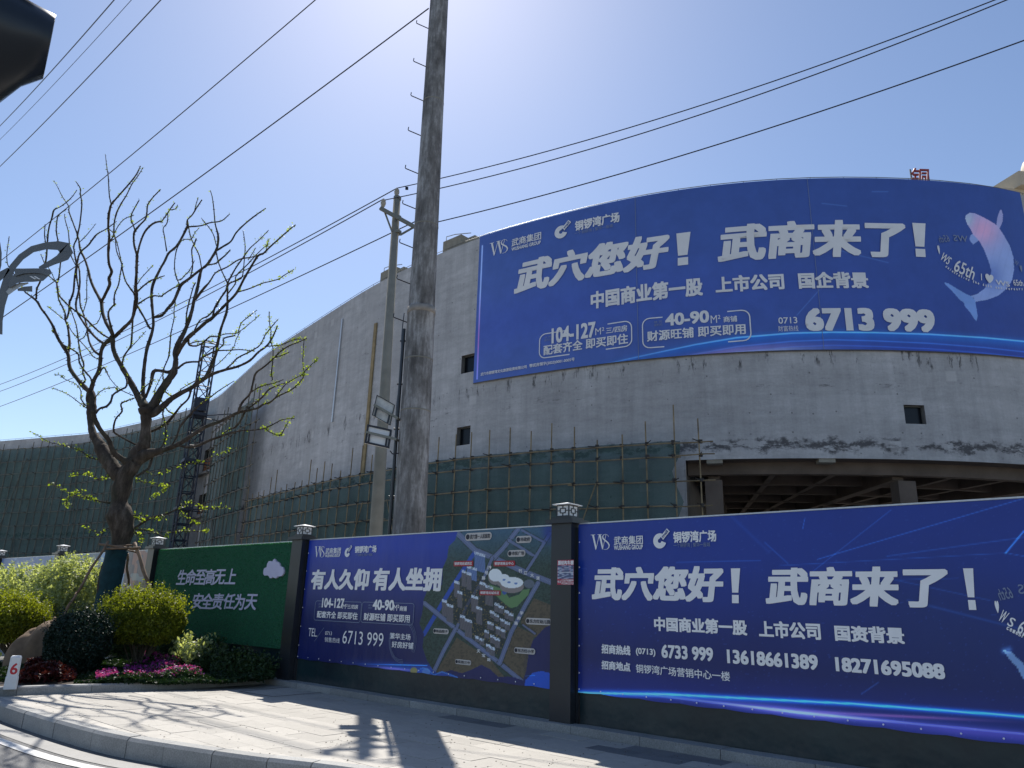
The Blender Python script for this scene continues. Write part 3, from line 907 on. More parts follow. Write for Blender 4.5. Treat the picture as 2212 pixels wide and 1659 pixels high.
for (s_, o_, al, c_, j, i) in edge:
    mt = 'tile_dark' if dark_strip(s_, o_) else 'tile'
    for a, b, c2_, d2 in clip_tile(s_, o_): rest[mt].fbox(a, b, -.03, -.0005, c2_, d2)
for k_, v_ in rest.items():
    if v_.v: tag(v_.build('cut_paving_stones', M[k_], pavebed), kind='stuff')
# an inspection cover outline near the planting-bed corner
K3 = crop(0, 2500, .6329)
cv = [on_z(*K3(x, y), 0) - FO for x, y in ((1485, 350), (1700, 385), (2030, 355), (1830, 322))]
m = MB()
cvw = [on_z(*K3(x, y), .006) for x, y in ((1485, 350), (1700, 385), (2030, 355), (1830, 322))]
for a, b in zip(cvw, cvw[1:] + cvw[:1]):
    t = b - a; t /= np.linalg.norm(t); nn_ = np.cross(UP, t)
    m.box(a, b - a, nn_ * .012, UP * .003)
tag(m.build('inspection_cover', M['darkmetal']), 'thin dark metal rim of an inspection cover set flush in the paving', 'cover')
# litter scrap
q = on_z(*crop(1200, 2500, .6329)(258, 383), 0.005)
m = MB(); m.add([q, q + [.09, .02, 0], q + [.07, .08, .035], q + [.02, .07, .05]], [(0, 1, 2), (0, 2, 3)])
tag(m.build('paper_scrap', M['whitepaint']), 'crumpled white scrap of paper lying on the shaded paving', 'litter')

# kerb strip at the fence foot (stones) and the planting-bed kerb
fk = empty('fence_kerb', FP(0, 0, .2), 'a', 'a')
for key in ('label', 'category'): del fk[key]
tag(fk, kind='structure')
s_ = -6.75
while s_ < 8:
    m = MB(); m.fbox(s_ + .004, s_ + .996, -.05, .095 + rng.uniform(-.003, .003), 0.0, .235 + rng.uniform(-.004, .004)); m.build('kerb_stone', M['kerb'], fk); s_ += 1.0
bk = empty('bed_kerb', [*bedk[2], 0], 'a', 'a')
for key in ('label', 'category'): del bk[key]
tag(bk, kind='structure')
BL = resample(np.array(bedk), .02); bdist = np.r_[0, np.cumsum(np.linalg.norm(np.diff(BL, axis=0), axis=1))]
bL = bdist[-1]
bpts = lambda t: np.array([np.interp(t, bdist, BL[:, 0]), np.interp(t, bdist, BL[:, 1])])
t = bL
while t > 1.0:
    a, b = bpts(t - .994), bpts(t); tv = b - a; L = np.linalg.norm(tv); tv /= L; nv = np.array([-tv[1], tv[0]])
    zt = .12 + rng.uniform(-.004, .004)
    m = MB()
    A3 = np.array([*a, -.05]); T3 = np.array([*tv, 0]); N3 = np.array([*nv, 0])
    prof = [(0, 0), (0, zt + .05 - .02), (.02, zt + .05), (.16, zt + .05), (.16, 0)]
    V = [A3 + T3 * (L * q_) + N3 * x + UP * z for q_ in (0, 1) for x, z in prof]
    m.add(V, [(k, 5 + k, 6 + k, k + 1) for k in range(4)] + [(0, 1, 2, 3, 4), (9, 8, 7, 6, 5)])
    m.build('kerb_stone', M['kerb'], bk)
    t -= 1.0
# soil of the planting bed, gently humped up to the fence
rows = []
for t in np.linspace(0, bL, 40):
    a = bpts(t); i = min(int(t / bL * 39), 38)
    tv = bpts(min(t + .1, bL)) - bpts(max(t - .1, 0)); tv /= np.linalg.norm(tv); nv = np.array([-tv[1], tv[0]])
    q0 = a + nv * .12
    # run perpendicular to the fence until the fence plane
    dd = (q0 - FO[:2]) @ NC[:2]
    row = []
    for u in np.linspace(0, 1, 16):
        p = q0 - NC[:2] * (dd - .02) * u
        z = .09 + .04 * math.sin(math.pi * min(1, u * 1.2) * .6) + .02 * math.sin(p[0] * 3) * math.sin(p[1] * 2.3)
        row.append([p[0], p[1], z])
    rows.append(row)
tag(grid_obj('planting_bed', np.array(rows), M['soil']), kind='structure')

# ================================================================== SCAFFOLDING AND NETS
SOFF = 1.25
s_near0 = ws(*KF(815, 1330), SOFF)[0]; s_mast0 = ws(430, 1000, SOFF)[0]; s_mast1 = ws(458, 1000, SOFF)[0]
s_tall1 = ws(556, 950, SOFF)[0]; s_net1 = ws(1476, 1060, SOFF)[0]; s_scaf1 = ws(1527, 1050, SOFF)[0]
s_tall0 = ws(468, 900, SOFF)[0]
def scaffold(s0, s1, ztop, label, step, levels, mat, rr, netspan, nettop, wav=False):
    root = empty('scaffold', WP((s0 + s1) / 2, 0, SOFF), label, 'scaffold')
    ss = np.arange(s0, s1 + .01, step)
    for k, s in enumerate(ss):
        s = s + rng.uniform(-.08, .08); top = ztop + rng.choice([.35, .9, 1.2, 1.6, .2])
        a = WP(s, 0, SOFF + .08 + rng.uniform(-.03, .03)); b = WP(s + rng.uniform(-.06, .06), top, SOFF + .08 + rng.uniform(-.05, .05))
        m = MB(); m.tube([a, b], rr, 5, False); m.build('upright', mat, root)
    for z in levels:
        s = s0
        while s < s1:
            L = rng.uniform(4.5, 6.5); e_ = min(s + L, s1 + rng.uniform(0.1, .4))
            dz = rng.uniform(-.05, .05); o_ = SOFF + .15 + rng.uniform(-.02, .03)
            m = MB(); m.tube([WP(q, z + dz + .02 * math.sin(q * 3), o_) for q in np.linspace(s - .2, e_, 5)], rr * .95, 5, False)
            m.build('ledger', mat, root); s += L
    cp = MB()
    for s in ss:
        for z in levels:
            q = WP(s, z, SOFF + .11); cp.box(q - [.06, .06, .07], [.12 + rng.uniform(0, .06), 0, 0], [0, .12, 0], [0, 0, .13 + rng.uniform(0, .05)])
            if rng.random() < .5:
                cp.tube([q, WP(s + rng.uniform(-.3, .3), z + rng.uniform(-.05, .1), SOFF + .45)], rr * .7, 4, False)
    tag(cp.build('couplers', M['coupler'], root), kind='stuff')
    # braces
    for s in np.arange(s0 + 1, s1 - 3, 7.5):
        z0, z1 = rng.choice([(0.3, levels[-1] if len(levels) < 9 else levels[len(levels) // 2])]), 0
        m = MB(); top = levels[min(len(levels) - 1, 5)]
        sg_ = rng.choice([-1, 1]); m.tube([WP(s, .2, SOFF + .2), WP(s + sg_ * 2.6, top, SOFF + .2)], rr * .9, 5, False); m.build('brace', mat, root)
        if ztop > 12:
            m = MB(); m.tube([WP(s + 2, top, SOFF + .2), WP(s + 2 - sg_ * 2.4, ztop - 1, SOFF + .2)], rr * .9, 5, False); m.build('brace', mat, root)
    for (a, b, t0_, t1_) in netspan:
        us = np.linspace(a, b, max(4, int((b - a) / .45))); vs = np.linspace(.0, 1, 14)
        U, V = np.meshgrid(us, vs, indexing='ij')
        Z = V * (t0_ + (t1_ - t0_) * (U - a) / (b - a))
        o = SOFF - .05 + .10 * np.sin(U * 2.1 + V * 3) * np.sin(V * 9) + .05 * np.sin(U * 5.3)
        if wav:
            U = np.where(U > b - 1.6, U - .45 * (0.5 + .5 * np.cos(Z * 2.6)) * (U - b + 1.6) / 1.6, U)
        grid_obj('net', WP(U, Z, o), M['net'], root, uv=np.stack([U, Z], -1))
    return root
lv = [1.0, 2.3, 3.6, 4.75, 5.85, 6.95, 8.05, 8.65]
scaffold(s_near0 - 1.0, s_scaf1, 8.8, 'low tube scaffold with green netting along the foot of the convex wall, nearest the street', 1.12, lv, M['rust'], .034, [(s_near0 - 1.0, s_net1, 8.75, 8.75)], 8.8, True)
lv2 = [1 + 1.75 * k for k in range(10)]
scaffold(s_tall0 - .3, s_tall1, 16.9, 'tall narrow netted scaffold tower just right of the navy hoist mast', 1.35, lv2, M['rust_far'], .045, [(s_tall0, s_tall1 - 2.2, 16.4, 17.4)], 17)
lv3 = [1 + 1.75 * k for k in range(12)]
scaffold(2.0, s_mast0 - .4, 19.9, 'wide netted scaffold over the far concave stretch of wall, behind the bare tree', 1.5, lv3, M['rust_far'], .05, [(2.0, s_mast0 - 1.2, 20.1, 20.7)], 20)

# hoist mast
ms = (s_mast0 + s_mast1) / 2 - .3
mr = empty('hoist_mast', WP(ms, 0, 2.4), 'tall navy blue lattice mast of a construction hoist rising above the far wall', 'hoist')
mt_top = TOPZ + 4.2
T3 = WP(ms + .5, 0, 0) - WP(ms - .5, 0, 0); T3 /= np.linalg.norm(T3); N3 = -np.cross(T3, UP); N3 = N3 if N3 @ (CAM - WP(ms, 0, 0)) > 0 else -N3
mo = WP(ms, 0, 1.9)
cor = [mo + T3 * a + N3 * b for a, b in ((-.75, 0), (.75, 0), (.75, 1.2), (-.75, 1.2))]
for c_ in cor:
    m = MB(); m.tube([c_, c_ + UP * mt_top], .09, 5); m.build('chord', M['mast'], mr)
m = MB(); k = 0; z = .5
while z < mt_top:
    for i in range(4):
        a, b = cor[i], cor[(i + 1) % 4]
        m.tube([a + UP * z, b + UP * z], .06, 4, False); m.tube([a + UP * z, b + UP * min(z + 1.5, mt_top)] if k % 2 else [b + UP * z, a + UP * min(z + 1.5, mt_top)], .045, 4, False)
    z += 1.5; k += 1
tag(m.build('lacing', M['mast'], mr), kind='stuff')
for z in (4.5, 9.3, 13.9, 18.5):
    m = MB(); m.box(mo + UP * z - T3 * .9, T3 * 1.9, N3 * 1.4, UP * .28); m.tube([mo + UP * (z + .1) + T3 * .7, WP(ms + 3, z + .1, .1)], .06, 4); m.tube([mo + UP * (z + .1) - T3 * .7, WP(ms - .8, z + .1, .1)], .06, 4); m.build('wall_tie', M['mast'], mr)
m = MB(); m.box(mo + UP * 19.0 - T3 * .8 + N3 * .1, T3 * 1.6, N3 * 1.1, UP * 1.3); m.build('drive_unit', M['mast'], mr)
# hoist cage at its foot
hc = empty('hoist_cage', mo + N3 * 2, 'white and navy hoist cage with a dark sign board at the foot of the mast', 'hoist cage')
pa, pb = on_y(398, 1165, float(mo[1]) - 2), on_y(455, 1165, float(mo[1]) - 2)
Lw = np.linalg.norm((pb - pa)[:2]); o = mo + N3 * 1.6 - T3 * Lw * .5
hz = 5.4
m = MB(); m.box(o, T3 * Lw, N3 * 2.6, UP * hz); m.build('cabin', M['mast'], hc)
m = MB(); m.box(o + N3 * 2.6 + T3 * .1 + UP * .3, T3 * Lw * .36, N3 * .04, UP * (hz - .9)); m.box(o + N3 * 2.6 + T3 * Lw * .62 + UP * .3, T3 * Lw * .34, N3 * .04, UP * (hz - 2.0)); m.build('panel', M['lamp_light'], hc)
m = MB()
for q in (.14, .27): m.box(o + N3 * 2.645 + T3 * Lw * q + UP * .3, T3 * .07, N3 * .04, UP * (hz - .9))
for q in (1.4, 2.6, 3.8): m.box(o + N3 * 2.645 + T3 * .1 + UP * q, T3 * Lw * .36, N3 * .04, UP * .07)
m.build('grille', M['mast'], hc)
M['greensign'] = simple('yellow_green_sign_paint', (0.20, 0.32, 0.04), 0.5)
mapH = lambda s, z, off=0: o + T3 * s + N3 * (2.62 + off) + UP * z
lettering('ZOOMLION', (Lw * .42, hz - .95, Lw * .9, hz - .45), mapH, M['greensign'], hc, .03)

# ================================================================== THE HOARDING: posts with lanterns, panels
def fence_post(k, lab):
    s = (0.0, -6.39, -12.77, -19.27, -25.36, 6.35)[k] if k < 6 else 0
    root = empty('fence_post', FP(s, 0), lab, 'fence post', 'lantern posts of the hoarding')
    m = MB(); m.fbox(s - .17, s + .17, .06, 2.60, -.14, .13)
    m.fbox(s - .215, s - .175, .06, 2.55, -.12, .02); m.fbox(s + .175, s + .20, .06, 2.55, -.12, .02); m.build('column', M['darkmetal'], root)
    m = MB(); m.fbox(s - .235, s + .235, 2.60, 2.655, -.20, .19); m.fbox(s - .17, s + .17, 2.657, 2.69, -.14, .13); m.build('cap', M['darkmetal'], root)
    ln = MB(); w = .105; oc = -.005
    ln.fbox(s - w, s + w, 2.692, 2.712, oc - w, oc + w); ln.fbox(s - w, s + w, 2.846, 2.86, oc - w, oc + w)
    for a in (-1, 1):
        for b in (-1, 1): ln.fbox(s + a * w - .008, s + a * w + .008, 2.712, 2.846, oc + b * w - .008, oc + b * w + .008)
    lan = ln.build('lantern', M['darkmetal'], root)
    # glass box
    g = MB(); g.fbox(s - w + .006, s + w - .006, 2.713, 2.845, oc - w + .006, oc + w - .006); g.build('pane', M['pane'], lan)
    lt = MB(); zc = 2.779; t_ = .0055
    for side in range(4):
        def fb(a0, a1, z0, z1):
            if side == 0: lt.fbox(s + a0, s + a1, z0, z1, oc + w - .005, oc + w + .004)
            elif side == 1: lt.fbox(s + w - .005, s + w + .004, z0, z1, oc + a0, oc + a1)
            elif side == 2: lt.fbox(s + a0, s + a1, z0, z1, oc - w - .004, oc - w + .005)
            else: lt.fbox(s - w - .004, s - w + .005, z0, z1, oc + a0, oc + a1)
        q = .045; v = .030
        fb(-q, q, zc + v - t_, zc + v + t_); fb(-q, q, zc - v - t_, zc - v + t_); fb(-q - t_, -q + t_, zc - v, zc + v); fb(q - t_, q + t_, zc - v, zc + v)
        fb(-t_, t_, zc + v, 2.846); fb(-t_, t_, 2.712, zc - v); fb(-w, -q, zc - t_, zc + t_); fb(q, w, zc - t_, zc + t_)
    lt.build('lattice', M['darkmetal'], lan)
    rf = MB(); e_ = .15; ctr = FP(s, 2.905, oc)
    c4 = [FP(s + a * e_, 2.868, oc + b * e_) for a, b in ((-1, -1), (1, -1), (1, 1), (-1, 1))]; c5 = [FP(s + a * e_, 2.858, oc + b * e_) for a, b in ((-1, -1), (1, -1), (1, 1), (-1, 1))]
    rf.add(c4 + [ctr] + c5, [(0, 1, 4), (1, 2, 4), (2, 3, 4), (3, 0, 4), (5, 6, 1, 0), (6, 7, 2, 1), (7, 8, 3, 2), (8, 5, 0, 3), (8, 7, 6, 5)]); rf.build('roof', M['pane'], lan)
    return root
for k, lab in enumerate(('dark steel fence post with the red flyer on it, between the two blue banners', 'dark fence post with lantern between the green turf panel and the map banner',
                         'dark fence post with lantern at the left end of the green turf panel', 'fence post whose lantern shows above the pale feathery shrub',
                         'farthest fence post with lantern, at the left edge of the picture', 'dark fence post at the far right end of the biggest blue banner')):
    fence_post(k, lab)
def section(sa, sb2, lab, mat='baseboard'):
    root = empty('hoarding_section', FP((sa + sb2) / 2, 0), lab, 'fence panel')
    m = MB(); m.fbox(sa, sb2, -.05, .62, -.055, -.02); m.build('base_board', M[mat], root)
    m = MB(); m.fbox(sa, sb2, .60, 2.56, -.06, -.03); m.build('board', M['darkmetal'], root)
    m = MB(); m.fbox(sa, sb2, 2.562, 2.60, -.07, .0); m.build('rail', M['galv'], root)
    for s in np.arange(sa + 1.5, sb2 - .5, 1.5):
        m = MB(); m.fbox(s - .03, s + .03, .0, 2.55, -.14, -.07); m.build('stud', M['galv'], root)
    return root
section(.21, 6.13, 'dark hoarding panel behind the biggest blue banner at the right')
section(-6.17, -.21, 'dark hoarding panel behind the blue banner with the aerial map')
gp = section(-12.54, -6.61, 'hoarding panel covered in dark green artificial turf with white characters and a cloud')
section(-19.05, -12.97, 'hoarding panel with faded printed poster seen past the leaning trunk')
section(-25.1, -19.5, 'farthest hoarding panel with pale blue poster, behind the pale shrub')
section(-33.0, -25.6, 'hoarding panel beyond the left edge of the picture')

# ---- printed banners: colour computed per vertex = the flat print
def seg_d(X, Y, pts):
    d = np.full(X.shape, 1e9); tt = np.zeros(X.shape); L0 = 0
    for (x0_, y0_), (x1_, y1_) in zip(pts[:-1], pts[1:]):
        dx, dy = x1_ - x0_, y1_ - y0_; L = math.hypot(dx, dy)
        t = np.clip(((X - x0_) * dx + (Y - y0_) * dy) / (L * L), 0, 1)
        q = np.hypot(X - x0_ - t * dx, Y - y0_ - t * dy)
        tt = np.where(q < d, L0 + t * L, tt); d = np.minimum(d, q); L0 += L
    return d, tt / L0
def inpoly(X, Y, pts):
    r = np.zeros(X.shape, bool); n = len(pts)
    for i in range(n):
        (xa, ya), (xb, yb) = pts[i], pts[(i + 1) % n]
        if ya == yb: continue
        r ^= ((ya > Y) != (yb > Y)) & (X < (xb - xa) * (Y - ya) / (yb - ya) + xa)
    return r
def vnoise(X, Y, sc, seed=0):
    x, y = X / sc + seed * 13.7, Y / sc + seed * 7.1
    xi, yi = np.floor(x), np.floor(y); fx, fy = x - xi, y - yi
    fx = fx * fx * (3 - 2 * fx); fy = fy * fy * (3 - 2 * fy)
    hsh = lambda a, b: np.modf(np.abs(np.sin(a * 127.1 + b * 311.7 + seed) * 43758.5453))[0]
    return (hsh(xi, yi) * (1 - fx) + hsh(xi + 1, yi) * fx) * (1 - fy) + (hsh(xi, yi + 1) * (1 - fx) + hsh(xi + 1, yi + 1) * fx) * fy
def put(C, mask, col):
    mask = np.clip(mask, 0, 1)[..., None]; C[:] = C * (1 - mask) + np.asarray(col, float) * mask
def glow(C, d, w, col, amp=1.0):
    C += (np.exp(-(d / w) ** 2) * amp)[..., None] * np.asarray(col, float)
def to_crop(P, c0):
    x, y = proj(P); ox, oy, k = c0
    return (x / S_ - ox) / k, (y / S_ - oy) / k
PRINT_GAIN = 1.5

def banner(name, lab, sa, sb2, za, zb2, nx, nz, paint, cropdef, off=.010, mat='print_low', mapper=None, ripple=.003):
    mp = mapper or FP
    U, V = np.meshgrid(np.linspace(sa, sb2, nx), np.linspace(za, zb2, nz), indexing='ij')
    if mapper: P = WP(U, V, off)
    else:
        rp = ripple * np.sin((U * 1.3 + V * 5.1)) * np.exp(-((V - za) / .25) ** 2) + .0015 * np.sin(U * 4.0)
        sag = -.012 * np.abs(np.sin(U * math.pi / .55)) * np.exp(-((V - za) / .12) ** 2)
        P = FO + RD * U[..., None] + NC * (off + np.clip(rp, -.004, .02))[..., None]; P[..., 2] = V + sag
    X, Y = to_crop(P, cropdef)
    C = np.zeros(X.shape + (3,))
    paint(C, X, Y, U, V)
    C = lina(np.clip(C, 0, 255)) * PRINT_GAIN * np.array([.9 if (mapper is not None or mat == 'print_map') else .66, 1.0, 1.0])
    root = empty(name, mp((sa + sb2) / 2, za, 0), lab, 'banner')
    grid_obj('print', P, M[mat], root, col=C)
    return root
def T(root, text, cr, tl, br, mapfn, inv, mat, weight=.03, shear=0.0, rot=0, mirror=False, L=None, Rr=None, off=None, name='lettering'):
    a = inv(*cr(*tl)); b = inv(*cr(*br))
    s0, z1 = a; s1, z0 = b
    if L: s0 = inv(*cr(*L))[0]
    if Rr: s1 = inv(*cr(*Rr))[0]
    return lettering(text, (s0, z0, s1, z1), mapfn, M[mat] if isinstance(mat, str) else mat, root, weight, shear, rot, mirror, off=off if off else OFFL, name=name)

# --- right banner
def paint_right(C, X, Y, U, V):
    v = (V - .47) / 2.12
    base = np.array([24, 46, 128.0]); low = np.array([24, 32, 92.0]); tr = np.array([22, 38, 120.0])
    C[:] = low + (base - low) * np.clip((v - .25) / .45, 0, 1)[..., None]
    put(C, np.exp(-((U - 4.6) / 1.3) ** 2 - ((v - .42) / .3) ** 2) * .6, (24, 42, 98))
    put(C, np.clip(1 - v / .2, 0, 1) * .75, (34, 50, 150))
    for pts, w, a in (((980, 285, 1090, 385), 3, .35), ((1000, 520, 1500, 480), 2, .0), ((1170, 170, 1160, 220), 2, .6), ((1160, 460, 1580, 130), 2.5, .35), ((1230, 365, 2212, 75), 2.5, .55),
                      ((1050, 395, 2125, 335), 2, .35), ((2125, 335, 2212, 230), 4, 1.2), ((2125, 335, 2212, 350), 2, .5), ((1560, 350, 2212, 260), 3, .35), ((560, 380, 960, 370), 2.5, .35), ((1620, 462, 1900, 455), 2, .5),
                      ((1660, 560, 2212, 700), 6, .25), ((1440, 1005, 1520, 950), 3, .45), ((820, 160, 1000, 330), 8, .12), ((1400, 420, 2050, 560), 3, .3)):
        d, t = seg_d(X, Y, [(pts[0], pts[1]), (pts[2], pts[3])]); glow(C, d, w, (60, 110, 150), a * .8)
    specks = vnoise(X, Y * 2.2, 11, 3); put(C, (specks > .93) * .35, (60, 80, 160))
    # light streaks along the bottom
    x = (X - 1000)
    cy = 1003 + .088 * np.clip(X - 130, 0, None)       # cyan beam
    cy = np.interp(X, [90, 500, 1400, 2212, 2600], [1000, 1006, 1052, 1112, 1142])
    glow(C, Y - cy, 3.5, (120, 200, 235), 1.0 * 1); glow(C, Y - cy, 14, (10, 90, 150), 1.0)
    C -= 0
    amp = np.interp(X, [90, 400, 1200, 2212], [.15, .5, .85, 1.0])
    wy = np.interp(X, [90, 480, 1200, 2212, 2600], [1003, 1015, 1100, 1195, 1230])
    glow(C * 1, 0 * X + 99, 1, (0, 0, 0), 0)
    d = (Y - wy); hot = np.exp(-((X - 1150) / 340) ** 2)
    C += (np.exp(-(d / 5) ** 2) * (.35 + .6 * hot) * np.clip((X - 250) / 300, 0, 1))[..., None] * np.array([210, 190, 230.])
    C += (np.exp(-((Y - wy) / 22) ** 2) * (hot * .75 + .15))[..., None] * np.array([180, 120, 170.])
    C += (np.exp(-((Y - wy - 18) / 26) ** 2) * np.clip((X - 1400) / 500, 0, 1) * .5)[..., None] * np.array([120, 60, 100.])
    py = np.interp(X, [90, 1250, 2212], [1010, 1092, 1140]); C += (np.exp(-((Y - py) / 7) ** 2) * np.exp(-((X - 1650) / 380) ** 2))[..., None] * np.array([150, 60, 60.])
    # pale whale tail tip entering at the right
    for pl in ([(2112, 797), (2150, 806), (2200, 850), (2330, 1010), (2300, 1035), (2240, 990), (2180, 880), (2135, 830)],):
        put(C, inpoly(X, Y, pl) * .9, (150, 160, 205))
    d, _ = seg_d(X, Y, [(2118, 800), (2140, 795)]); glow(C, d, 14, (120, 140, 160), .6)
inv_f = lambda x, y: fs(x, y, .02)
OFFL = .024
rb_ = banner('banner', 'largest blue banner on the hoarding, lettered with two greetings and phone numbers', .205, 6.1, .475, 2.588, 560, 200, paint_right, (2200, 1900, .8282))
def rt(cr_, x0_, y0_, x1_, y1_):
    a = inv_f(*cr_(x0_, y0_)); b = inv_f(*cr_(x1_, y1_)); return (a[0], b[1], b[0], a[1])
M['banner_blue'] = simple('banner_blue_ink', (.012, .03, .20), .4, var=.02)
ws_logo(rt(K5, 152, 248, 243, 318), FPo := (lambda s, z, off: FP(s, z, off + .012)), M['lettering'], rb_)
FPL = FPo
def TR(text, tl, br, w=.03, shear=0.0, mat='lettering', cr_=K5, root=None, **kw):
    return T(root or rb_, text, cr_, tl, br, FPL, inv_f, mat, w, shear, **kw)
OFFL = .006
TR('武商集团', (262, 256), (400, 293), .018); TR('WUSHANG GROUP', (262, 299), (400, 317), .03)
cc_logo(rt(K5, 448, 238, 535, 312), FPL, M['lettering'], rb_, M['banner_blue'])
TR('铜锣湾广场', (543, 233), (750, 281), .035); TR('一个铜锣湾 | 繁华一座城', (545, 289), (720, 307), .006, mat='lettering_faint')
TR('武穴您好', (165, 402), (782, 572), .042, .16, L=(157, 480), Rr=(786, 480)); bang(rt(K5, 815, 408, 866, 574), FPL, M['lettering'], rb_, .15, .12)
TR('武商来了', (985, 403), (1873, 600), .042, .16, L=(980, 500)); bang(rt(K5, 1925, 408, 1990, 606), FPL, M['lettering'], rb_, .08, .2)
TR('中国商业第一股', (452, 637), (897, 728), .042); TR('上市公司', (948, 655), (1248, 750), .042); TR('国资背景', (1308, 676), (1647, 770), .042)
TR('招商热线', (203, 767), (341, 823), .042); TR('(0713)', (366, 785), (460, 830), .03); TR('6733 999', (487, 769), (735, 852), .036)
TR('13618661389', (798, 792), (1235, 893), .04); TR('18271695088', (1312, 828), (1840, 938), .045)
TR('招商地点', (203, 845), (341, 900), .042); TR('铜锣湾广场营销中心一楼', (366, 862), (815, 946), .016)
TR('65th', (2083, 500), (2160, 556), .008, mirror=True, mat='lettering_faint', rot=R_(14)); TR('WS', (2180, 484), (2290, 530), .008, mirror=True, mat='lettering_faint')
TR('♥', (2070, 562), (2098, 622), 0); TR('W', (2093, 607), (2135, 668), .012, rot=R_(-33)); TR('S', (2135, 640), (2170, 688), .012, rot=R_(-33)); TR('65th', (2180, 668), (2290, 740), .015, rot=R_(-24))
for i, ch in enumerate('celebrating the'):
    if ch != ' ': TR(ch, (2128 + i * 14.5, 684 + i * 7.6), (2142 + i * 14.5, 702 + i * 7.6), .03, rot=R_(-28), mat='lettering')

# --- map banner
def paint_map(C, X, Y, U, V):
    # X, Y are in the frame (1100,2000,.6173); the map itself was measured in (1600,2050,.4219)
    mx = ((X * .6173 + 1100) - 1600) / .4219; my = ((Y * .6173 + 2000) - 2050) / .4219
    v = (V - .47) / 2.12
    hi = np.array([20, 48, 146.0]); lo = np.array([16, 26, 82.0])
    C[:] = lo + (hi - lo) * np.clip((v - .35) / .55, 0, 1)[..., None]
    put(C, np.exp(-((Y - np.interp(X, [100, 940], [965, 1030])) / 30) ** 2) * np.clip((X - 350) / 400, 0, 1) * .7 * (X < 1000), (35, 90, 190))
    d = Y - np.interp(X, [400, 560, 950], [990, 996, 1005]); C += (np.exp(-(d / 3) ** 2) * np.clip((X - 480) / 300, 0, 1) * (X < 945))[..., None] * np.array([60, 130, 170.])
    d = Y - np.interp(X, [400, 940], [995, 1045]); C += (np.exp(-(d / 9) ** 2) * np.exp(-((X - 740) / 130) ** 2) * (X < 945))[..., None] * np.array([120, 70, 90.])
    R0 = [(480, 95), (455, 180), (395, 240), (380, 350), (340, 440), (335, 600), (190, 660), (160, 740), (150, 860), (120, 960), (165, 1060), (150, 1180), (190, 1300), (250, 1400), (300, 1425), (420, 1395), (520, 1425), (620, 1385), (700, 1345), (780, 1385), (860, 1460), (950, 1455), (1000, 1460), (1090, 1490), (1120, 1400), (1140, 1250), (1180, 1120), (1290, 1000), (1400, 950), (1400, 30)]
    reg = inpoly(mx, my, R0).astype(float)
    G = np.zeros_like(C); G[:] = (42, 62, 58)
    n1 = vnoise(mx, my, 16, 1) * .6 + vnoise(mx, my, 7, 2) * .4
    put(G, (n1 > .5) * .75, (22, 40, 36)); put(G, (n1 > .72) * .6, (52, 78, 66))
    fog = np.clip((430 - my) / 330, 0, 1) * .62; put(G, fog * (.75 + .25 * n1), (62, 104, 150))
    brown = (84, 72, 58)
    for pl in ([(1190, 725), (1400, 805), (1400, 1000), (1200, 1090), (1068, 960), (1075, 925)], [(1035, 985), (1190, 1065), (1160, 1250), (1110, 1500), (872, 1330), (868, 1290)], [(470, 1092), (780, 1290), (930, 1480), (620, 1420), (470, 1430), (275, 1415)]):
        b = inpoly(mx, my, pl).astype(float); put(G, b, brown); put(G, b * (n1 > .62) * .55, (58, 50, 42)); put(G, b * (n1 < .3) * .35, (104, 88, 70))
    d, _ = seg_d(mx, my, [(640, 290), (440, 600), (300, 830), (165, 1060)]); put(G, (d < 19) * 1.0, (28, 66, 150))
    road = (94, 100, 132)
    for pl, w in (([(170, 770), (450, 1000), (870, 1330), (1080, 1500)], 20), ([(460, 1010), (350, 1210), (255, 1410)], 18), ([(870, 1330), (980, 1040), (1110, 790), (1230, 580)], 20), ([(480, 120), (640, 275), (820, 350), (1100, 478), (1400, 595)], 25),
                  ([(815, 350), (900, 260), (1050, 70)], 20), ([(960, 185), (1200, 335)], 13), ([(1120, 470), (1210, 330), (1340, 120)], 13), ([(1080, 90), (1290, 205)], 10), ([(800, 350), (720, 540), (560, 800), (470, 1000)], 13), ([(1090, 975), (1200, 1055)], 8)):
        d, t = seg_d(mx, my, pl); put(G, (d < w) * .95, road); put(G, (np.abs(d - w - 6) < 4) * (vnoise(mx, my, 14, 9) > .4) * .8, (24, 38, 34)); put(G, (d < 1.6) * (w > 15) * .5, (150, 158, 190))
    lawn = [(765, 590), (900, 640), (960, 720), (1050, 690), (1090, 640), (1150, 640), (1140, 690), (1035, 800), (965, 820), (860, 720), (770, 640)]
    put(G, inpoly(mx, my, lawn), (88, 118, 76)); put(G, (np.hypot(mx - 915, my - 668) < 22) * 1.0, (48, 78, 140))
    for cx_, cy_, rx, ry, ex in ((830, 512, 66, 68, 18), (985, 590, 112, 60, 26), (905, 545, 70, 50, 22)):
        put(G, (((mx - cx_) / rx) ** 2 + ((my - cy_ - ex) / ry) ** 2 < 1) * 1.0, (126, 112, 110))
    for cx_, cy_, rx, ry in ((830, 508, 62, 60), (985, 578, 106, 52), (905, 540, 60, 42)):
        put(G, (((mx - cx_) / rx) ** 2 + ((my - cy_) / ry) ** 2 < 1) * 1.0, (214, 210, 212))
    for cx_, cy_ in ((958, 575), (1022, 586), (912, 552)): put(G, (((mx - cx_) / 15) ** 2 + ((my - cy_) / 9) ** 2 < 1) * 1.0, (90, 120, 170))
    put(G, (((mx - 1145) / 50) ** 2 + ((my - 590) / 40) ** 2 < 1) * .6, (120, 116, 140))
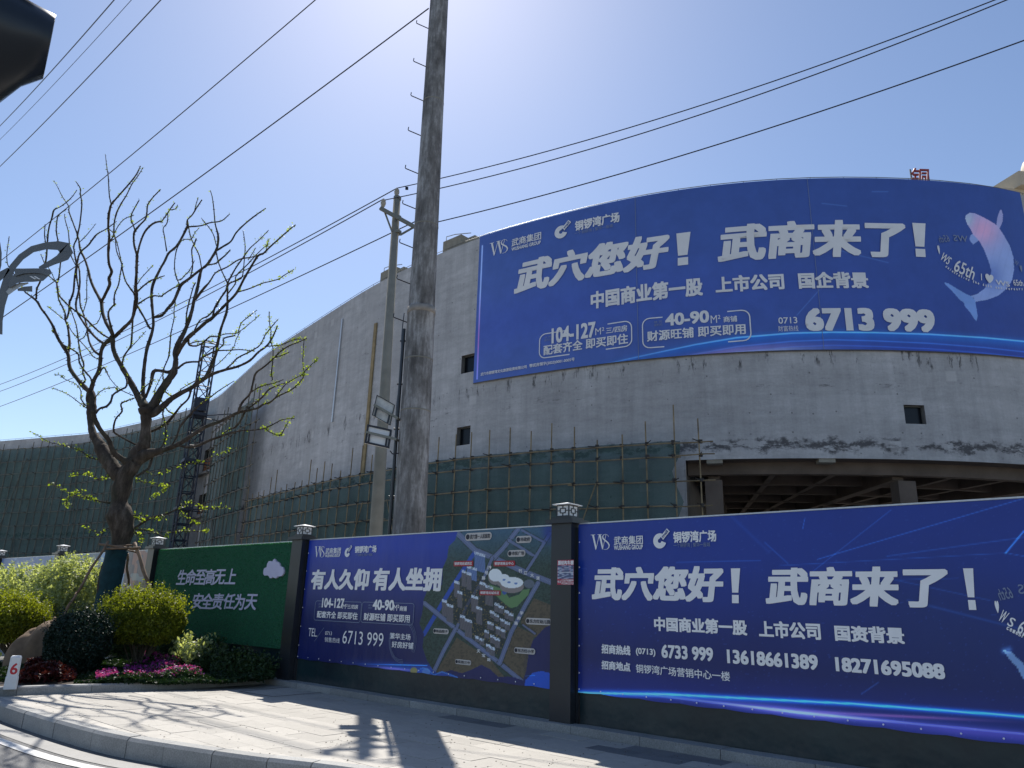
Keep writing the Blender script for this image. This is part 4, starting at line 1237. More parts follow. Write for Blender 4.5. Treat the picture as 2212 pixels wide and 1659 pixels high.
    tow = [(635, 290, 100, 170, 1), (565, 420, 92, 120, 1), (515, 460, 42, 150, 0), (560, 480, 48, 160, 0), (445, 560, 52, 150, 0), (475, 655, 48, 150, 0), (332, 735, 46, 150, 0), (375, 775, 62, 165, 0), (500, 880, 48, 130, 0), (545, 915, 68, 165, 0),
           (605, 695, 64, 150, 0), (652, 800, 55, 160, 0), (683, 570, 60, 110, 0), (735, 600, 74, 180, 0), (820, 765, 48, 80, 0), (860, 790, 48, 70, 0), (915, 835, 44, 75, 0), (955, 860, 46, 70, 0), (780, 840, 44, 60, 0), (820, 868, 44, 65, 0),
           (875, 915, 44, 70, 0), (918, 940, 48, 75, 0), (755, 940, 60, 70, 0), (832, 985, 46, 75, 0), (880, 1010, 44, 80, 0), (728, 1020, 44, 70, 0), (782, 1065, 44, 75, 0), (824, 1090, 50, 90, 0), (640, 1075, 40, 50, 0), (682, 1095, 44, 60, 0), (742, 1150, 44, 70, 0), (778, 1175, 48, 80, 0)]
    dk = inpoly(mx, my, [(330, 860), (480, 560), (620, 480), (760, 560), (830, 720), (1000, 830), (980, 960), (860, 1260), (640, 1110), (490, 960)]); put(G, dk * .55, (22, 28, 40))
    put(G, dk * (vnoise(mx, my, 9, 5) > .8) * .7, (150, 120, 60))
    for x_, y_, w_, h_, b in tow:
        bx = (mx > x_) & (mx < x_ + w_) & (my > y_ + 18 + (mx - x_) * .3) & (my < y_ + h_ + (mx - x_) * .3)
        put(G, (bx & (mx > x_ + w_ * .0)) * 1.0, (98, 92, 98) if not b else (92, 112, 156))
        put(G, (bx & (np.modf((mx - x_) / 9.0)[0] < .4)) * .65, (58, 54, 62) if not b else (58, 74, 116))
        tp = (mx > x_) & (mx < x_ + w_) & (my > y_ + (mx - x_) * .3 - 4) & (my < y_ + 22 + (mx - x_) * .3)
        put(G, tp * (.55 + .45 * (vnoise(mx, my, 8, 4) > .4)), (190, 192, 205))
    a = reg[..., None]; C[:] = C * (1 - a) + G * a
    edge = np.exp(-((mx - 1330) / 60) ** 2) * np.clip((250 - my) / 120, 0, 1) * reg; put(C, edge * .8, (20, 44, 130))
    vig = np.clip((my - 1100) / 300, 0, 1) * np.clip((1150 - mx) * -.01 + .6, 0, .35); put(C, vig * reg, (30, 32, 70))
    # waves at the foot
    wv = np.interp(mx, [-200, 60, 160, 200, 260, 330, 420, 520, 700, 860, 950, 1090], [1490, 1400, 1375, 1390, 1440, 1410, 1440, 1480, 1500, 1530, 1560, 1600])
    put(C, ((my > wv) & (mx > 100) & (mx < 480)) * .55, (40, 100, 200)); d = np.abs(my - wv); put(C, ((d < 7) & (mx > 130) & (mx < 480)) * .7, (60, 130, 210))
    put(C, (np.hypot((mx - 70) / 34, (my - 1400) / 30) < 1) * .8, (170, 150, 70)); put(C, (np.hypot((mx - 185) / 38, (my - 1410) / 34) < 1) * .6, (110, 150, 205))
    bw = np.interp(mx, [1095, 1110, 1180, 1260, 1330, 1400], [1600, 1490, 1420, 1403, 1420, 1470]); put(C, ((my > bw) & (mx > 1095)) * .9, (16, 86, 200))
    d = my - np.interp(mx, [1110, 1200], [1450, 1443]); C += (np.exp(-(d / 4) ** 2) * (mx > 1110) * (mx < 1200))[..., None] * np.array([20, 60, 60.])
    put(C, ((np.abs((mx - 1370) * 1 - (my - 50) * .6) < 3) & (my < 90) & (mx > 1370)) * 1.0, (60, 130, 190))
mb_ = banner('banner', 'blue banner with an aerial map of towers and streets, left of the flyer post', -6.155, -.222, .475, 2.588, 700, 250, paint_map, (1100, 2000, .6173), mat='print_map')
KM = crop(1600, 2050, .4219)
def TM(text, tl, br, w=.03, shear=0.0, mat='lettering', cr_=K4, **kw): return TR(text, tl, br, w, shear, mat, cr_, root=mb_, **kw)
ws_logo(rt(K4, 226, 246, 286, 314), FPL, M['lettering'], mb_); TM('武商集团', (296, 256), (390, 291), .018); TM('WUSHANG GROUP', (293, 296), (386, 312), .03)
cc_logo(rt(K4, 420, 252, 478, 312), FPL, M['lettering'], mb_, M['banner_blue']); TM('铜锣湾广场', (483, 243), (617, 284), .035); TM('一个铜锣湾 | 繁华一座城', (483, 292), (592, 309), .006, mat='lettering_faint')
TM('有人久仰', (210, 392), (568, 526), .046, .05); TM('有人坐拥', (603, 382), (1032, 534), .046, .05)
shape(round_rect(rt(K4, 232, 592, 515, 732), .05, .010), FPL, M['lettering_faint'], mb_, 'box_outline'); shape(round_rect(rt(K4, 530, 600, 852, 748), .05, .010), FPL, M['lettering_faint'], mb_, 'box_outline')
TM('104-127', (275, 573), (410, 641), .036); TM('M²', (404, 612), (432, 644), 0.004); TM('三/四房', (436, 615), (500, 646), .02); TM('配套齐全 即买即住', (242, 655), (497, 714), .025)
TM('建筑', (250, 608), (272, 618), .0, mat='lettering_faint'); TM('面积约', (250, 624), (272, 636), .0, mat='lettering_faint'); TM('建筑', (567, 615), (592, 626), .0, mat='lettering_faint'); TM('面积约', (567, 632), (592, 643), .0, mat='lettering_faint')
TM('40-90', (598, 583), (728, 656), .036); TM('M²', (730, 616), (762, 657), .004); TM('商铺', (768, 625), (811, 659), .02); TM('财源旺铺 即买即用', (540, 668), (830, 733), .025)
TM('TEL.', (188, 766), (240, 822), .0); TM('0713', (293, 786), (333, 812), .0); TM('销售热线', (290, 823), (383, 863), .0); TM('6713 999', (407, 780), (659, 887), .0)
shape(stroke([inv_f(*K4(285, 762)), inv_f(*K4(223, 850))], .007), FPL, M['lettering_faint'], mb_, 'slash')
TM('繁华主场', (706, 795), (835, 845), .02); TM('好房好铺', (718, 848), (853, 902), .02)
cC = inv_f(*K4(785, 848)); rC = abs(inv_f(*K4(873, 848))[0] - cC[0])
pl = []
for k in range(3):
    rr = rC * (1 - .07 * k)
    pl += stroke([(cC[0] + rr * math.cos(a), cC[1] + rr * math.sin(a)) for a in np.linspace(R_(-30), R_(85), 16)], .005) + stroke([(cC[0] + rr * math.cos(a), cC[1] + rr * math.sin(a)) for a in np.linspace(R_(160), R_(280), 16)], .005)
shape(pl, FPL, M['lettering_faint'], mb_, 'ring_mark')
M['pill'] = simple('cream_label', (.56, .53, .50), .5, var=.04); M['pill_red'] = simple('red_label', (.42, .02, .035), .5, var=.04); M['ink'] = simple('dark_ink', (.012, .014, .03), .5)
for txt_, x0_, y0_, x1_, y1_, red in (('武穴第一人民医院', 550, 118, 795, 178, 0), ('市政府', 1022, 146, 1167, 205, 0), ('市民广场', 945, 277, 1110, 334, 0), ('铜锣湾尚城西区', 442, 378, 622, 424, 1), ('铜锣湾商业中心', 815, 377, 1013, 424, 1), ('铜锣湾尚城东区', 683, 650, 877, 698, 1),
                                      ('尚品院子', 250, 1003, 393, 1062, 0), ('实验三中', 455, 1290, 603, 1352, 0), ('东方红小学', 1005, 1180, 1202, 1252, 0), ('东方红幼儿园', 1112, 905, 1352, 978, 0)):
    r4 = rt(KM, x0_, y0_, x1_, y1_); hh = r4[3] - r4[1]; rr = hh * (.48 if not red else .2)
    pts = [(cx_ + rr * math.cos(R_(a0 + 18 * k)), cz_ + rr * math.sin(R_(a0 + 18 * k))) for cx_, cz_, a0 in ((r4[2] - rr, r4[3] - rr, 0), (r4[0] + rr, r4[3] - rr, 90), (r4[0] + rr, r4[1] + rr, 180), (r4[2] - rr, r4[1] + rr, 270)) for k in range(6)]
    o = shape([pts], FPL, M['pill_red' if red else 'pill'], mb_, 'map_label')
    left = r4[0] + (hh * .95 if not red else hh * .3)
    if not red:
        cc_ = (r4[0] + hh * .5, (r4[1] + r4[3]) / 2); shape([[(cc_[0] + hh * .34 * math.cos(a), cc_[1] + hh * .34 * math.sin(a)) for a in np.linspace(0, 2 * math.pi, 13)[:-1]]], FPL, M['ink'], mb_, 'map_icon', .012)
    lettering(txt_, (left, r4[1] + hh * .2, r4[2] - hh * .25, r4[3] - hh * .2), FPL, M['lettering' if red else 'ink'], mb_, .018, off=.012)
for ch, x_, y_ in (('刊', 1062, 468), ('江', 1112, 487), ('大', 1172, 510), ('道', 1228, 535), ('19', 775, 438), ('号', 747, 487), ('路', 720, 535), ('天', 673, 1218), ('宝', 720, 1257), ('路', 770, 1298), ('学', 1075, 862), ('府', 1050, 910), ('路', 1024, 957)):
    lettering(ch, rt(KM, x_ - 16, y_ - 17, x_ + 16, y_ + 17), FPL, M['lettering'], mb_, .02)
# eyelets along the foot and left edge of both banners
for root, a, b in ((rb_, .23, 6.0), (mb_, -6.13, -.25)):
    m = MB()
    for s in np.arange(a, b, .33): m.lathe(FP(s, .505, .02), [(.009, 0), (.009, .006)], 6, up=NC)
    for z in np.arange(.7, 2.5, .33): m.lathe(FP(a, z, .02), [(.009, 0), (.009, .006)], 6, up=NC)
    m.build('eyelets', M['lettering'], root)
    m = MB(); m.fbox(a - .01, b + .1, 2.590, 2.606, -.03, .018); m.build('top_edge', M['galv'], root)

# --- printed posters on the two far panels
def paint_c(C, X, Y, U, V):
    C[:] = (70, 82, 110); v = (V - .5) / 2.1
    put(C, ((U + 19) * .35 + v > 1.25) * .9, (96, 96, 112)); put(C, ((U + 15.9) * .9 + v * .9 > 0.6) * 1.0, (122, 138, 176)); put(C, (U > -14.4) * 1.0, (92, 72, 84))
    put(C, ((np.abs(U + 15.2) < .28) & (v > .1)) * .9, (66, 84, 130)); put(C, (v < .45) * (U < -15) * .7, (70, 66, 76)); put(C, (np.abs(v - .47) < .02) * (U < -15) * 1.0, (170, 170, 172))
    n_ = vnoise(U * 100, V * 100, 22, 5); put(C, ((n_ > .66) & (U > -14.6)) * .8, (172, 96, 86)); put(C, ((vnoise(U * 60, V * 260, 30, 8) > .75) & (v > .5)) * .6, (150, 150, 158))
    put(C, ((vnoise(U * 100, V * 100, 14, 6) > .74) & (v < .6)) * .8, (186, 180, 178))
banner('banner', 'faded poster with grey, blue and dull red areas seen behind the leaning trunk', -19.02, -13.0, .62, 2.585, 240, 90, paint_c, (0, 0, 1))
def paint_d(C, X, Y, U, V):
    v = (V - .5) / 2.1; C[:] = (72, 92, 138); put(C, (v < .3) * .7, (52, 64, 96)); put(C, (vnoise(U * 100, V * 160, 30, 2) > .7) * .5, (150, 158, 178)); put(C, (vnoise(U * 100, V * 60, 26, 12) > .72) * (v < .6) * .6, (120, 126, 150))
banner('banner', 'pale blue poster on the farthest hoarding panel behind the shrubs at the left edge', -25.0, -19.6, .62, 2.585, 160, 70, paint_d, (0, 0, 1))

# --- turf panel with characters and cloud
tf = MB(); tf.fbox(-12.53, -6.62, .60, 2.555, -.02, .035); tfo = tf.build('turf', M['turf'], gp)
nb = 26000
us = nrng.uniform(-12.53, -6.62, nb); vs = nrng.uniform(.62, 2.56, nb); fringe = nrng.random(nb) < .12; vs[fringe] = nrng.uniform(2.545, 2.565, fringe.sum())
V3 = np.empty((nb * 3, 3)); 
P0 = FO + RD * us[:, None] + NC * nrng.uniform(.02, .036, nb)[:, None]; P0[:, 2] = vs
dirv = RD * nrng.normal(0, .5, nb)[:, None] + NC * nrng.uniform(.2, 1, nb)[:, None] + UP * nrng.normal(-.1, .5, nb)[:, None]; dirv[fringe] += UP * 1.2
dirv /= np.linalg.norm(dirv, axis=1)[:, None]; sd = np.cross(dirv, nrng.normal(0, 1, (nb, 3))); sd /= np.linalg.norm(sd, axis=1)[:, None]
V3[0::3] = P0 - sd * .006; V3[1::3] = P0 + sd * .006; V3[2::3] = P0 + dirv * nrng.uniform(.018, .032, nb)[:, None]
me = bpy.data.meshes.new('turf_blades'); me.from_pydata(V3.tolist(), [], np.arange(nb * 3).reshape(-1, 3).tolist()); me.materials.append(M['turf_blade']); tag(link('turf_blades', me, gp), kind='stuff')
KG = crop(550, 2000, .4219)
inv_g = lambda x, y: fs(x, y, .07)
FPG = lambda s, z, off: FP(s, z, off + .05)
for ch, x0_, y0_, x1_, y1_ in (('生', 352, 577, 417, 718), ('命', 437, 574, 510, 722), ('至', 518, 576, 600, 716), ('高', 607, 570, 694, 721), ('无', 698, 572, 782, 716), ('上', 800, 566, 883, 713),
                               ('安', 495, 793, 575, 945), ('全', 582, 796, 670, 947), ('责', 680, 794, 765, 951), ('任', 788, 796, 870, 948), ('为', 884, 800, 965, 956), ('天', 985, 801, 1078, 955)):
    a = inv_g(*KG(x0_, y0_)); b = inv_g(*KG(x1_, y1_)); lettering(ch, (a[0], b[1], b[0], a[1]), FPG, M['foam'], gp, .024, .12, off=.004, thick=.0)
cl = [(1155, 590), (1160, 565), (1185, 552), (1190, 520), (1205, 497), (1225, 495), (1238, 503), (1243, 488), (1257, 474), (1270, 488), (1276, 505), (1290, 502), (1305, 518), (1311, 545), (1335, 552), (1346, 580), (1344, 610), (1325, 635), (1300, 640), (1288, 632), (1285, 648), (1268, 657), (1250, 650), (1240, 643), (1232, 655), (1215, 656), (1205, 638), (1190, 628), (1165, 632), (1154, 615)]
pts = [inv_g(*KG(*p)) for p in cl]
m = MB(); n_ = len(pts); m.add([FPG(a, b, .022) for a, b in pts] + [FPG(a, b, -.01) for a, b in pts], [tuple(range(n_))] + [(i, (i + 1) % n_, n_ + (i + 1) % n_, n_ + i) for i in range(n_)])
m.build('cloud_cutout', M['foam'], gp)

# --- red flyer glued on the post
KQ = crop(2150, 1950, .2713)
inv_q = lambda x, y: fs(x, y, .13)
FPQ = lambda s, z, off: FP(s, z, off + .131)
a = inv_q(*KQ(168, 942)); b = inv_q(*KQ(402, 1300)); r4 = (a[0], b[1], b[0], a[1])
fy = empty('flyer', FP(a[0], b[1], .13), 'small red and white paper flyer pasted on the dark post between the blue banners', 'flyer')
M['flyer_red'] = simple('flyer_red_paper', (.46, .05, .085), .6, var=.08, nscale=20); M['flyer_photo'] = None
shape([[(r4[0], r4[1]), (r4[2], r4[1]), (r4[2], r4[3]), (r4[0], r4[3])]], FPQ, M['flyer_red'], fy, 'paper', .002)
hh = r4[3] - r4[1]; ww = r4[2] - r4[0]
U, V = np.meshgrid(np.linspace(r4[0] + ww * .02, r4[2] - ww * .01, 50), np.linspace(r4[1] + hh * .235, r4[3] - hh * .22, 60), indexing='ij')
Pq = FO + RD * U[..., None] + NC * .1345; Pq[..., 2] = V
nn_ = vnoise(U * 100, V * 320, 4, 3); Cq = np.zeros(U.shape + (3,)); Cq[:] = (150, 160, 190); put(Cq, (nn_ > .55) * .8, (70, 82, 120)); put(Cq, (nn_ < .25) * .8, (205, 208, 220)); put(Cq, (np.abs(V - (r4[1] + hh * .5)) < .006) * 1., (200, 205, 215))
for q in (.36, .78): put(Cq, ((np.abs(U - r4[0] - ww * q) < .003) & (V > r4[1] + hh * .5)) * .8, (190, 80, 110))
grid_obj('photo', Pq, M['print_low'], fy, col=lina(Cq) * .85)
lettering('膜结构车棚', (r4[0] + ww * .04, r4[3] - hh * .2, r4[2] - ww * .01, r4[3] - hh * .02), FPQ, M['lettering'], fy, .03, off=.004)
lettering('电话', (r4[0] + ww * .03, r4[1] + hh * .07, r4[0] + ww * .24, r4[1] + hh * .17), FPQ, M['lettering'], fy, .01, off=.004)
lettering('13207008899', (r4[0] + ww * .27, r4[1] + hh * .125, r4[2] - ww * .01, r4[1] + hh * .21), FPQ, M['lettering'], fy, .01, off=.004)
lettering('19258622733', (r4[0] + ww * .27, r4[1] + hh * .015, r4[2] - ww * .01, r4[1] + hh * .10), FPQ, M['lettering'], fy, .01, off=.004)

# ================================================================== THE GREAT BANNER ON THE WALL
BOFF = .10
inv_w = lambda x, y: ws(x, y, BOFF)
bs0 = inv_w(*K6(128, 1000))[0]; bs1 = inv_w(2206, 430)[0]
bz0 = 13.12; bz1 = TOPZ + .02
def paint_top(C, X, Y, U, V):
    x7 = ((X * .6027 + 1800) - 2900) / .5424; y7 = ((Y * .6027 + 600) - 600) / .5424
    v = (V - bz0) / (bz1 - bz0); u = (U - bs0) / (bs1 - bs0)
    A = np.array([70, 92, 158.0]); B_ = np.array([46, 70, 138.0]); C[:] = A + (B_ - A) * np.clip(u * 1.1, 0, 1)[..., None]  # blues paled towards grey: lens glare painted into the print
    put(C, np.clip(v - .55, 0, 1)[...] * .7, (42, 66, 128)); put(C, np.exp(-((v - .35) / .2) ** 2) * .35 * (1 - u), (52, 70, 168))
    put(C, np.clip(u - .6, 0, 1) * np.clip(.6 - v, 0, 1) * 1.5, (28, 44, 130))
    # horizon arc of light
    ax = np.interp(x7, [-2100, -1500, -1100, -700, -300, 0, 400, 700, 1000, 1400, 1800, 2100], [1800, 1660, 1570, 1480, 1395, 1345, 1312, 1305, 1308, 1320, 1345, 1373])
    d = y7 - ax; rampx = np.clip((x7 + 1500) / 1500, 0, 1)
    below = (d > 0).astype(float)
    put(C, below * np.exp(-(d / 60) ** 2) * .8 * rampx, (30, 110, 200)); put(C, below * np.clip(d / 120, 0, 1) * .6 * rampx, (34, 58, 160))
    put(C, np.exp(-(d / 25) ** 2) * (1 - below) * .5 * rampx, (40, 110, 190)); C += (np.exp(-(d / 5) ** 2) * rampx * .9)[..., None] * np.array([90, 120, 110.])
    for dd, a_ in ((55, .4), (95, .3), (130, .22)):
        C += (np.exp(-((d - dd - .015 * np.abs(x7 - 700)) / 5) ** 2) * a_ * rampx)[..., None] * np.array([60, 110, 150.])
    pk = np.exp(-((x7 + 100) / 650) ** 2); put(C, np.exp(-((d - 88) / 26) ** 2) * pk * .75, (150, 130, 190)); put(C, np.exp(-((d - 115) / 14) ** 2) * pk * .8, (196, 196, 215))
    # the left border streak
    dl, t = seg_d(X, Y, [(165, 610), (148, 1000), (130, 1480)]); C += (np.exp(-(dl / 4) ** 2) * .9)[..., None] * (np.array([130, 130, 130.]) * (1 - np.clip((t - .35) * 3, 0, 1))[..., None] + np.array([150, 40, 40.]) * (np.clip((t - .35) * 3, 0, 1) * (1 - np.clip((t - .75) * 4, 0, 1)))[..., None] + np.array([110, 90, 150.]) * np.clip((t - .75) * 4, 0, 1)[..., None])
    for p in ((620, 370, 800, 390), (985, 285, 1100, 285), (440, 1180, 600, 1000), (700, 700, 1100, 800)):
        dl, _ = seg_d(x7, y7, [(p[0], p[1]), (p[2], p[3])]); C += (np.exp(-(dl / 4) ** 2) * .35)[..., None] * np.array([60, 80, 80.])
    # seams
    for sm_ in (1.0, .0):
        pass
    # whale
    body = [(1660, 480), (1664, 458), (1690, 440), (1730, 442), (1790, 470), (1870, 515), (1900, 540), (1940, 600), (1985, 680), (2010, 760), (2015, 850), (2000, 930), (1960, 990), (1900, 1040), (1820, 1070), (1735, 1084), (1725, 1060), (1700, 1042), (1745, 1030), (1800, 990), (1838, 930), (1850, 860), (1830, 790), (1795, 700), (1760, 640), (1720, 600), (1700, 560), (1675, 520)]
    tail = [(1505, 942), (1540, 952), (1610, 995), (1670, 1030), (1705, 1043), (1728, 1065), (1735, 1090), (1745, 1140), (1750, 1200), (1742, 1224), (1728, 1212), (1700, 1165), (1660, 1120), (1648, 1088), (1620, 1070), (1560, 1000), (1520, 965)]
    fin = [(1886, 530), (1895, 470), (1910, 425), (1922, 414), (1934, 450), (1932, 500), (1920, 530), (1905, 560)]
    fin2 = [(1690, 625), (1700, 600), (1725, 588), (1745, 610), (1760, 640), (1735, 655), (1718, 668), (1700, 650)]
    for pl, base in ((tail, (120, 150, 210)), (fin, (165, 160, 205)), (fin2, (140, 155, 205)), (body, (150, 165, 215))):
        k_ = inpoly(x7, y7, pl); put(C, k_ * .95, base)
        if pl is body:
            put(C, k_ * np.exp(-((x7 - 1790) / 130) ** 2 - ((y7 - 560) / 130) ** 2) * .95, (216, 160, 196)); put(C, k_ * np.exp(-((x7 - 1680) / 40) ** 2 - ((y7 - 490) / 50) ** 2) * .9, (180, 190, 210))
            put(C, k_ * np.exp(-((x7 - 1860) / 60) ** 2 - ((y7 - 900) / 90) ** 2) * .6, (84, 104, 176)); put(C, k_ * (np.abs(np.sin((x7 * .9 + y7 * .25) / 16)) < .25) * .10, (110, 120, 180))
tb = banner('banner', 'huge blue banner, its print paled to imitate glare, hung round the top of the curved concrete building', bs0, bs1, bz0, bz1, 960, 280, paint_top, (1800, 600, .6027), off=BOFF, mat='print_high', mapper=WP)
WPL = lambda s, z, off: WP(float(s), float(z), off + BOFF + .03)
inv_w2 = lambda x, y: ws(x, y, BOFF + .03)
def TW_(text, cr_, tl, br, w=.03, shear=0.0, mat='lettering_high', **kw):
    return T(tb, text, cr_, tl, br, WPL, inv_w2, mat, w, shear, off=.01, **kw)
def rw(cr_, x0_, y0_, x1_, y1_):
    a = inv_w2(*cr_(x0_, y0_)); b = inv_w2(*cr_(x1_, y1_)); return (a[0], b[1], b[0], a[1])
M['banner_blue2'] = simple('glare_veiled_banner_blue_ink', (.04, .08, .28), .5, var=.02)  # ink lightened as part of the painted glare veil
a = inv_w2(*K6(213, 600)); b = inv_w2(*K6(332, 655)); zt = inv_w2(*K6(225, 592))[1]; zb_ = inv_w2(*K6(240, 676))[1]
ws_logo((a[0], zb_, b[0], zt), WPL, M['lettering_high'], tb)
TW_('武商集团', K6, (357, 567), (549, 568), .018); TW_('WUSHANG GROUP', K6, (356, 623), (546, 598), .03)
a = inv_w2(*K6(637, 520)); zt = inv_w2(*K6(660, 478))[1]; zb_ = inv_w2(*K6(660, 566))[1]
cc_logo((a[0], zb_, a[0] + 2.2, zt), WPL, M['lettering_high'], tb, M['banner_blue2'])
TW_('铜锣湾广场', K6, (770, 450), (1062, 455), .035); TW_('一个铜锣湾 | 繁华一座城', K6, (768, 520), (1018, 492), .004, mat='lettering_faint')
zt = inv_w2(*K6(545, 680))[1]; zb_ = inv_w2(*K6(376, 930))[1]
def TWz(text, crL, pL, crR, pR, z0_, z1_, w, sh):
    return lettering(text, (inv_w2(*crL(*pL))[0], z0_, inv_w2(*crR(*pR))[0], z1_), WPL, M['lettering_high'], tb, w, sh, off=.01)
TWz('武穴您好', K6, (372, 910), K6, (1388, 540), zb_, zt, .042, .20); bang((inv_w2(*K6(1432, 735))[0], inv_w2(*K6(1445, 740))[1], inv_w2(*K6(1525, 525))[0], inv_w2(*K6(1490, 523))[1]), WPL, M['lettering_high'], tb)
z0_ = inv_w2(*K7(360, 772))[1]; z1_ = inv_w2(*K7(380, 497))[1]
TWz('武商来了', K6, (1703, 700), K7, (1222, 520), z0_, z1_, .042, .14); bang((inv_w2(*K7(1290, 740))[0], inv_w2(*K7(1320, 758))[1], inv_w2(*K7(1372, 520))[0], inv_w2(*K7(1330, 514))[1]), WPL, M['lettering_high'], tb, .15)
TW_('中国商业第一股', K6, (873, 912), (1607, 935), .042); TW_('上市公司', K7, (-160, 905), (350, 995), .042, L=(-154, 950)); TW_('国企背景', K7, (443, 872), (962, 988), .042)
for tl, br in (((540, 1192), (1142, 1264)), ((1210, 1090), (1922, 1228))):
    shape(round_rect(rw(K6, *tl, *br), .35, .055), WPL, M['lettering_high'], tb, 'box_outline', .01)
TW_('104-127', K6, (618, 1150), (905, 1207), .036); TW_('M²', K6, (903, 1150), (962, 1186), .0); TW_('三/四房', K6, (973, 1145), (1112, 1168), .02); TW_('配套齐全 即买即住', K6, (565, 1262), (1117, 1250), .025)
TW_('40-90', K6, (1358, 1056), (1648, 1112), .036); TW_('M²', K6, (1655, 1066), (1722, 1112), .0); TW_('商铺', K6, (1738, 1072), (1830, 1106), .02); TW_('财源旺铺 即买即用', K6, (1240, 1170), (1887, 1188), .025)
TW_('建 筑', K6, (572, 1205), (614, 1210), .0, mat='lettering_faint'); TW_('面积约', K6, (570, 1222), (614, 1230), .0, mat='lettering_faint'); TW_('建 筑', K6, (1286, 1102), (1340, 1112), .0, mat='lettering_faint'); TW_('面积约', K6, (1286, 1122), (1340, 1132), .0, mat='lettering_faint')
TW_('武穴市铜锣湾文化旅游投资有限公司', K6, (155, 1440), (455, 1411), .022); TW_('鄂武房预字(2023)0001-0005号', K6, (473, 1383), (768, 1366), .022)
TW_('0713', K7, (302, 1199), (443, 1241), .012); TW_('财富热线', K7, (301, 1261), (450, 1297), .0); TW_('6713 999', K7, (490, 1130), (1452, 1312), .055)
TW_('WS', K7, (1570, 598), (1680, 652), .010, mirror=True, mat='lettering_faint'); TW_('65th', K7, (1462, 600), (1548, 655), .006, mirror=True, mat='lettering_faint', rot=R_(12))
TW_('I', K7, (1446, 650), (1456, 720), .0, rot=R_(-8), mat='lettering_faint'); TW_('♥', K7, (1455, 675), (1480, 742), .0); TW_('WS', K7, (1478, 738), (1558, 806), .01, rot=R_(-38))
TW_('65th', K7, (1575, 798), (1738, 905), .015, rot=R_(-24)); TW_('I', K7, (1770, 880), (1784, 930), .01, rot=R_(-8)); TW_('♥', K7, (1800, 882), (1870, 955), .0, rot=R_(-8)); TW_('WS', K7, (1878, 926), (1985, 975), .012, rot=R_(-3)); TW_('65th', K7, (2003, 920), (2083, 975), .012, rot=R_(4))
TW_('W', K7, (2012, 780), (2048, 825), .0, rot=R_(-30), mat='lettering_faint'); TW_('♥', K7, (2052, 818), (2078, 872), .0, mat='lettering_faint')
path = [(1515, 825), (1560, 860), (1620, 897), (1690, 930), (1770, 958), (1830, 972), (1900, 985), (1980, 993), (2082, 996)]
pd = np.r_[0, np.cumsum([math.dist(a, b) for a, b in zip(path[:-1], path[1:])])]
txt_ = 'celebrating the 65th anniversary'
for i, ch in enumerate(txt_):
    if ch == ' ': continue
    t = (i + .5) / len(txt_) * pd[-1]; x_ = np.interp(t, pd, [p[0] for p in path]); y_ = np.interp(t, pd, [p[1] for p in path])
    x2, y2 = np.interp(t + 5, pd, [p[0] for p in path]), np.interp(t + 5, pd, [p[1] for p in path]); an = -math.atan2(y2 - y_, x2 - x_)
    tall = ch in 'lbth6'
    w_ = 6 if ch not in 'li' else 3
    TW_(ch, K7, (x_ - w_, y_ - (12 if tall else 8)), (x_ + w_, y_ + 8), .035, rot=an)
# banner hem: a thin bright edging
m = MB()
q = np.arange(bs0, bs1, .5); m.tube([WP(s, bz0 - .02, BOFF) for s in q], .025, 4); m.build('hem', M['alu'], tb)
for px in ((1700, 760), (1800, 560)): pass
for fx in (.33, .62):
    s = bs0 + (bs1 - bs0) * fx; m = MB(); m.tube([WP(s, bz0, BOFF + .03), WP(s, bz1, BOFF + .03)], .012, 4); m.build('seam', M['lettering_faint'], tb)

# ================================================================== POLES AND WIRES
# big tapered concrete pole just behind the hoarding
pyd = 13.9
pb_ = on_y(883, 1150, pyd); pt_ = on_y(949, 0, pyd)
ax = (pt_ - pb_); ax_n = ax / np.linalg.norm(ax)
foot = pb_ - ax * (pb_[2] / ax[2]); topp = pb_ + ax * ((17.5 - pb_[2]) / ax[2])
rad = lambda z: (lambda c: c)(np.interp(z, [pb_[2], pt_[2]], [0.5 * 70 / F * ((pb_ - CAM) @ FW), 0.5 * 38.5 / F * ((pt_ - CAM) @ FW)]) if z > pb_[2] else .5 * 70 / F * ((pb_ - CAM) @ FW) + .012 * (pb_[2] - z))
big = empty('concrete_pole', foot, 'thick mottled grey concrete pole in the middle, standing behind the hoarding', 'pole')
zs = sorted(set(np.linspace(0, 17.5, 30).tolist() + [7.06, 7.07, 7.2, 7.22]))
pc = lambda z: foot + ax * (z / ax[2])
def prad(z): return rad(z) * (1.03 if z < 7.065 else (1.05 if z < 7.21 else 1.0))
m = MB(); m.tube([pc(z) for z in zs], [prad(z) for z in zs], 28); m.build('shaft', M['pole'], big, True)
for z in (5.05, 6.1, 9.05, 12.1, 15.0):
    m = MB(); m.tube([pc(z - .012), pc(z + .012)], [prad(z) + .004] * 2, 28); m.build('cast_ring', M['gpole'], big, True)
M['patch'] = simple('pale_repair_mortar', (.30, .27, .235), .85, var=.2, nscale=9)
m = MB(); m.tube([pc(7.07), pc(7.2)], [prad(7.1) + .006] * 2, 28); m.build('mortar_collar', M['patch'], big, True)
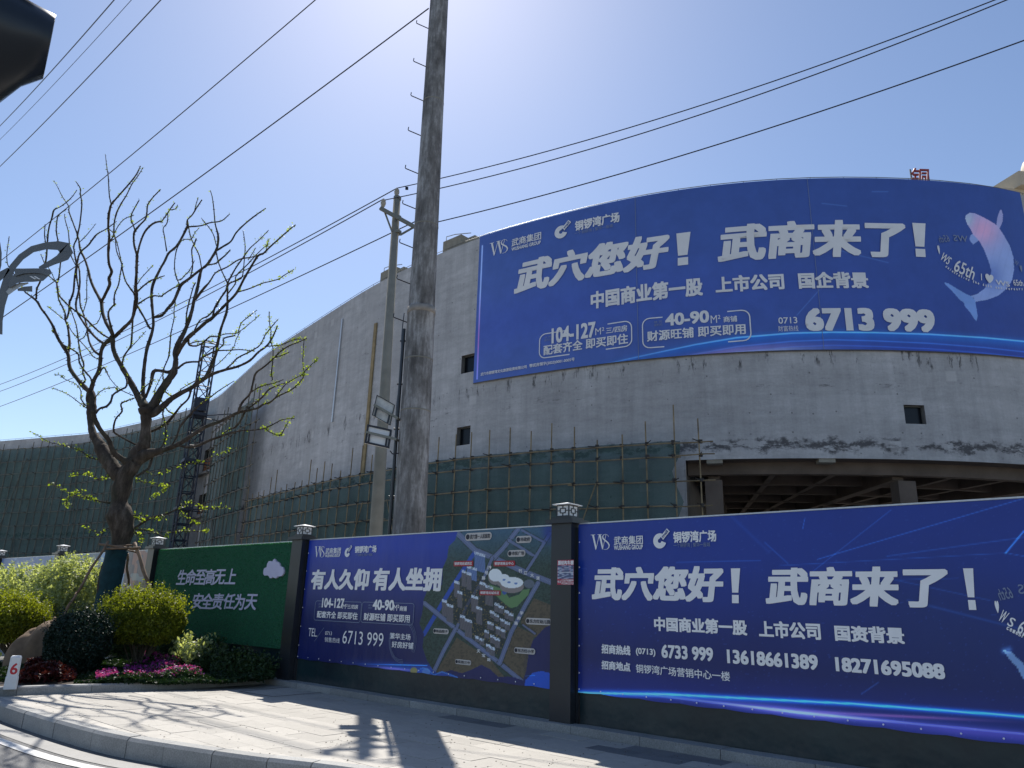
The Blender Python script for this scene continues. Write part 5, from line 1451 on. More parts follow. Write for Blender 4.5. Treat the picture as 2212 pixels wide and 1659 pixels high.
# climbing hooks, on the left
for hy in (-30, 58, 140, 214, 289, 371, 447, 531, 609, 692):
    q = on_y(913 + (0 - hy) * -.0 - (hy / 1150) * 55, hy, pyd); z = q[2] - .05
    c = pc(z); r = prad(z); L_ = .36 if hy > 0 else .3
    sd_ = -CX.copy(); sd_[2] = 0; sd_ /= np.linalg.norm(sd_)
    a0 = c + sd_ * (r - .02); a1 = c + sd_ * (r + .26) + UP * .10 - FW * .08; a2 = a1 + UP * .085 - sd_ * -.005
    m = MB(); m.tube([a0, a1, a1 + sd_ * .012 + UP * .02, a2], .011, 6); m.build('climbing_hook', M['wire'], big)
# rusty conduit pipe with cable up the left flank
sd_ = -CX.copy(); sd_[2] = 0; sd_ /= np.linalg.norm(sd_)
m = MB(); m.tube([pc(z) + sd_ * (prad(z) + .035) - NC * -.02 for z in np.linspace(0, 6.75, 12)], .034, 7); m.build('conduit', M['darkmetal'], big)
m = MB(); m.tube([pc(z) + sd_ * (prad(z) + .07 + .02 * math.sin(z * 4)) for z in np.linspace(2, 7.1, 30)], .010, 5); m.build('cable', M['wire'], big)
for z in (3.4, 4.7, 5.6, 6.5):
    m = MB(); m.tube([pc(z) + sd_ * (prad(z) + .0), pc(z) + sd_ * (prad(z) + .11)], .02, 5); m.build('pipe_clip', M['darkmetal'], big)
# two floodlights on brackets
KL = crop(1400, 1500, .3917)
fd = 13.75
def flood(corners, bar, lab, framecol, backcol, thick):
    pts = [on_y(*KL(*c), fd) for c in corners]           # tl, tr, br, bl
    ctr = sum(pts) / 4
    root = empty('floodlight', ctr, lab, 'floodlight', 'floodlights on the concrete pole')
    ex = ((pts[1] - pts[0]) + (pts[2] - pts[3])) / 2; ez = ((pts[0] - pts[3]) + (pts[1] - pts[2])) / 2
    nb_ = np.cross(ex, ez); nb_ /= np.linalg.norm(nb_); nb_ = nb_ if nb_ @ (CAM - ctr) > 0 else -nb_
    o_ = ctr - ex / 2 - ez / 2
    m = MB(); m.box(o_ - nb_ * .05, ex, ez, nb_ * .045); m.build('housing', backcol, root)
    fr = MB(); w1, w2 = thick, thick
    eu, ev = ex / np.linalg.norm(ex), ez / np.linalg.norm(ez)
    fr.box(o_ - nb_ * .003, ex, ev * w2, nb_ * .02); fr.box(o_ + ez - ev * w2 - nb_ * .003, ex, ev * w2, nb_ * .02)
    fr.box(o_ + ev * w2 - nb_ * .003, eu * w1, ez - ev * 2 * w2, nb_ * .02); fr.box(o_ + ex - eu * w1 + ev * w2 - nb_ * .003, eu * w1, ez - ev * 2 * w2, nb_ * .02)
    fr.build('rim', framecol, root)
    b0, b1 = on_y(*KL(*bar[0]), fd - .06), on_y(*KL(*bar[1]), fd - .02)
    b2 = pc(b1[2]) + sd_ * (prad(b1[2]) - .02)
    m = MB(); t = (b1 - b0) / np.linalg.norm(b1 - b0); vz = np.cross(t, nb_); vz /= np.linalg.norm(vz); vz = vz if vz[2] > 0 else -vz
    m.box(b0 - vz * .022, b1 - b0, vz * .045, nb_ * .03); m.box(b1 - vz * .02 - t * .01, b2 - b1 + t * .01, vz * .04, nb_ * .028); m.build('bracket', M['steel'], root)
    for q in (.12, .82):
        m = MB(); m.box(o_ + ex * q + nb_ * .02, eu * .035, ez * .5, nb_ * .012); m.build('yoke', framecol, root)
M['flood_back'] = simple('stained_white_enamel', (.50, .50, .47), .5, var=.25, nscale=7)
flood([(212, 140), (398, 242), (345, 448), (168, 345)], ((185, 240), (425, 378)), 'upper floodlight, rust stained and tilted, on the thick concrete pole', M['darkmetal'], M['flood_back'], .012)
flood([(120, 435), (366, 492), (338, 678), (90, 625)], ((105, 515), (412, 588)), 'lower floodlight with a black rim and clean white back', M['wire'], M['pane'], .035)
# loose ties
m = MB()
q = on_y(*KL(372, 735), fd); m.tube([q, q + [.12, 0, .02], q + [.2, 0, -.01]], .012, 5); m.tube([q, q + [-.05, 0, .06]], .01, 4); m.build('hook', M['wire'], big)

# utility pole farther back
uy = 18.6
ub, ut = on_y(812, 1150, uy), on_y(858, 425, uy)
ua = ut - ub; uf = ub - ua * (ub[2] / ua[2])
upo = empty('utility_pole', uf, 'slimmer concrete utility pole with crossarm, just left of the thick pole', 'utility pole')
m = MB(); m.tube([uf, ub, ut], [.185, .165, .098], 20); m.build('shaft', M['gpole'], upo, True)
m = MB()
KU = crop(1450, 700, .241)
def U_(x, y, d=0): return on_y(*KU(x, y), uy + d)
ca, cb = U_(195, 495, -.2), U_(745, 795, -.2)
tv = cb - ca; cb2 = ca + tv * 1.12
def bar(mb, a, b, w, h, up=UP):
    t = (b - a) / np.linalg.norm(b - a); s = np.cross(t, up); s /= np.linalg.norm(s); v = np.cross(s, t)
    mb.box(a - s * w / 2 - v * h / 2, b - a, s * w, v * h)
bar(m, ca, cb2, .07, .10); m.build('crossarm', M['steel'], upo)
for a, b in (((265, 548), (388, 880)), ((735, 812), (520, 935))):
    m = MB(); bar(m, U_(*a, -.15), U_(*b, -.1), .04, .045); m.build('arm_brace', M['steel'], upo)
for y in (340, 655, 895):
    q = U_(475, y); m = MB(); r_c = np.interp(q[2], [ub[2], ut[2]], [.165, .098]) + .012; m.tube([q - UP * .04, q + UP * .04], r_c, 16)
    m.build('band_clamp', M['steel'], upo)
ins_prof = [(.035, -.05), (.035, 0), (.06, .02), (.045, .05), (.075, .07), (.05, .10), (.08, .12), (.05, .15), (.07, .18), (.04, .2), (.03, .24)]
ips = [U_(240, 470, -.2), U_(462, 290), cb2 - tv * .02 + UP * .05]
for q in ips:
    m = MB(); m.lathe(q, [(r, z * 1.0) for r, z in ins_prof], 12); m.build('insulator', M['porcelain'], upo, True)

def wire(name, lab, a, b, r=.012, sag=0.0, group=None, n=24):
    a, b = np.asarray(a, float), np.asarray(b, float)
    pts = [a + (b - a) * t - UP * sag * 4 * t * (1 - t) for t in np.linspace(0, 1, n)]
    m = MB(); m.tube(pts, r, 6); o = m.build(name, M['wire'])
    tag(o, lab, 'cable', group)
    return o
grp = 'overhead cables'
# lines over the utility pole: left span and right span for each of the three conductors
tops = [ips[1] + UP * .24, ips[0] + UP * .24, ips[2] + UP * .2]
ldir = [on_y(-60, 873, 60), on_y(-60, 862 - 0, 60) * 1, on_y(-60, 898, 60)]
lefts = [on_y(-30, 841, 46), on_y(-30, 856, 46), on_y(-30, 889, 46)]
rights = [on_y(2260, -44, 12.2), on_y(2275, -42, 11.6), on_y(2300, 55, 11.9)]
labs = ('topmost', 'middle', 'lowest')
for k in range(3):
    wire('power_line', f'{labs[k]} of the three thin lines descending to the left from the utility pole', tops[k], lefts[k], .016, [.5, .5, .3][k], grp)
tops2 = [tops[0], tops[1], on_y(949, 461, uy - .6)]
wire('power_line', 'topmost cable climbing to the upper right from the utility pole', tops[0], rights[0], .013, .42, grp)
wire('power_line', 'cable just below the topmost one, climbing to the upper right', U_(262, 365, -.2), rights[1], .013, .50, grp)
wire('power_line', 'lowest cable climbing right, over the top of the wall banner', ips[2] + UP * .0, rights[2], .014, .30, grp)
m = MB(); q = U_(625, 165); m.box(q - [.03, .03, .05], [.08, 0, 0], [0, .06, 0], [0, 0, .07]); tag(m.build('cable_clamp', M['wire']), 'small dark clamp clipped on the topmost cable beside the thick pole', 'clamp')
# long lines running down to the left in the upper left sky: (lower-left px, upper-right px)
for (x1, y1), (x2, y2), r, lab in (((-12, 284), (262, -18), .011, 'cable nearest the top left corner, right of the signal visor'), ((-12, 313), (300, -18), .006, 'very thin wire between two thicker cables, top left'),
                               ((-12, 371), (362, -16), .011, 'third of the parallel cables from the top left corner'), ((-12, 574), (702, -18), .011, 'long cable crossing the crown of the bare tree'), ((-14, 699), (925, 18), .013, 'lowest long cable, running up to the thick pole')):
    a = on_y(x1, y1, 24); b = on_y(x2, y2, 13.8 if r != .013 else pyd)
    if r == .013: b = on_y(926, 18, pyd)
    wire('overhead_cable', lab, a, b, r * 1.25, .12, grp)

# ================================================================== STREET LAMP at the left edge
KA = crop(0, 580, .3858)
ly = 15.5
LA = lambda x, y, d=0: on_y(*KA(x, y), ly + d)
lamp = empty('street_lamp', on_y(-70, 1500, ly) * [1, 1, 0], 'grey ornamental street lamp with curled leaf arms at the left edge', 'street lamp')
def ribbon(pts, wid, dep, mat, name, closed=False):
    """flat curved band: pts centre line (px), wid half-width px, extruded in depth"""
    P2 = [np.array(p, float) for p in pts]; n = len(P2)
    m = MB(); V = []
    for i, p in enumerate(P2):
        t = P2[(i + 1) % n if closed else min(i + 1, n - 1)] - P2[(i - 1) % n if closed else max(i - 1, 0)]; t /= np.linalg.norm(t)
        nn = np.array([-t[1], t[0]]); w = (wid[i] if hasattr(wid, '__len__') else wid) * 1.15
        a, b = p + nn * w, p - nn * w
        V += [LA(*a, -dep), LA(*b, -dep), LA(*b, dep), LA(*a, dep)]
    Fc = []
    for i in range(n if closed else n - 1):
        j = (i + 1) % n
        for k in range(4): Fc.append((i * 4 + k, i * 4 + (k + 1) % 4, j * 4 + (k + 1) % 4, j * 4 + k))
    if not closed: Fc += [(3, 2, 1, 0), tuple((n - 1) * 4 + k for k in range(4))]
    m.add(V, Fc); return m.build(name, mat, lamp)
loop = [(-30, 1720), (30, 1500), (70, 1350), (130, 1220), (215, 1120), (330, 1040), (470, 1005), (595, 1003), (660, 1030), (676, 1068), (655, 1105), (600, 1140), (540, 1170), (470, 1205), (400, 1235)]
ribbon(loop, [48, 40, 34, 30, 30, 30, 32, 40, 60, 62, 52, 36, 28, 24, 14], .09, M['lamp_grey'], 'curled_arm')
ribbon([(150, 1275), (240, 1262), (340, 1258), (430, 1262), (500, 1280), (510, 1300)], [34, 22, 20, 24, 30, 12], .20, M['lamp_grey'], 'lamp_head')
ribbon([(90, 1420), (150, 1350), (230, 1310), (340, 1305), (440, 1318), (490, 1305)], [16, 40, 58, 60, 40, 10], .17, M['lamp_grey'], 'lamp_shell')
ribbon([(75, 1490), (130, 1440), (200, 1405), (290, 1385)], [20, 26, 18, 6], .12, M['lamp_light'], 'lower_leaf')
ribbon([(180, 1455), (240, 1445), (330, 1445)], [10, 20, 26], .10, M['lamp_grey'], 'lower_lamp')
m = MB()
for x in (325, 365): m.box(LA(x - 22, 1318, -.175), LA(x + 28, 1348, -.175) - LA(x - 22, 1318, -.175), LA(x + 2, 1318, -.175) - LA(x - 22, 1318, -.175), [0, -.01, 0])
m.build('light_slot', M['pane'], lamp)
ribbon([(-60, 1900), (-40, 1760), (0, 1600), (50, 1470), (110, 1400)], [75, 60, 48, 40, 20], .10, M['lamp_grey'], 'main_arm')
ribbon([(-50, 1330), (-10, 1200), (0, 1080), (-15, 980), (-60, 900)], [26, 22, 16, 16, 20], .09, M['lamp_grey'], 'curled_arm')
ribbon([(-40, 1340), (20, 1300), (90, 1240)], [40, 34, 16], .09, M['lamp_grey'], 'short_arm')
q = LA(-60, 1900); m = MB(); m.tube([[q[0], q[1], 0], [q[0], q[1], 1.2], [q[0], q[1], 1.25], q + UP * .3], [.13, .12, .09, .07], 14); m.build('post', M['lamp_grey'], lamp, True)

# ================================================================== TRAFFIC SIGNAL, visor side-on at the top left corner
KT = crop(0, 0, .2411)
ty = 4.2
TT = lambda x, y, d=0: on_y(*KT(x, y), ty + d)
sgn = empty('traffic_signal', TT(-900, 600) * [1, 1, 0], 'dark traffic signal with long visors, cut off by the top left corner', 'traffic signal')
def visor(pts_top, pts_bot, name):
    """barrel visor: each station a half ring bulging away from and towards the viewer"""
    m = MB(); V = []; k = 9; n = len(pts_top)
    for (a, b) in zip(pts_top, pts_bot):
        A, B = TT(*a), TT(*b); c = (A + B) / 2; h = np.linalg.norm(A - B) / 2; up_ = (A - B) / (2 * h)
        dp = c - CAM; dp = dp - up_ * (dp @ up_); dp /= np.linalg.norm(dp)
        for i in range(k * 2):
            an = math.pi * 2 * i / (k * 2)
            V.append(c + up_ * h * math.cos(an) + dp * h * math.sin(an))
    kk = k * 2
    Fc = [(i * kk + j, i * kk + (j + 1) % kk, (i + 1) * kk + (j + 1) % kk, (i + 1) * kk + j) for i in range(n - 1) for j in range(kk)]
    m.add(V, Fc); o = m.build(name, M['signal'], sgn, True)
    md = o.modifiers.new('s', 'SOLIDIFY'); md.thickness = .004
    return o
for dy in (0, -1560, 1560 * 9):
    if dy > 2000: continue
    visor([(-700, -290 + dy), (0, 5 + dy), (500, 200 + dy), (888, 355 + dy)], [(-700, 1600 + dy), (0, 1470 + dy), (350, 1290 + dy), (715, 1200 + dy)], 'visor')
m = MB()
m.tube([TT(0, 0, -.012) + UP * .004, TT(888, 352, -.0) + UP * .004], .006, 6); m.build('visor_edge', M['lamp_light'], sgn)
A = TT(-1500, -2300); B = TT(-700, -2300); Cq_ = TT(-1500, 1900)
m = MB(); m.box([A[0], A[1] - .1, Cq_[2]], [B[0] - A[0], 0, 0], [0, .42, 0], [0, 0, A[2] - Cq_[2]]); m.build('housing', M['signal'], sgn)
m = MB(); m.tube([[A[0] - .1, A[1] + .1, ROADZ], [A[0] - .1, A[1] + .1, A[2]]], .09, 14); m.build('post', M['lamp_grey'], sgn, True)

# ================================================================== BARE PRUNED TREE
TREE_Y = 16.2
FR = {'A': (0, 580, .3858), 'B': (560, 580, .3858), 'C': (0, 1180, .3858), 'D': (560, 1180, .3858), 'E': (160, 1740, .3617)}
BR = '''E 720,1720,40 745,1500,37 790,1330,35 840,1200,34 868,1090,34 885,930,44 865,800,49 850,660,34 885,500,34 915,380,33 965,290,33 1010,220,29
E 1010,220,27 1050,120,25 C 1440,1520,24 1478,1450,23 1488,1300,21 1490,1200,22 1490,1110,26
E 1010,220,26 1150,140,23 1290,100,19 D 260,1520,15 370,1475,14 500,1390,12.5 640,1300,11.5 800,1240,10 960,1160,9 1100,1125,8 1180,1105,7 1240,1065,6.5 1300,1050,6 1370,995,5 1440,960,4.5 1520,920,4 1580,870,3.5 1640,800,3.5 1655,740,3 1700,690,3 1750,640,2 1790,600,1.5
E 900,400,30 800,300,28 725,190,27 665,80,24 C 1020,1480,22 960,1390,20 930,1290,18 930,1180,20 935,1100,21 928,1000,21 925,930,18
E 960,230,24 890,190,18 800,120,17 760,30,15 C 1110,1430,14 1020,1320,14 965,1210,15 945,1130,16
C 925,950,15 850,880,16 790,810,13 730,730,12 705,660,11 695,560,11 640,470,11 590,390,9 540,270,8 480,170,7 420,90,7 370,10,7 A 250,1470,4 210,1400,4 140,1290,3.5 80,1200,3 70,1100,2.5 80,1000,2.5 95,910,2
C 925,930,16 960,820,13 1010,720,12 1025,620,12 1030,540,11 1060,460,13 1110,420,14 1150,370,14
C 695,540,8 710,450,8 702,350,7 690,270,6.5 665,200,6.5 665,140,5 630,60,5 600,0,4.5 A 590,1490,4.5 580,1390,5
A 580,1390,4.5 600,1330,4.5 615,1200,4 625,1090,4 600,990,4 575,860,4 580,760,3.5 600,690,3.5 680,630,2.5
A 370,1550,6 375,1450,5 410,1370,5 440,1260,5.5 460,1200,5 475,1100,5 485,950,4.5 500,820,4.5 530,720,4.5 552,640,4.5 610,610,3 680,560,3 740,500,2.5 785,435,2
A 470,1000,3.5 455,900,3.5 460,785,2.5
A 580,1385,4 545,1350,3.5 490,1300,3.5 465,1220,3 440,1150,2.5 415,1090,2
A 475,1200,2.5 520,1270,2.5 560,1360,2.5
C 680,200,5 705,110,6 710,20,6 A 720,1560,6 750,1470,6 760,1350,6 780,1230,7 800,1120,5 830,1060,5.5 900,1000,5 960,920,5 1000,880,4 1090,830,3.5 1190,755,2.5
A 785,1210,6 760,1080,4.5 755,1000,4.5 790,910,5 760,810,4 705,660,4 700,600,3 640,510,2.5 590,410,2 550,340,1.5
A 790,900,4.5 815,780,4.5 835,580,4 820,480,3.5 820,420,3.5 775,350,2.5
A 775,1210,3 720,1090,3.5 705,940,3.5 695,850,3 665,740,2.5 658,680,2
A 810,970,2.5 880,900,2.5 930,840,2 978,780,1.5
C 1010,560,8 960,520,7 915,440,6.5 895,350,6 888,280,6 850,140,5 820,60,5 A 812,1500,6 795,1400,5 780,1300,6 785,1210,6
C 1060,450,9 980,390,7 900,300,8 850,230,6 790,130,6 775,40,7 A 800,1480,6 815,1400,6 810,1260,5 790,1190,6
C 1130,400,6 1040,350,5.5 950,270,5.5 880,200,6 790,130,5 700,60,5 640,0,5 A 600,1500,4 585,1400,4
C 890,290,3 940,260,3 990,240,2.5 1025,170,2.5 1035,100,2
C 885,320,3 860,380,3 810,410,3
C 840,860,5 870,820,5 845,740,5 855,660,5 825,570,5 805,460,4.5 795,380,4 780,270,3.5 740,150,3 715,80,3
C 935,860,5 925,800,5 860,720,5 810,640,5 800,560,5 740,510,5 650,465,5
C 800,400,3 730,320,2.5 690,240,2
C 808,410,3 880,490,3 915,530,3.5 950,580,3.5 1010,610,3
C 590,370,4 560,345,4 530,315,4
C 655,205,2.5 600,160,2.5 540,110,2.5 480,65,1.5
C 1160,390,11 1140,340,10 1080,230,10 1045,120,10 1035,10,12 A 1020,1550,10 960,1440,8 920,1340,8 895,1230,7 860,1130,6.5 820,1050,6 805,950,5 790,900,5
A 1035,1580,9 1080,1490,9 1120,1400,10 1112,1340,9 1140,1270,9 1115,1200,8 1105,1100,8 1110,1000,9 1115,900,7 1105,820,7 1110,690,8 1120,640,7 1135,585,7 1180,530,5 1250,450,5 1320,370,4.5 1390,280,4.5 1435,190,3
A 1135,585,4 1115,480,3.5 1105,300,3 1090,200,2.5 1075,70,1.5
A 1125,960,4.5 1160,890,4.5 1165,780,4.5 1190,670,5 1240,570,4.5 1290,490,4 1350,370,3.5 1410,290,3 1460,205,2
A 1165,890,3 1190,960,3 1215,1060,3 1240,1180,3
A 1110,830,3 1170,900,3 1190,1060,3.5 1240,1180,4 1250,1250,4 1280,1360,4.5 1330,1440,5 1375,1500,6
A 1165,880,2.5 1215,790,2.5 1280,725,2.5 1365,690,1.5
C 1160,370,8 1120,230,6.5 1105,150,6 1120,100,5 1165,50,5 A 1165,1590,6 1170,1500,5 1210,1400,4.5 1230,1280,4 1250,1180,5
A 890,1300,3 885,1400,2.5 885,1550,3 C 870,60,2.5 850,125,2.5
C 1490,1110,22 1440,1040,20 1380,930,18 1310,800,17 1240,680,15 1180,570,14 1155,490,13 1150,390,14
C 1165,385,11 1250,300,11 1340,210,10 1370,120,11 1390,30,12 A 1388,1500,13 1385,1420,10 1392,1300,9 1395,1190,9 1400,1100,9
A 1400,1110,7 1370,1000,6 1365,900,6 1380,850,7 1430,790,5 1490,720,5 1505,600,4 1530,550,4 1580,490,3.5 1640,430,3
A 1380,850,5 1355,780,4 1338,730,4 1345,680,3.5 1380,610,3.5 1420,540,3
A 1400,1100,6 1430,980,6 1480,860,6 1560,780,6 1640,755,5 B 200,755,4 260,670,4 300,610,4 335,565,3
B 290,640,3 345,625,3 362,585,2
B 262,680,3 255,770,3 215,825,3 225,900,3 250,1060,4
A 1400,1400,2.5 1430,1350,2.5 1500,1270,2.5 1565,1200,2
A 1395,1480,5 1470,1410,5 1540,1360,5 1600,1340,4 1680,1310,3
A 1375,1560,6 C 1355,190,6 1350,300,5.5 1340,440,5.5 1325,490,5 1270,570,5 1250,650,5 1260,720,5
C 1335,485,3 1400,420,2.5 1490,320,2
C 1395,50,5 1440,130,6 1475,190,6 1510,260,7 1535,295,8
A 1410,1600,5 1500,1540,4.5 1570,1515,4.5 1640,1520,4 B 220,1500,4 310,1440,4 370,1415,4
C 1500,1110,15 1465,1000,14 1460,880,13 1465,760,12 1480,620,11 1500,500,11 1525,420,11 1550,340,10 1565,250,9 1560,150,9 1550,30,9 B 95,1490,9 110,1400,9 150,1310,8 190,1230,7 230,1160,7 270,1080,7 340,1020,7 400,930,6.5 460,812,8
B 460,812,5 460,745,4 510,690,4 560,610,4 610,535,3.5
B 535,645,3 550,580,2.5 570,515,2
B 465,812,5 600,800,4.5 690,770,4 810,750,3.5 893,680,2.5
B 465,750,3 480,850,3.5 500,930,3.5 540,1020,3.5 580,1100,3.5 605,1230,3.5
D 120,180,9 200,160,9 260,90,9 320,20,10 B 370,1460,10 400,1400,10 480,1340,8 580,1260,7.5 660,1200,8 720,1110,8 750,1060,9
B 750,1060,8 770,1000,7 775,900,7 745,780,4 730,620,3.5 715,510,3 695,440,2.5
B 750,1060,7 830,1010,6 905,960,6 960,870,5.5 1050,780,5 1150,700,4.5 1260,622,3
B 755,1000,3 730,900,3 690,830,3 640,770,3 605,725,2
B 755,1070,4 780,1180,4 820,1280,4 870,1385,5
B 670,1200,5 750,1185,4.5 790,1150,5 850,1100,4.5 900,1045,4
B 385,1410,4 340,1300,4 330,1180,3.5 350,1050,3.5 390,970,3 430,940,3 500,935,3 540,870,2 582,820,1.5
B 365,1355,3 400,1345,3.5 440,1300,3 480,1260,3 535,1155,2
B 490,1330,4 510,1250,4 515,1170,4 505,1050,4 530,990,4.5 552,930,4
D 40,1130,24 110,1080,22 180,950,20 260,830,19 320,740,19 342,640,16 340,540,17 370,440,16 430,330,13 480,200,12 510,100,11 530,0,10 B 560,1450,10 590,1300,9 610,1240,6
D 350,570,12 420,450,13 470,385,14 560,310,11 650,230,11 710,190,11 790,110,9 850,50,9 B 960,1490,8 1040,1340,8 1110,1220,7 1180,1110,7 1240,1080,6 1290,1030,5 1400,930,4.5 1480,860,4 1565,790,3
B 545,1550,8 620,1450,9 690,1370,5 750,1280,5 870,1220,4.5 990,1145,4.5 1120,1120,4 1240,1085,4
D 720,180,7 B 740,1640,6 800,1540,6 860,1450,6 870,1390,5 950,1240,4.5 1020,1140,4 1100,1030,3.5 1200,940,3 1290,845,2.5
B 870,1620,7 870,1500,6 880,1400,5 960,1360,5 1020,1320,3.5 1040,1170,3 1050,1000,3 1030,855,2
B 878,1490,4 950,1390,4 960,1310,3.5 1080,1190,3.5 1160,1100,3 1270,995,2.5
B 1080,1150,2.5 1120,1090,2.5 1160,1025,2
B 1265,1045,2 1280,990,2 1290,940,1.5
B 970,1480,4 1100,1440,4 1220,1390,3.5 1300,1370,3.5 1390,1345,3.5 1450,1305,3 1550,1245,2.5
D 365,700,8 430,650,6 500,635,6 580,630,6 630,580,5.5 740,525,5.5
D 770,520,4.5 900,515,4 1000,510,3.5 1150,525,3
D 520,340,5 590,210,5 680,160,5 760,60,5 790,0,4
D 475,385,6 480,460,7 560,470,5 630,430,5 690,380,5 760,375,3.5 850,350,3.5 950,345,3.5 1000,320,3 1090,250,2.5 1200,155,2
D 980,330,3 1010,240,3 1090,170,3 1170,105,2
D 485,450,4 550,430,3.5 660,420,3 740,435,2.5 820,462,2 905,460,1.5
D 775,510,4 830,450,4 835,395,4.5 950,365,4
D 690,715,3 780,650,2.5 850,580,2.5 930,490,2.5 960,400,2.5 1000,330,2
D 445,260,4 455,130,4.5 480,20,4 B 520,1430,3.5 545,1380,3.5
D 35,1000,8 90,850,10 115,735,11 190,725,9 260,740,11 310,720,10
D 220,850,5 210,760,4.5 225,690,4.5 270,580,4.5 285,440,5 295,330,4 325,190,3.5 325,100,3.5 340,20,3
D 300,985,5 260,960,4.5 210,908,3
D 215,1050,2.5 160,1000,3 125,940,3 160,850,2.5 200,770,2.5
C 1410,970,4 1480,890,3.5 1530,850,2.5 1585,815,2
D 40,1170,22 130,1150,20 220,1080,19 300,1010,17 400,950,15 500,900,14 550,860,14 640,800,14 740,750,10 850,715,9 980,680,8 1100,620,7.5 1180,540,7 1260,480,6.5 1310,420,6 1350,340,5 1380,265,4
D 655,780,13 710,660,10 750,560,9 770,450,9 800,310,8 830,220,8 860,130,8 872,30,7
D 850,710,5 920,650,5 980,590,5 1100,530,4.5 1200,465,4 1250,370,3.5 1310,290,3.5 1385,200,2.5
D 1305,430,3.5 1315,330,3 1300,240,3 1295,120,2.5
D 1308,430,4 1335,500,3.5 1330,640,4 1320,750,4 1330,820,3.5
D 1270,477,4 1420,460,3.5 1540,410,3 1650,400,2.5
D 500,910,7 470,1010,6.5 390,1090,6.5 320,1180,8 260,1250,9 170,1310,8 90,1345,9
D 320,1170,4 260,1130,4 230,1080,4
D 290,990,4 380,940,4 400,910,3 500,850,3 600,800,3
D 300,1490,5 350,1400,5 390,1290,7 490,1170,6 570,1090,5 690,1000,4.5 780,930,3.5 940,828,2.5
D 180,1530,6 230,1440,5 240,1340,5 230,1250,5 210,1160,4.5 235,1080,4
D 980,1150,9 1020,1050,8 1100,960,7 1130,850,7 1160,750,7.5 1250,680,6 1340,600,5.5 1410,530,5 1500,470,4.5 1600,430,3.5 1680,395,3
D 1345,595,3.5 1420,570,3.5 1500,535,3
D 1110,945,4 1180,900,4 1260,870,3.5 1350,850,3 1440,815,2.5
D 1060,1125,6 1150,1060,5.5 1230,990,5.5 1290,920,5 1370,880,4 1460,850,3
D 1050,1140,8 1000,1240,7 950,1300,6 880,1330,4 800,1390,4
D 1355,1005,4 1410,930,3.5 1480,850,3 1600,780,3 1659,740,2.5
D 1655,750,3 1640,650,3 1645,500,3 1655,380,2
D 390,1490,8 460,1505,9 560,1490,8 700,1430,8 820,1390,7 900,1360,6 1030,1335,5 1150,1330,4.5 1250,1310,4.5 1340,1270,3.5 1430,1225,3 1555,1210,2.5
D 1255,1312,4 1300,1350,4 1380,1380,3.5 1415,1380,4 1450,1320,3 1490,1250,2
C 1470,1490,7 1390,1480,6 1290,1430,6 1220,1390,6 1160,1340,6 1180,1220,5.5 1245,1140,5.5 1235,1065,5.5 1300,1030,5 1370,1005,4
C 975,1160,8 1020,1110,7 1085,1090,7 1130,1040,7 1155,970,6.5 1230,920,6 1285,890,6 1295,820,6 1260,740,5
C 960,1020,3 1010,950,3 1080,910,2.5 1165,895,2.5 1200,920,2
C 1010,770,4 1060,690,5 1120,800,2.5 1220,910,2.5 1360,980,3
C 910,1125,3 820,1060,3 700,970,2.5 600,925,2 520,900,1.5
C 905,1110,3 830,1020,4 825,930,3 770,860,2.5 660,810,2.5 610,770,2 550,768,1.5
E 740,270,5 640,200,4 540,170,4 440,100,3.5 370,70,3 220,30,2.5 90,0,2 C 325,1350,1.5
E 870,375,3 780,370,3 710,385,3 650,405,3 540,360,2.5 450,350,2 300,370,1.5
E 760,665,9 660,650,6 590,630,4 460,605,3 340,570,3 210,500,3 85,440,2.5
E 600,632,3 540,605,3 490,590,2.5
E 360,570,2 400,545,2 480,525,2
E 350,575,2 290,620,2 285,690,2 330,692,1.5
E 740,935,3 640,990,2.5 540,950,2 440,900,1.5
E 990,960,9 1100,890,8 1220,820,7 1380,780,6 1500,720,4 1600,670,3.5 1670,655,3 1770,720,3 1900,720,2.5 2110,705,2
E 990,815,3 1100,850,3 1130,860,2.5
E 990,800,3 1100,800,3 1240,840,3 1350,820,2
E 1530,780,2 1620,840,2 1720,900,1.5
E 1040,950,5 1200,970,4 1340,1030,3.5 1400,990,3 1600,970,3 1780,975,2 1820,960,1.5
E 800,912,4 880,907,4 940,940,3 1060,1000,3 1120,1055,2 1060,1105,1.5
E 860,910,3 945,893,3
E 1040,380,8 1130,320,7 1180,280,7 1210,200,7 1220,150,7
E 1160,320,2.5 1240,365,2.5 1340,330,2 1600,250,2 1800,195,2 2000,110,1.5 2140,60,1.5
E 1040,405,3 1130,440,3 1240,450,2.5 1330,490,2 1440,460,1.5
E 1400,485,1.5 1340,530,1.5 1270,570,1.3 1200,620,1.2'''
def crspline(P, per):
    P = np.array(P); out = []
    Q = np.vstack([2 * P[0] - P[1], P, 2 * P[-1] - P[-2]])
    for i in range(1, len(Q) - 2):
        for t in np.linspace(0, 1, per, endpoint=False):
            out.append(.5 * (2 * Q[i] + (Q[i + 1] - Q[i - 1]) * t + (2 * Q[i - 1] - 5 * Q[i] + 4 * Q[i + 1] - Q[i + 2]) * t * t + (3 * Q[i] - Q[i - 1] - 3 * Q[i + 1] + Q[i + 2]) * t ** 3))
    out.append(P[-1]); return np.array(out)
tree = empty('pruned_tree', on_y(236, 1440, TREE_Y) * [1, 1, 0] + [0, 0, .1], 'large heavily pruned tree, nearly leafless, its lower trunk wrapped in teal cloth', 'tree')
NODES = np.zeros((0, 4)); twigs = []
px2m = TREE_Y * 1.03 / F * S_
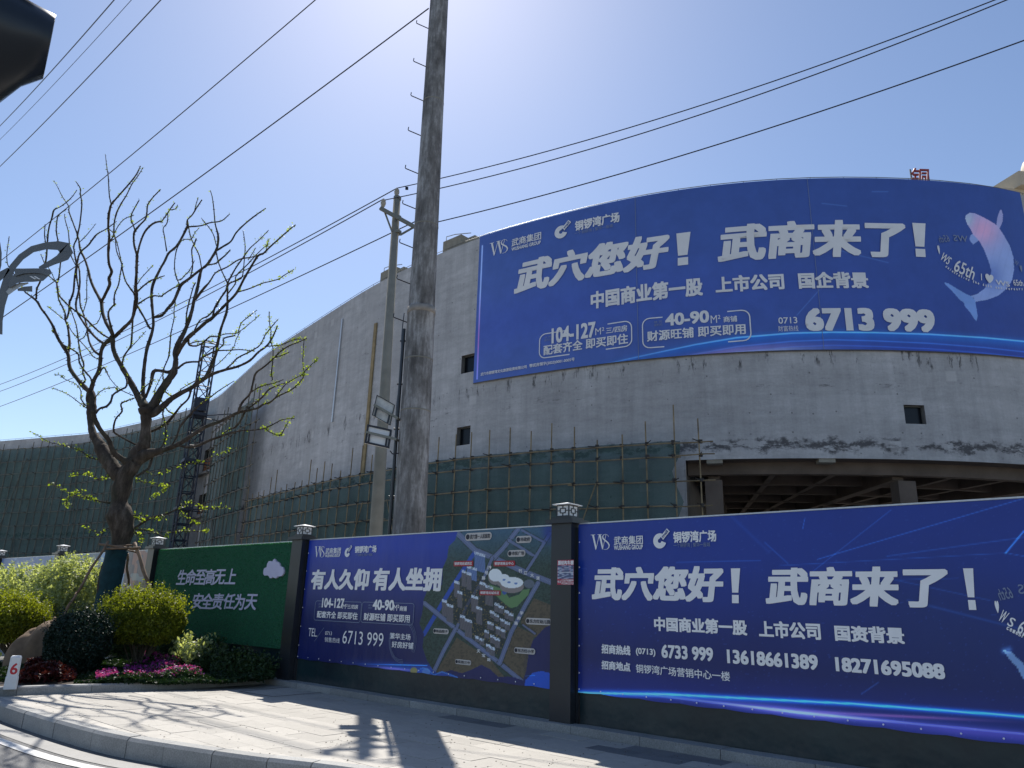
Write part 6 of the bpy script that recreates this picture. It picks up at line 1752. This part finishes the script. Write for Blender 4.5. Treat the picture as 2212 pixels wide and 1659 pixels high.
for bi, line in enumerate(BR.split('\n')):
    fr_ = None; pts = []
    for tok in line.split():
        if tok in FR: fr_ = FR[tok]; continue
        x, y, r = map(float, tok.split(','))
        pts.append([(fr_[0] + x * fr_[2]), (fr_[1] + y * fr_[2]), r])
    P = crspline(pts, 4)
    if bi: P[:, 2] = np.maximum(P[:, 2] * (.60 + .40 * np.clip((P[:, 2] - 17) / 7, 0, 1)), .95)
    rb = random.Random(bi * 7 + 3)
    if bi == 0: Yd = np.zeros(len(P)); lean = 0
    else:
        # attach at whichever end touches an already built branch
        d0 = np.hypot(NODES[:, 0] - P[0, 0], NODES[:, 1] - P[0, 1]); d1 = np.hypot(NODES[:, 0] - P[-1, 0], NODES[:, 1] - P[-1, 1])
        y0_ = NODES[d0.argmin()]
        L = np.r_[0, np.cumsum(np.hypot(*np.diff(P[:, :2], axis=0).T))] * px2m
        lean = np.clip(y0_[3] * .6 + rb.uniform(-.55, .55), -.75, .75)
        Yd = y0_[2] + lean * L + .08 * np.sin(L * 2 + bi)
        if d1.min() < 8 and d1.argmin() and len(P) > 3 and bi > 7:
            Yd = Yd + (NODES[d1.argmin(), 2] - Yd[-1]) * (L / L[-1])
    NODES = np.vstack([NODES, np.column_stack([P[:, 0], P[:, 1], Yd, np.full(len(P), lean)])])
    W3 = [on_y(p[0] * S_, p[1] * S_, TREE_Y + yd) for p, yd in zip(P, Yd)]
    RR = [p[2] * S_ / F * ((w - CAM) @ FW) * (1 + rb.uniform(-.07, .12) * (p[2] < 30)) for p, w in zip(P, W3)]
    mb = MB(); mb.tube(W3, RR, 12 if P[0, 2] > 20 else (8 if P[0, 2] > 6 else 6))
    # knots and thorn-like spurs
    if bi > 0:
        for k in range(1, len(W3) - 1):
            if P[k, 2] < 12:
                for _ in range(2):
                    if rb.random() < .55:
                        dv = np.array([rb.uniform(-1, 1), rb.uniform(-.5, .5), rb.uniform(-1, 1)]); dv /= np.linalg.norm(dv)
                        q = W3[k] + (W3[k + 1] - W3[k]) * rb.random(); mb.tube([q, q + dv * (RR[k] + rb.uniform(.01, .035))], [RR[k] * .6, .004], 4)
    else:
        for k in range(10):
            pass
    nm = 'trunk' if bi == 0 else 'branch'
    if bi == 0:
        # the tree is thicker and lumpier on its bole
        V = np.array(mb.v); V += (vnoise(V[:, 0] * 100, V[:, 2] * 100, 13, 3) - .5)[:, None] * .05 * nrng.choice([1.0], (len(V), 1)) * [1, 1, 0]; mb.v = [tuple(v) for v in V]
    mb.build(nm, M['bark'], tree, True)
    if len(P) > 5: twigs.append((bi, np.array(W3), P))
# sprouting leaves along the twigs
leafy = {}
lines_ = BR.split('\n')
def leaves_mesh(name, C0, N0, size, mat, parent, seed, flat=.0, elong=1.6):
    """each leaf a bent pair of triangles; C0 centres, N0 preferred normals, size per leaf"""
    g = np.random.default_rng(seed); n = len(C0)
    a = g.normal(0, 1, (n, 3)) + (N0 * 1.0 if N0 is not None else 0); a /= np.linalg.norm(a, axis=1)[:, None]
    b = np.cross(a, g.normal(0, 1, (n, 3))); b /= np.linalg.norm(b, axis=1)[:, None]
    c = np.cross(a, b); s = size[:, None]
    V = np.empty((n * 4, 3)); V[0::4] = C0 - c * s * elong * .5; V[1::4] = C0 + b * s * .42 + a * s * .12; V[2::4] = C0 + c * s * elong * .5; V[3::4] = C0 - b * s * .42 + a * s * .12
    i = np.arange(n) * 4
    Fc = np.stack([np.stack([i, i + 1, i + 2], 1), np.stack([i, i + 2, i + 3], 1)], 1).reshape(-1, 3)
    me = bpy.data.meshes.new(name); me.vertices.add(n * 4); me.vertices.foreach_set('co', V.ravel())
    me.loops.add(len(Fc) * 3); me.loops.foreach_set('vertex_index', Fc.ravel().astype(np.int32))
    me.polygons.add(len(Fc)); me.polygons.foreach_set('loop_start', (np.arange(len(Fc)) * 3).astype(np.int32)); me.polygons.foreach_set('loop_total', np.full(len(Fc), 3, np.int32))
    me.materials.append(mat); me.update(calc_edges=True); me.validate()
    return tag(link(name, me, parent), kind='stuff')
LC, LS = [], []
for bi, W3, P in twigs:
    low = bi > len(lines_) - 26
    dens = {109: 0}.get(bi, 1)
    txt_l = lines_[bi]
    isE = txt_l.startswith('E'); thin = P[:, 2] < 3.2
    for k in range(len(W3) - 1):
        if P[k, 2] > (3.4 if not isE else 4): continue
        x_ = P[k, 0]
        amt = 4.8 if isE else (5 if x_ > 1020 else (3.0 if P[k, 1] > 1150 else 1.6))
        if bi in (len(lines_) - 21, len(lines_) - 18) and isE: amt = 4
        hx = (math.sin(bi * 3.3 + k * 1.1) + 1) / 2
        nL = int(amt * (0.3 + 1.6 * hx) * (rng.random() < .75))
        for _ in range(nL):
            q = W3[k] + (W3[k + 1] - W3[k]) * rng.random() + np.array([rng.gauss(0, .025), rng.gauss(0, .03), rng.gauss(0.01, .025)])
            LC.append(q); LS.append(rng.uniform(.020, .042) * (1.2 if isE else 1))
leaves_mesh('leaves', np.array(LC), None, np.array(LS), M['leaf_new'], tree, 5)
# teal wrap round the lower trunk
KE = crop(160, 1740, .3617)
wp = [(835, 1175, 112), (815, 1260, 108), (790, 1380, 112), (760, 1500, 114), (735, 1640, 112), (715, 1760, 116), (690, 1900, 120), (672, 2030, 124)]
wps = crspline([(160 + x * .3617, 1740 + y * .3617, r * .3617) for x, y, r in wp], 5)
m = MB(); W3 = [on_y(p[0] * S_, p[1] * S_, TREE_Y - .02) for p in wps]; m.tube(W3, [p[2] * S_ / F * ((w - CAM) @ FW) * (1 + .012 * (i % 2)) for i, (p, w) in enumerate(zip(wps, W3))], 20)
m.build('trunk_wrap', M['wrap'], tree, True)
# tripod of stakes with tied cross bars
st = empty('tree_prop', on_y(236, 1440, TREE_Y) * [1, 1, 0] + [.3, -.3, .1], 'rustic tripod of wooden stakes lashed round the leaning trunk', 'tree prop')
def stake(a, b, ra, da, db, nm='stake', r2=None):
    A, B = on_y(*KE(*a), TREE_Y + da), on_y(*KE(*b), TREE_Y + db)
    k = [A + (B - A) * t + np.array([.012 * math.sin(t * 9 + ra), .01 * math.cos(t * 7), 0]) for t in np.linspace(0, 1, 7)]
    m = MB(); m.tube(k, [ra * .3617 * S_ / F * TREE_Y * 1.03 * (1 + .08 * math.sin(i * 2.1)) for i in range(7)], 8); m.build(nm, M['stake'], st, True)
stake((738, 1080), (395, 1640), 12, -.35, -.9); stake((395, 1640), (240, 1900), 12, -.9, -1.1, 'stake')
stake((1025, 1098), (1165, 1530), 17, -.3, -.5); stake((1165, 1530), (1260, 1850), 17, -.5, -.7)
stake((940, 1215), (955, 1560), 13, .35, .7)
stake((640, 1112), (1050, 1170), 11, -.38, -.36, 'cross_bar'); stake((690, 1165), (1080, 1150), 10, -.42, -.40, 'cross_bar'); stake((760, 1140), (1015, 1120), 9, -.3, -.28, 'cross_bar')
stake((950, 1180), (1040, 1200), 9, .3, .2, 'cross_bar')

# ================================================================== PLANTING
def blob_points(n, g, lump=.12, low=-.55, shell=.30, seed=0):
    d = g.normal(0, 1, (n * 3, 3)); d /= np.linalg.norm(d, axis=1)[:, None]; d = d[d[:, 2] > low][:n]
    r = 1 - shell * g.random(len(d)) ** 1.6
    r *= 1 + lump * (np.sin(d[:, 0] * 5.1 + seed) * np.sin(d[:, 1] * 4.3 + seed * 2) + .6 * np.sin(d[:, 2] * 9 + d[:, 0] * 7 + seed) * np.sin(d[:, 1] * 11))
    return d * r[:, None], d
def shrub(name, lab, cat, px, py, py_top, px_l, px_r, Y, n, size, mat, seed, low=-.5, stems=10, lump=.08, shell=.3, sprig=0, base_px=None, group=None, depth=1.0):
    g = np.random.default_rng(seed)
    c = on_y(px, py, Y); top = on_y(px, py_top, Y); l = on_y(px_l, py, Y); r = on_y(px_r, py, Y)
    rx = np.linalg.norm((r - l)[:2]) / 2; rz = top[2] - c[2]
    bpos = on_y(*(base_px or (px, py + 60)), Y); 
    root = empty(name, [bpos[0], Y, .15], lab, cat, group)
    P, d = blob_points(n, g, lump, low, shell, seed)
    C0 = c + P * [rx, rx * depth, rz]
    sz = g.uniform(.6, 1.25, len(C0)) * size
    if sprig:
        k = int(sprig); dd = g.normal(0, 1, (k, 3)); dd[:, 2] = np.abs(dd[:, 2]) + .15; dd /= np.linalg.norm(dd, axis=1)[:, None]
        A = c + dd * [rx, rx * depth, rz] * g.uniform(.85, 1.0, k)[:, None]
        L_ = g.uniform(.10, .28, k); gd = dd * .5 + np.array([0, 0, 1.0]) + g.normal(0, .18, (k, 3)); gd /= np.linalg.norm(gd, axis=1)[:, None]
        m = 9; T_ = np.linspace(0, 1, m)
        S = (A[:, None] + gd[:, None] * (L_[:, None] * T_)[..., None]).reshape(-1, 3) + g.normal(0, size * .28, (k * m, 3))
        C0 = np.vstack([C0, S]); d = np.vstack([d, np.repeat(dd, m, 0)]); sz = np.r_[sz, g.uniform(.6, 1.0, k * m) * size]
    keep_ = C0[:, 2] > .12
    leaves_mesh('foliage', C0[keep_], d[keep_] * .5, sz[keep_], mat, root, seed)
    if stems:
        m = MB(); rb = random.Random(seed)
        for i in range(stems):
            a = rb.uniform(0, 6.28); q = np.array([bpos[0], Y, .1]) + [rb.uniform(-.1, .1), rb.uniform(-.1, .1), 0]
            e_ = c + np.array([math.cos(a) * rx * rb.uniform(.2, .8), math.sin(a) * rx * rb.uniform(.2, .8), rb.uniform(-.3, .5) * rz])
            mid = (q + e_) / 2 + [rb.uniform(-.06, .06), rb.uniform(-.06, .06), .08]
            m.tube([q, mid, e_], [.014, .011, .006], 5)
        m.build('stems', M['stem'], root)
    return root
# boulder
bc = on_y(104, 1395, 14.9); bl, br_ = on_y(30, 1395, 14.9), on_y(185, 1395, 14.9); btop = on_y(110, 1346, 14.9)
NU, NV = 36, 22
th = np.linspace(0, 2 * math.pi, NU); ph = np.linspace(-.3, math.pi / 2, NV); TH_, PH = np.meshgrid(th, ph, indexing='ij')
rr = 1 + .10 * np.sin(TH_ * 2 + 1) * np.cos(PH * 2) + .05 * np.sin(TH_ * 5 + PH * 4) + .04 * np.sin(TH_ * 9 + 2) * np.sin(PH * 7)
rr = np.where(np.isclose(TH_, 2 * math.pi), rr[:1], rr)
rx = np.linalg.norm(br_ - bl) / 2; rz = btop[2] - .1
Pk = np.stack([bc[0] + rx * rr * np.cos(TH_) * np.cos(PH) ** .8 if False else bc[0] + rx * rr * np.cos(TH_) * np.cos(PH), bc[1] + rx * .7 * rr * np.sin(TH_) * np.cos(PH), .1 + rz * rr / 1.0 * np.clip(np.sin(PH), -1, .985)], -1)
bo = empty('boulder', [bc[0], bc[1], .1], 'rounded brown boulder half hidden by the dark green bush', 'boulder')
grid_obj('stone', Pk, M['rock'], bo)

shrub('round_bush', 'golden green clipped ball bush in front of the turf panel and leaning trunk', 'bush', 306, 1342, 1278, 216, 396, 15.1, 42000, .034, M['leaf_gold'], 11, low=-.72, stems=34, base_px=(298, 1431), lump=.05, shell=.34, sprig=500, group='clipped golden bushes')
shrub('round_bush', 'golden green clipped ball bush cut by the left edge, behind the boulder', 'bush', 6, 1350, 1284, -88, 94, 15.9, 38000, .034, M['leaf_gold'], 12, low=-.5, stems=30, base_px=(34, 1420), lump=.05, shell=.26, sprig=400, group='clipped golden bushes')
shrub('dark_bush', 'very dark green ball bush between the boulder and the wrapped trunk', 'bush', 169, 1388, 1320, 102, 236, 13.95, 20000, .032, M['leaf_dark'], 13, low=-.95, stems=6, base_px=(183, 1462), lump=.06, shell=.3, sprig=160)
for i, (px, py, pt, l, r, Y, n, lab) in enumerate(((40, 1300, 1228, -40, 125, 18.4, 5200, 'pale feathery spring shrub at the far left behind the clipped bush'), (150, 1285, 1212, 70, 225, 18.0, 7500, 'tallest pale feathery spring shrub, left of the wrapped trunk'),
                                          (105, 1345, 1250, 40, 200, 17.6, 5200, 'lower pale feathery shrub in front of the taller one, behind the stake'))):
    shrub('pale_shrub', lab, 'shrub', px, py, pt, l, r, Y, n, .058, M['leaf_pale'], 20 + i, low=-1, stems=14, lump=.22, shell=.75, sprig=260, base_px=(px, 1425), group='pale feathery shrubs')
for i, (px, py, pt, w, Y, n, sz) in enumerate(((405, 1432, 1402, 36, 15.4, 3600, .05), (447, 1440, 1408, 36, 15.0, 3600, .05), (490, 1445, 1414, 34, 14.75, 3600, .05), (530, 1449, 1422, 32, 14.55, 3400, .05), (566, 1455, 1432, 26, 14.4, 2600, .045), (460, 1420, 1390, 40, 16.2, 3400, .05), (425, 1425, 1392, 34, 16.6, 3200, .05), (378, 1415, 1378, 36, 17.3, 3400, .055), (330, 1408, 1366, 38, 17.9, 3600, .055), (278, 1402, 1360, 38, 18.6, 3600, .055))):
    shrub('low_shrub', ('low dark shrub at the fence foot, nearest the golden bush', 'low dark shrub second along from the golden bush', 'middle of the low dark shrubs under the turf panel', 'low dark shrub fourth along from the golden bush',
          'smallest low dark shrub, by the corner of the paving', 'low dark shrub close against the turf panel, right one', 'low dark shrub close against the turf panel, left one', 'low dark shrub behind the stems of the golden bush, right one', 'low dark shrub behind the stems of the golden bush, middle one', 'low dark shrub behind the dark ball bush, by the trunk')[i], 'shrub', px, py, pt, px - w, px + w, Y, n, sz, M['leaf_low'], 40 + i, low=-1, stems=4, lump=.15, shell=.6, base_px=(px, 1464), group='low dark shrubs under the turf panel', sprig=60)
shrub('sapling_shrub', 'small bright leaved shrub catching the sun right of the pink flowers', 'shrub', 412, 1410, 1388, 372, 455, 15.0, 900, .06, M['leaf_pale'], 60, low=-1, stems=6, lump=.3, shell=.9, base_px=(415, 1450), sprig=30)
def mat_patch(name, lab, cat, pts, n, size, matl, seed, z0=.14, zh=.22, kind=None, flow=None):
    """ground-hugging patch: polygon given in pixels on the ground"""
    g = np.random.default_rng(seed); W_ = [on_z(x, y, z0) for x, y in pts]; XY = np.array([w[:2] for w in W_])
    lo, hi = XY.min(0), XY.max(0); Q = g.uniform(lo, hi, (n * 5, 2)); Q = Q[inpoly(Q[:, 0], Q[:, 1], XY.tolist())][:n]
    h = zh * (0.55 + .45 * np.sin(Q[:, 0] * 5 + 1) * np.sin(Q[:, 1] * 4)) * g.random(len(Q)) ** .4
    C0 = np.column_stack([Q, z0 + h]); nz = np.tile([0, 0, .8], (len(Q), 1))
    root = empty(name, C0.mean(0), lab, cat)
    leaves_mesh('foliage', C0, nz, g.uniform(.7, 1.2, len(Q)) * size, matl, root, seed)
    if flow:
        k = int(len(Q) * flow[1]); top = C0[:k] + [0, 0, .03]; leaves_mesh('blossoms', top, nz[:k], g.uniform(.8, 1.2, k) * flow[2], flow[0], root, seed + 1)
    return root
mat_patch('azalea', 'large patch of magenta flowers under the golden ball bush', 'flowers', ((300, 1442), (360, 1450), (425, 1462), (440, 1468), (310, 1470), (262, 1466), (270, 1450)), 4500, .035, M['leaf_low'], 70, .14, .20, flow=(M['petal'], .22, .034))
mat_patch('azalea', 'small patch of magenta flowers right of the dark bush', 'flowers', ((205, 1464), (250, 1462), (255, 1471), (208, 1472)), 1400, .032, M['leaf_low'], 71, .14, .14, flow=(M['petal'], .25, .036))
mat_patch('azalea', 'patch of magenta flowers higher up, against the stems of the golden bush', 'flowers', ((300, 1428), (350, 1432), (395, 1446), (380, 1452), (300, 1445)), 2500, .035, M['leaf_low'], 72, .16, .26, flow=(M['petal'], .4, .038))
mat_patch('red_leaf_shrub', 'low dark red leaved ground shrub in front of the boulder', 'shrub', ((38, 1468), (70, 1450), (150, 1448), (160, 1474), (60, 1478), (36, 1477)), 4200, .055, M['leaf_red'], 73, .12, .30)
for pp, lab in ((((160, 1466), (440, 1466), (560, 1466), (572, 1474), (440, 1478), (160, 1480)), 'grass'),):
    g_ = mat_patch('ground_cover', '', '', pp, 16000, .05, M['grass'], 74, .10, .12)
    for key in ('label', 'category'):
        if key in g_: del g_[key]
    tag(g_, kind='stuff')
g_ = mat_patch('bed_grass', '', '', ((-60, 1440), (420, 1420), (560, 1462), (380, 1468), (30, 1474), (-60, 1474)), 42000, .055, M['grass'], 75, .11, .13)
for key in ('label', 'category'):
    if key in g_: del g_[key]
tag(g_, kind='stuff')

# white numbered marker post on the end of the bed kerb
q0 = on_z(22, 1485, .12)
mk = empty('marker_post', q0, 'short white octagonal marker post with red number six, lower left', 'marker post')
hz = .60; w = .078
vx = np.array([.86, .51, 0]); vy = np.array([-.51, .86, 0])
def oct_(zz, w, ch): 
    c8 = [(w - ch, -w), (w, -w + ch), (w, w - ch), (w - ch, w), (-w + ch, w), (-w, w - ch), (-w, -w + ch), (-w + ch, -w)]
    return [q0 * [1, 1, 0] + vx * a + vy * b + UP * zz for a, b in c8]
zt_ = on_y(22, 1416, q0[1])[2]
m = MB(); L1 = [oct_(.10, w + .008, .02), oct_(.10 + (zt_ - .1) * .36, w + .005, .02), oct_(.10 + (zt_ - .1) * .37, w - .002, .02), oct_(zt_ - .02, w - .006, .02), oct_(zt_, w - .022, .015)]
V = [p for l_ in L1 for p in l_]; m.add(V, [(i * 8 + k, i * 8 + (k + 1) % 8, i * 8 + 8 + (k + 1) % 8, i * 8 + 8 + k) for i in range(4) for k in range(8)] + [tuple(32 + k for k in range(8))])
m.build('body', M['whitepaint'], mk)
fr_ = lambda s, z, off: q0 * [1, 1, 0] + vx * s - vy * (w + off - .004) + UP * z
fl_ = lambda s, z, off: q0 * [1, 1, 0] + vy * -s - vx * (w + off - .004) + UP * z
lettering('6', (-.045, zt_ - .26, .05, zt_ - .10), fr_, M['redpaint'], mk, .02, off=.002)
lettering('6', (-.045, zt_ - .26, .05, zt_ - .10), fl_, M['redpaint'], mk, .02, off=.002)

for o in list(bpy.data.objects):
    if o.type == 'EMPTY' and not o.children: bpy.data.objects.remove(o)


# grit and shed bud scales scattered over the paving: too small to pick apart
g = np.random.default_rng(99); mbg = MB(); k = 0
while k < 420:
    x, y = g.uniform(-20, W * .8), g.uniform(1490, H + 10); q = on_z(x, y, 0.0)
    if not inside_pave(q[:2]): continue
    a = g.uniform(0, 6.28); r = g.uniform(.004, .013); u1 = np.array([math.cos(a), math.sin(a), .1]) * r; u2 = np.array([-math.sin(a), math.cos(a), .2]) * r * .6
    mbg.add([q + u1 + UP * .002, q + u2 + UP * .006, q - u1 + UP * .002, q - u2 + UP * .001], [(0, 1, 2), (0, 2, 3)]); k += 1
tag(mbg.build('paving_grit', M['stem']), kind='stuff')
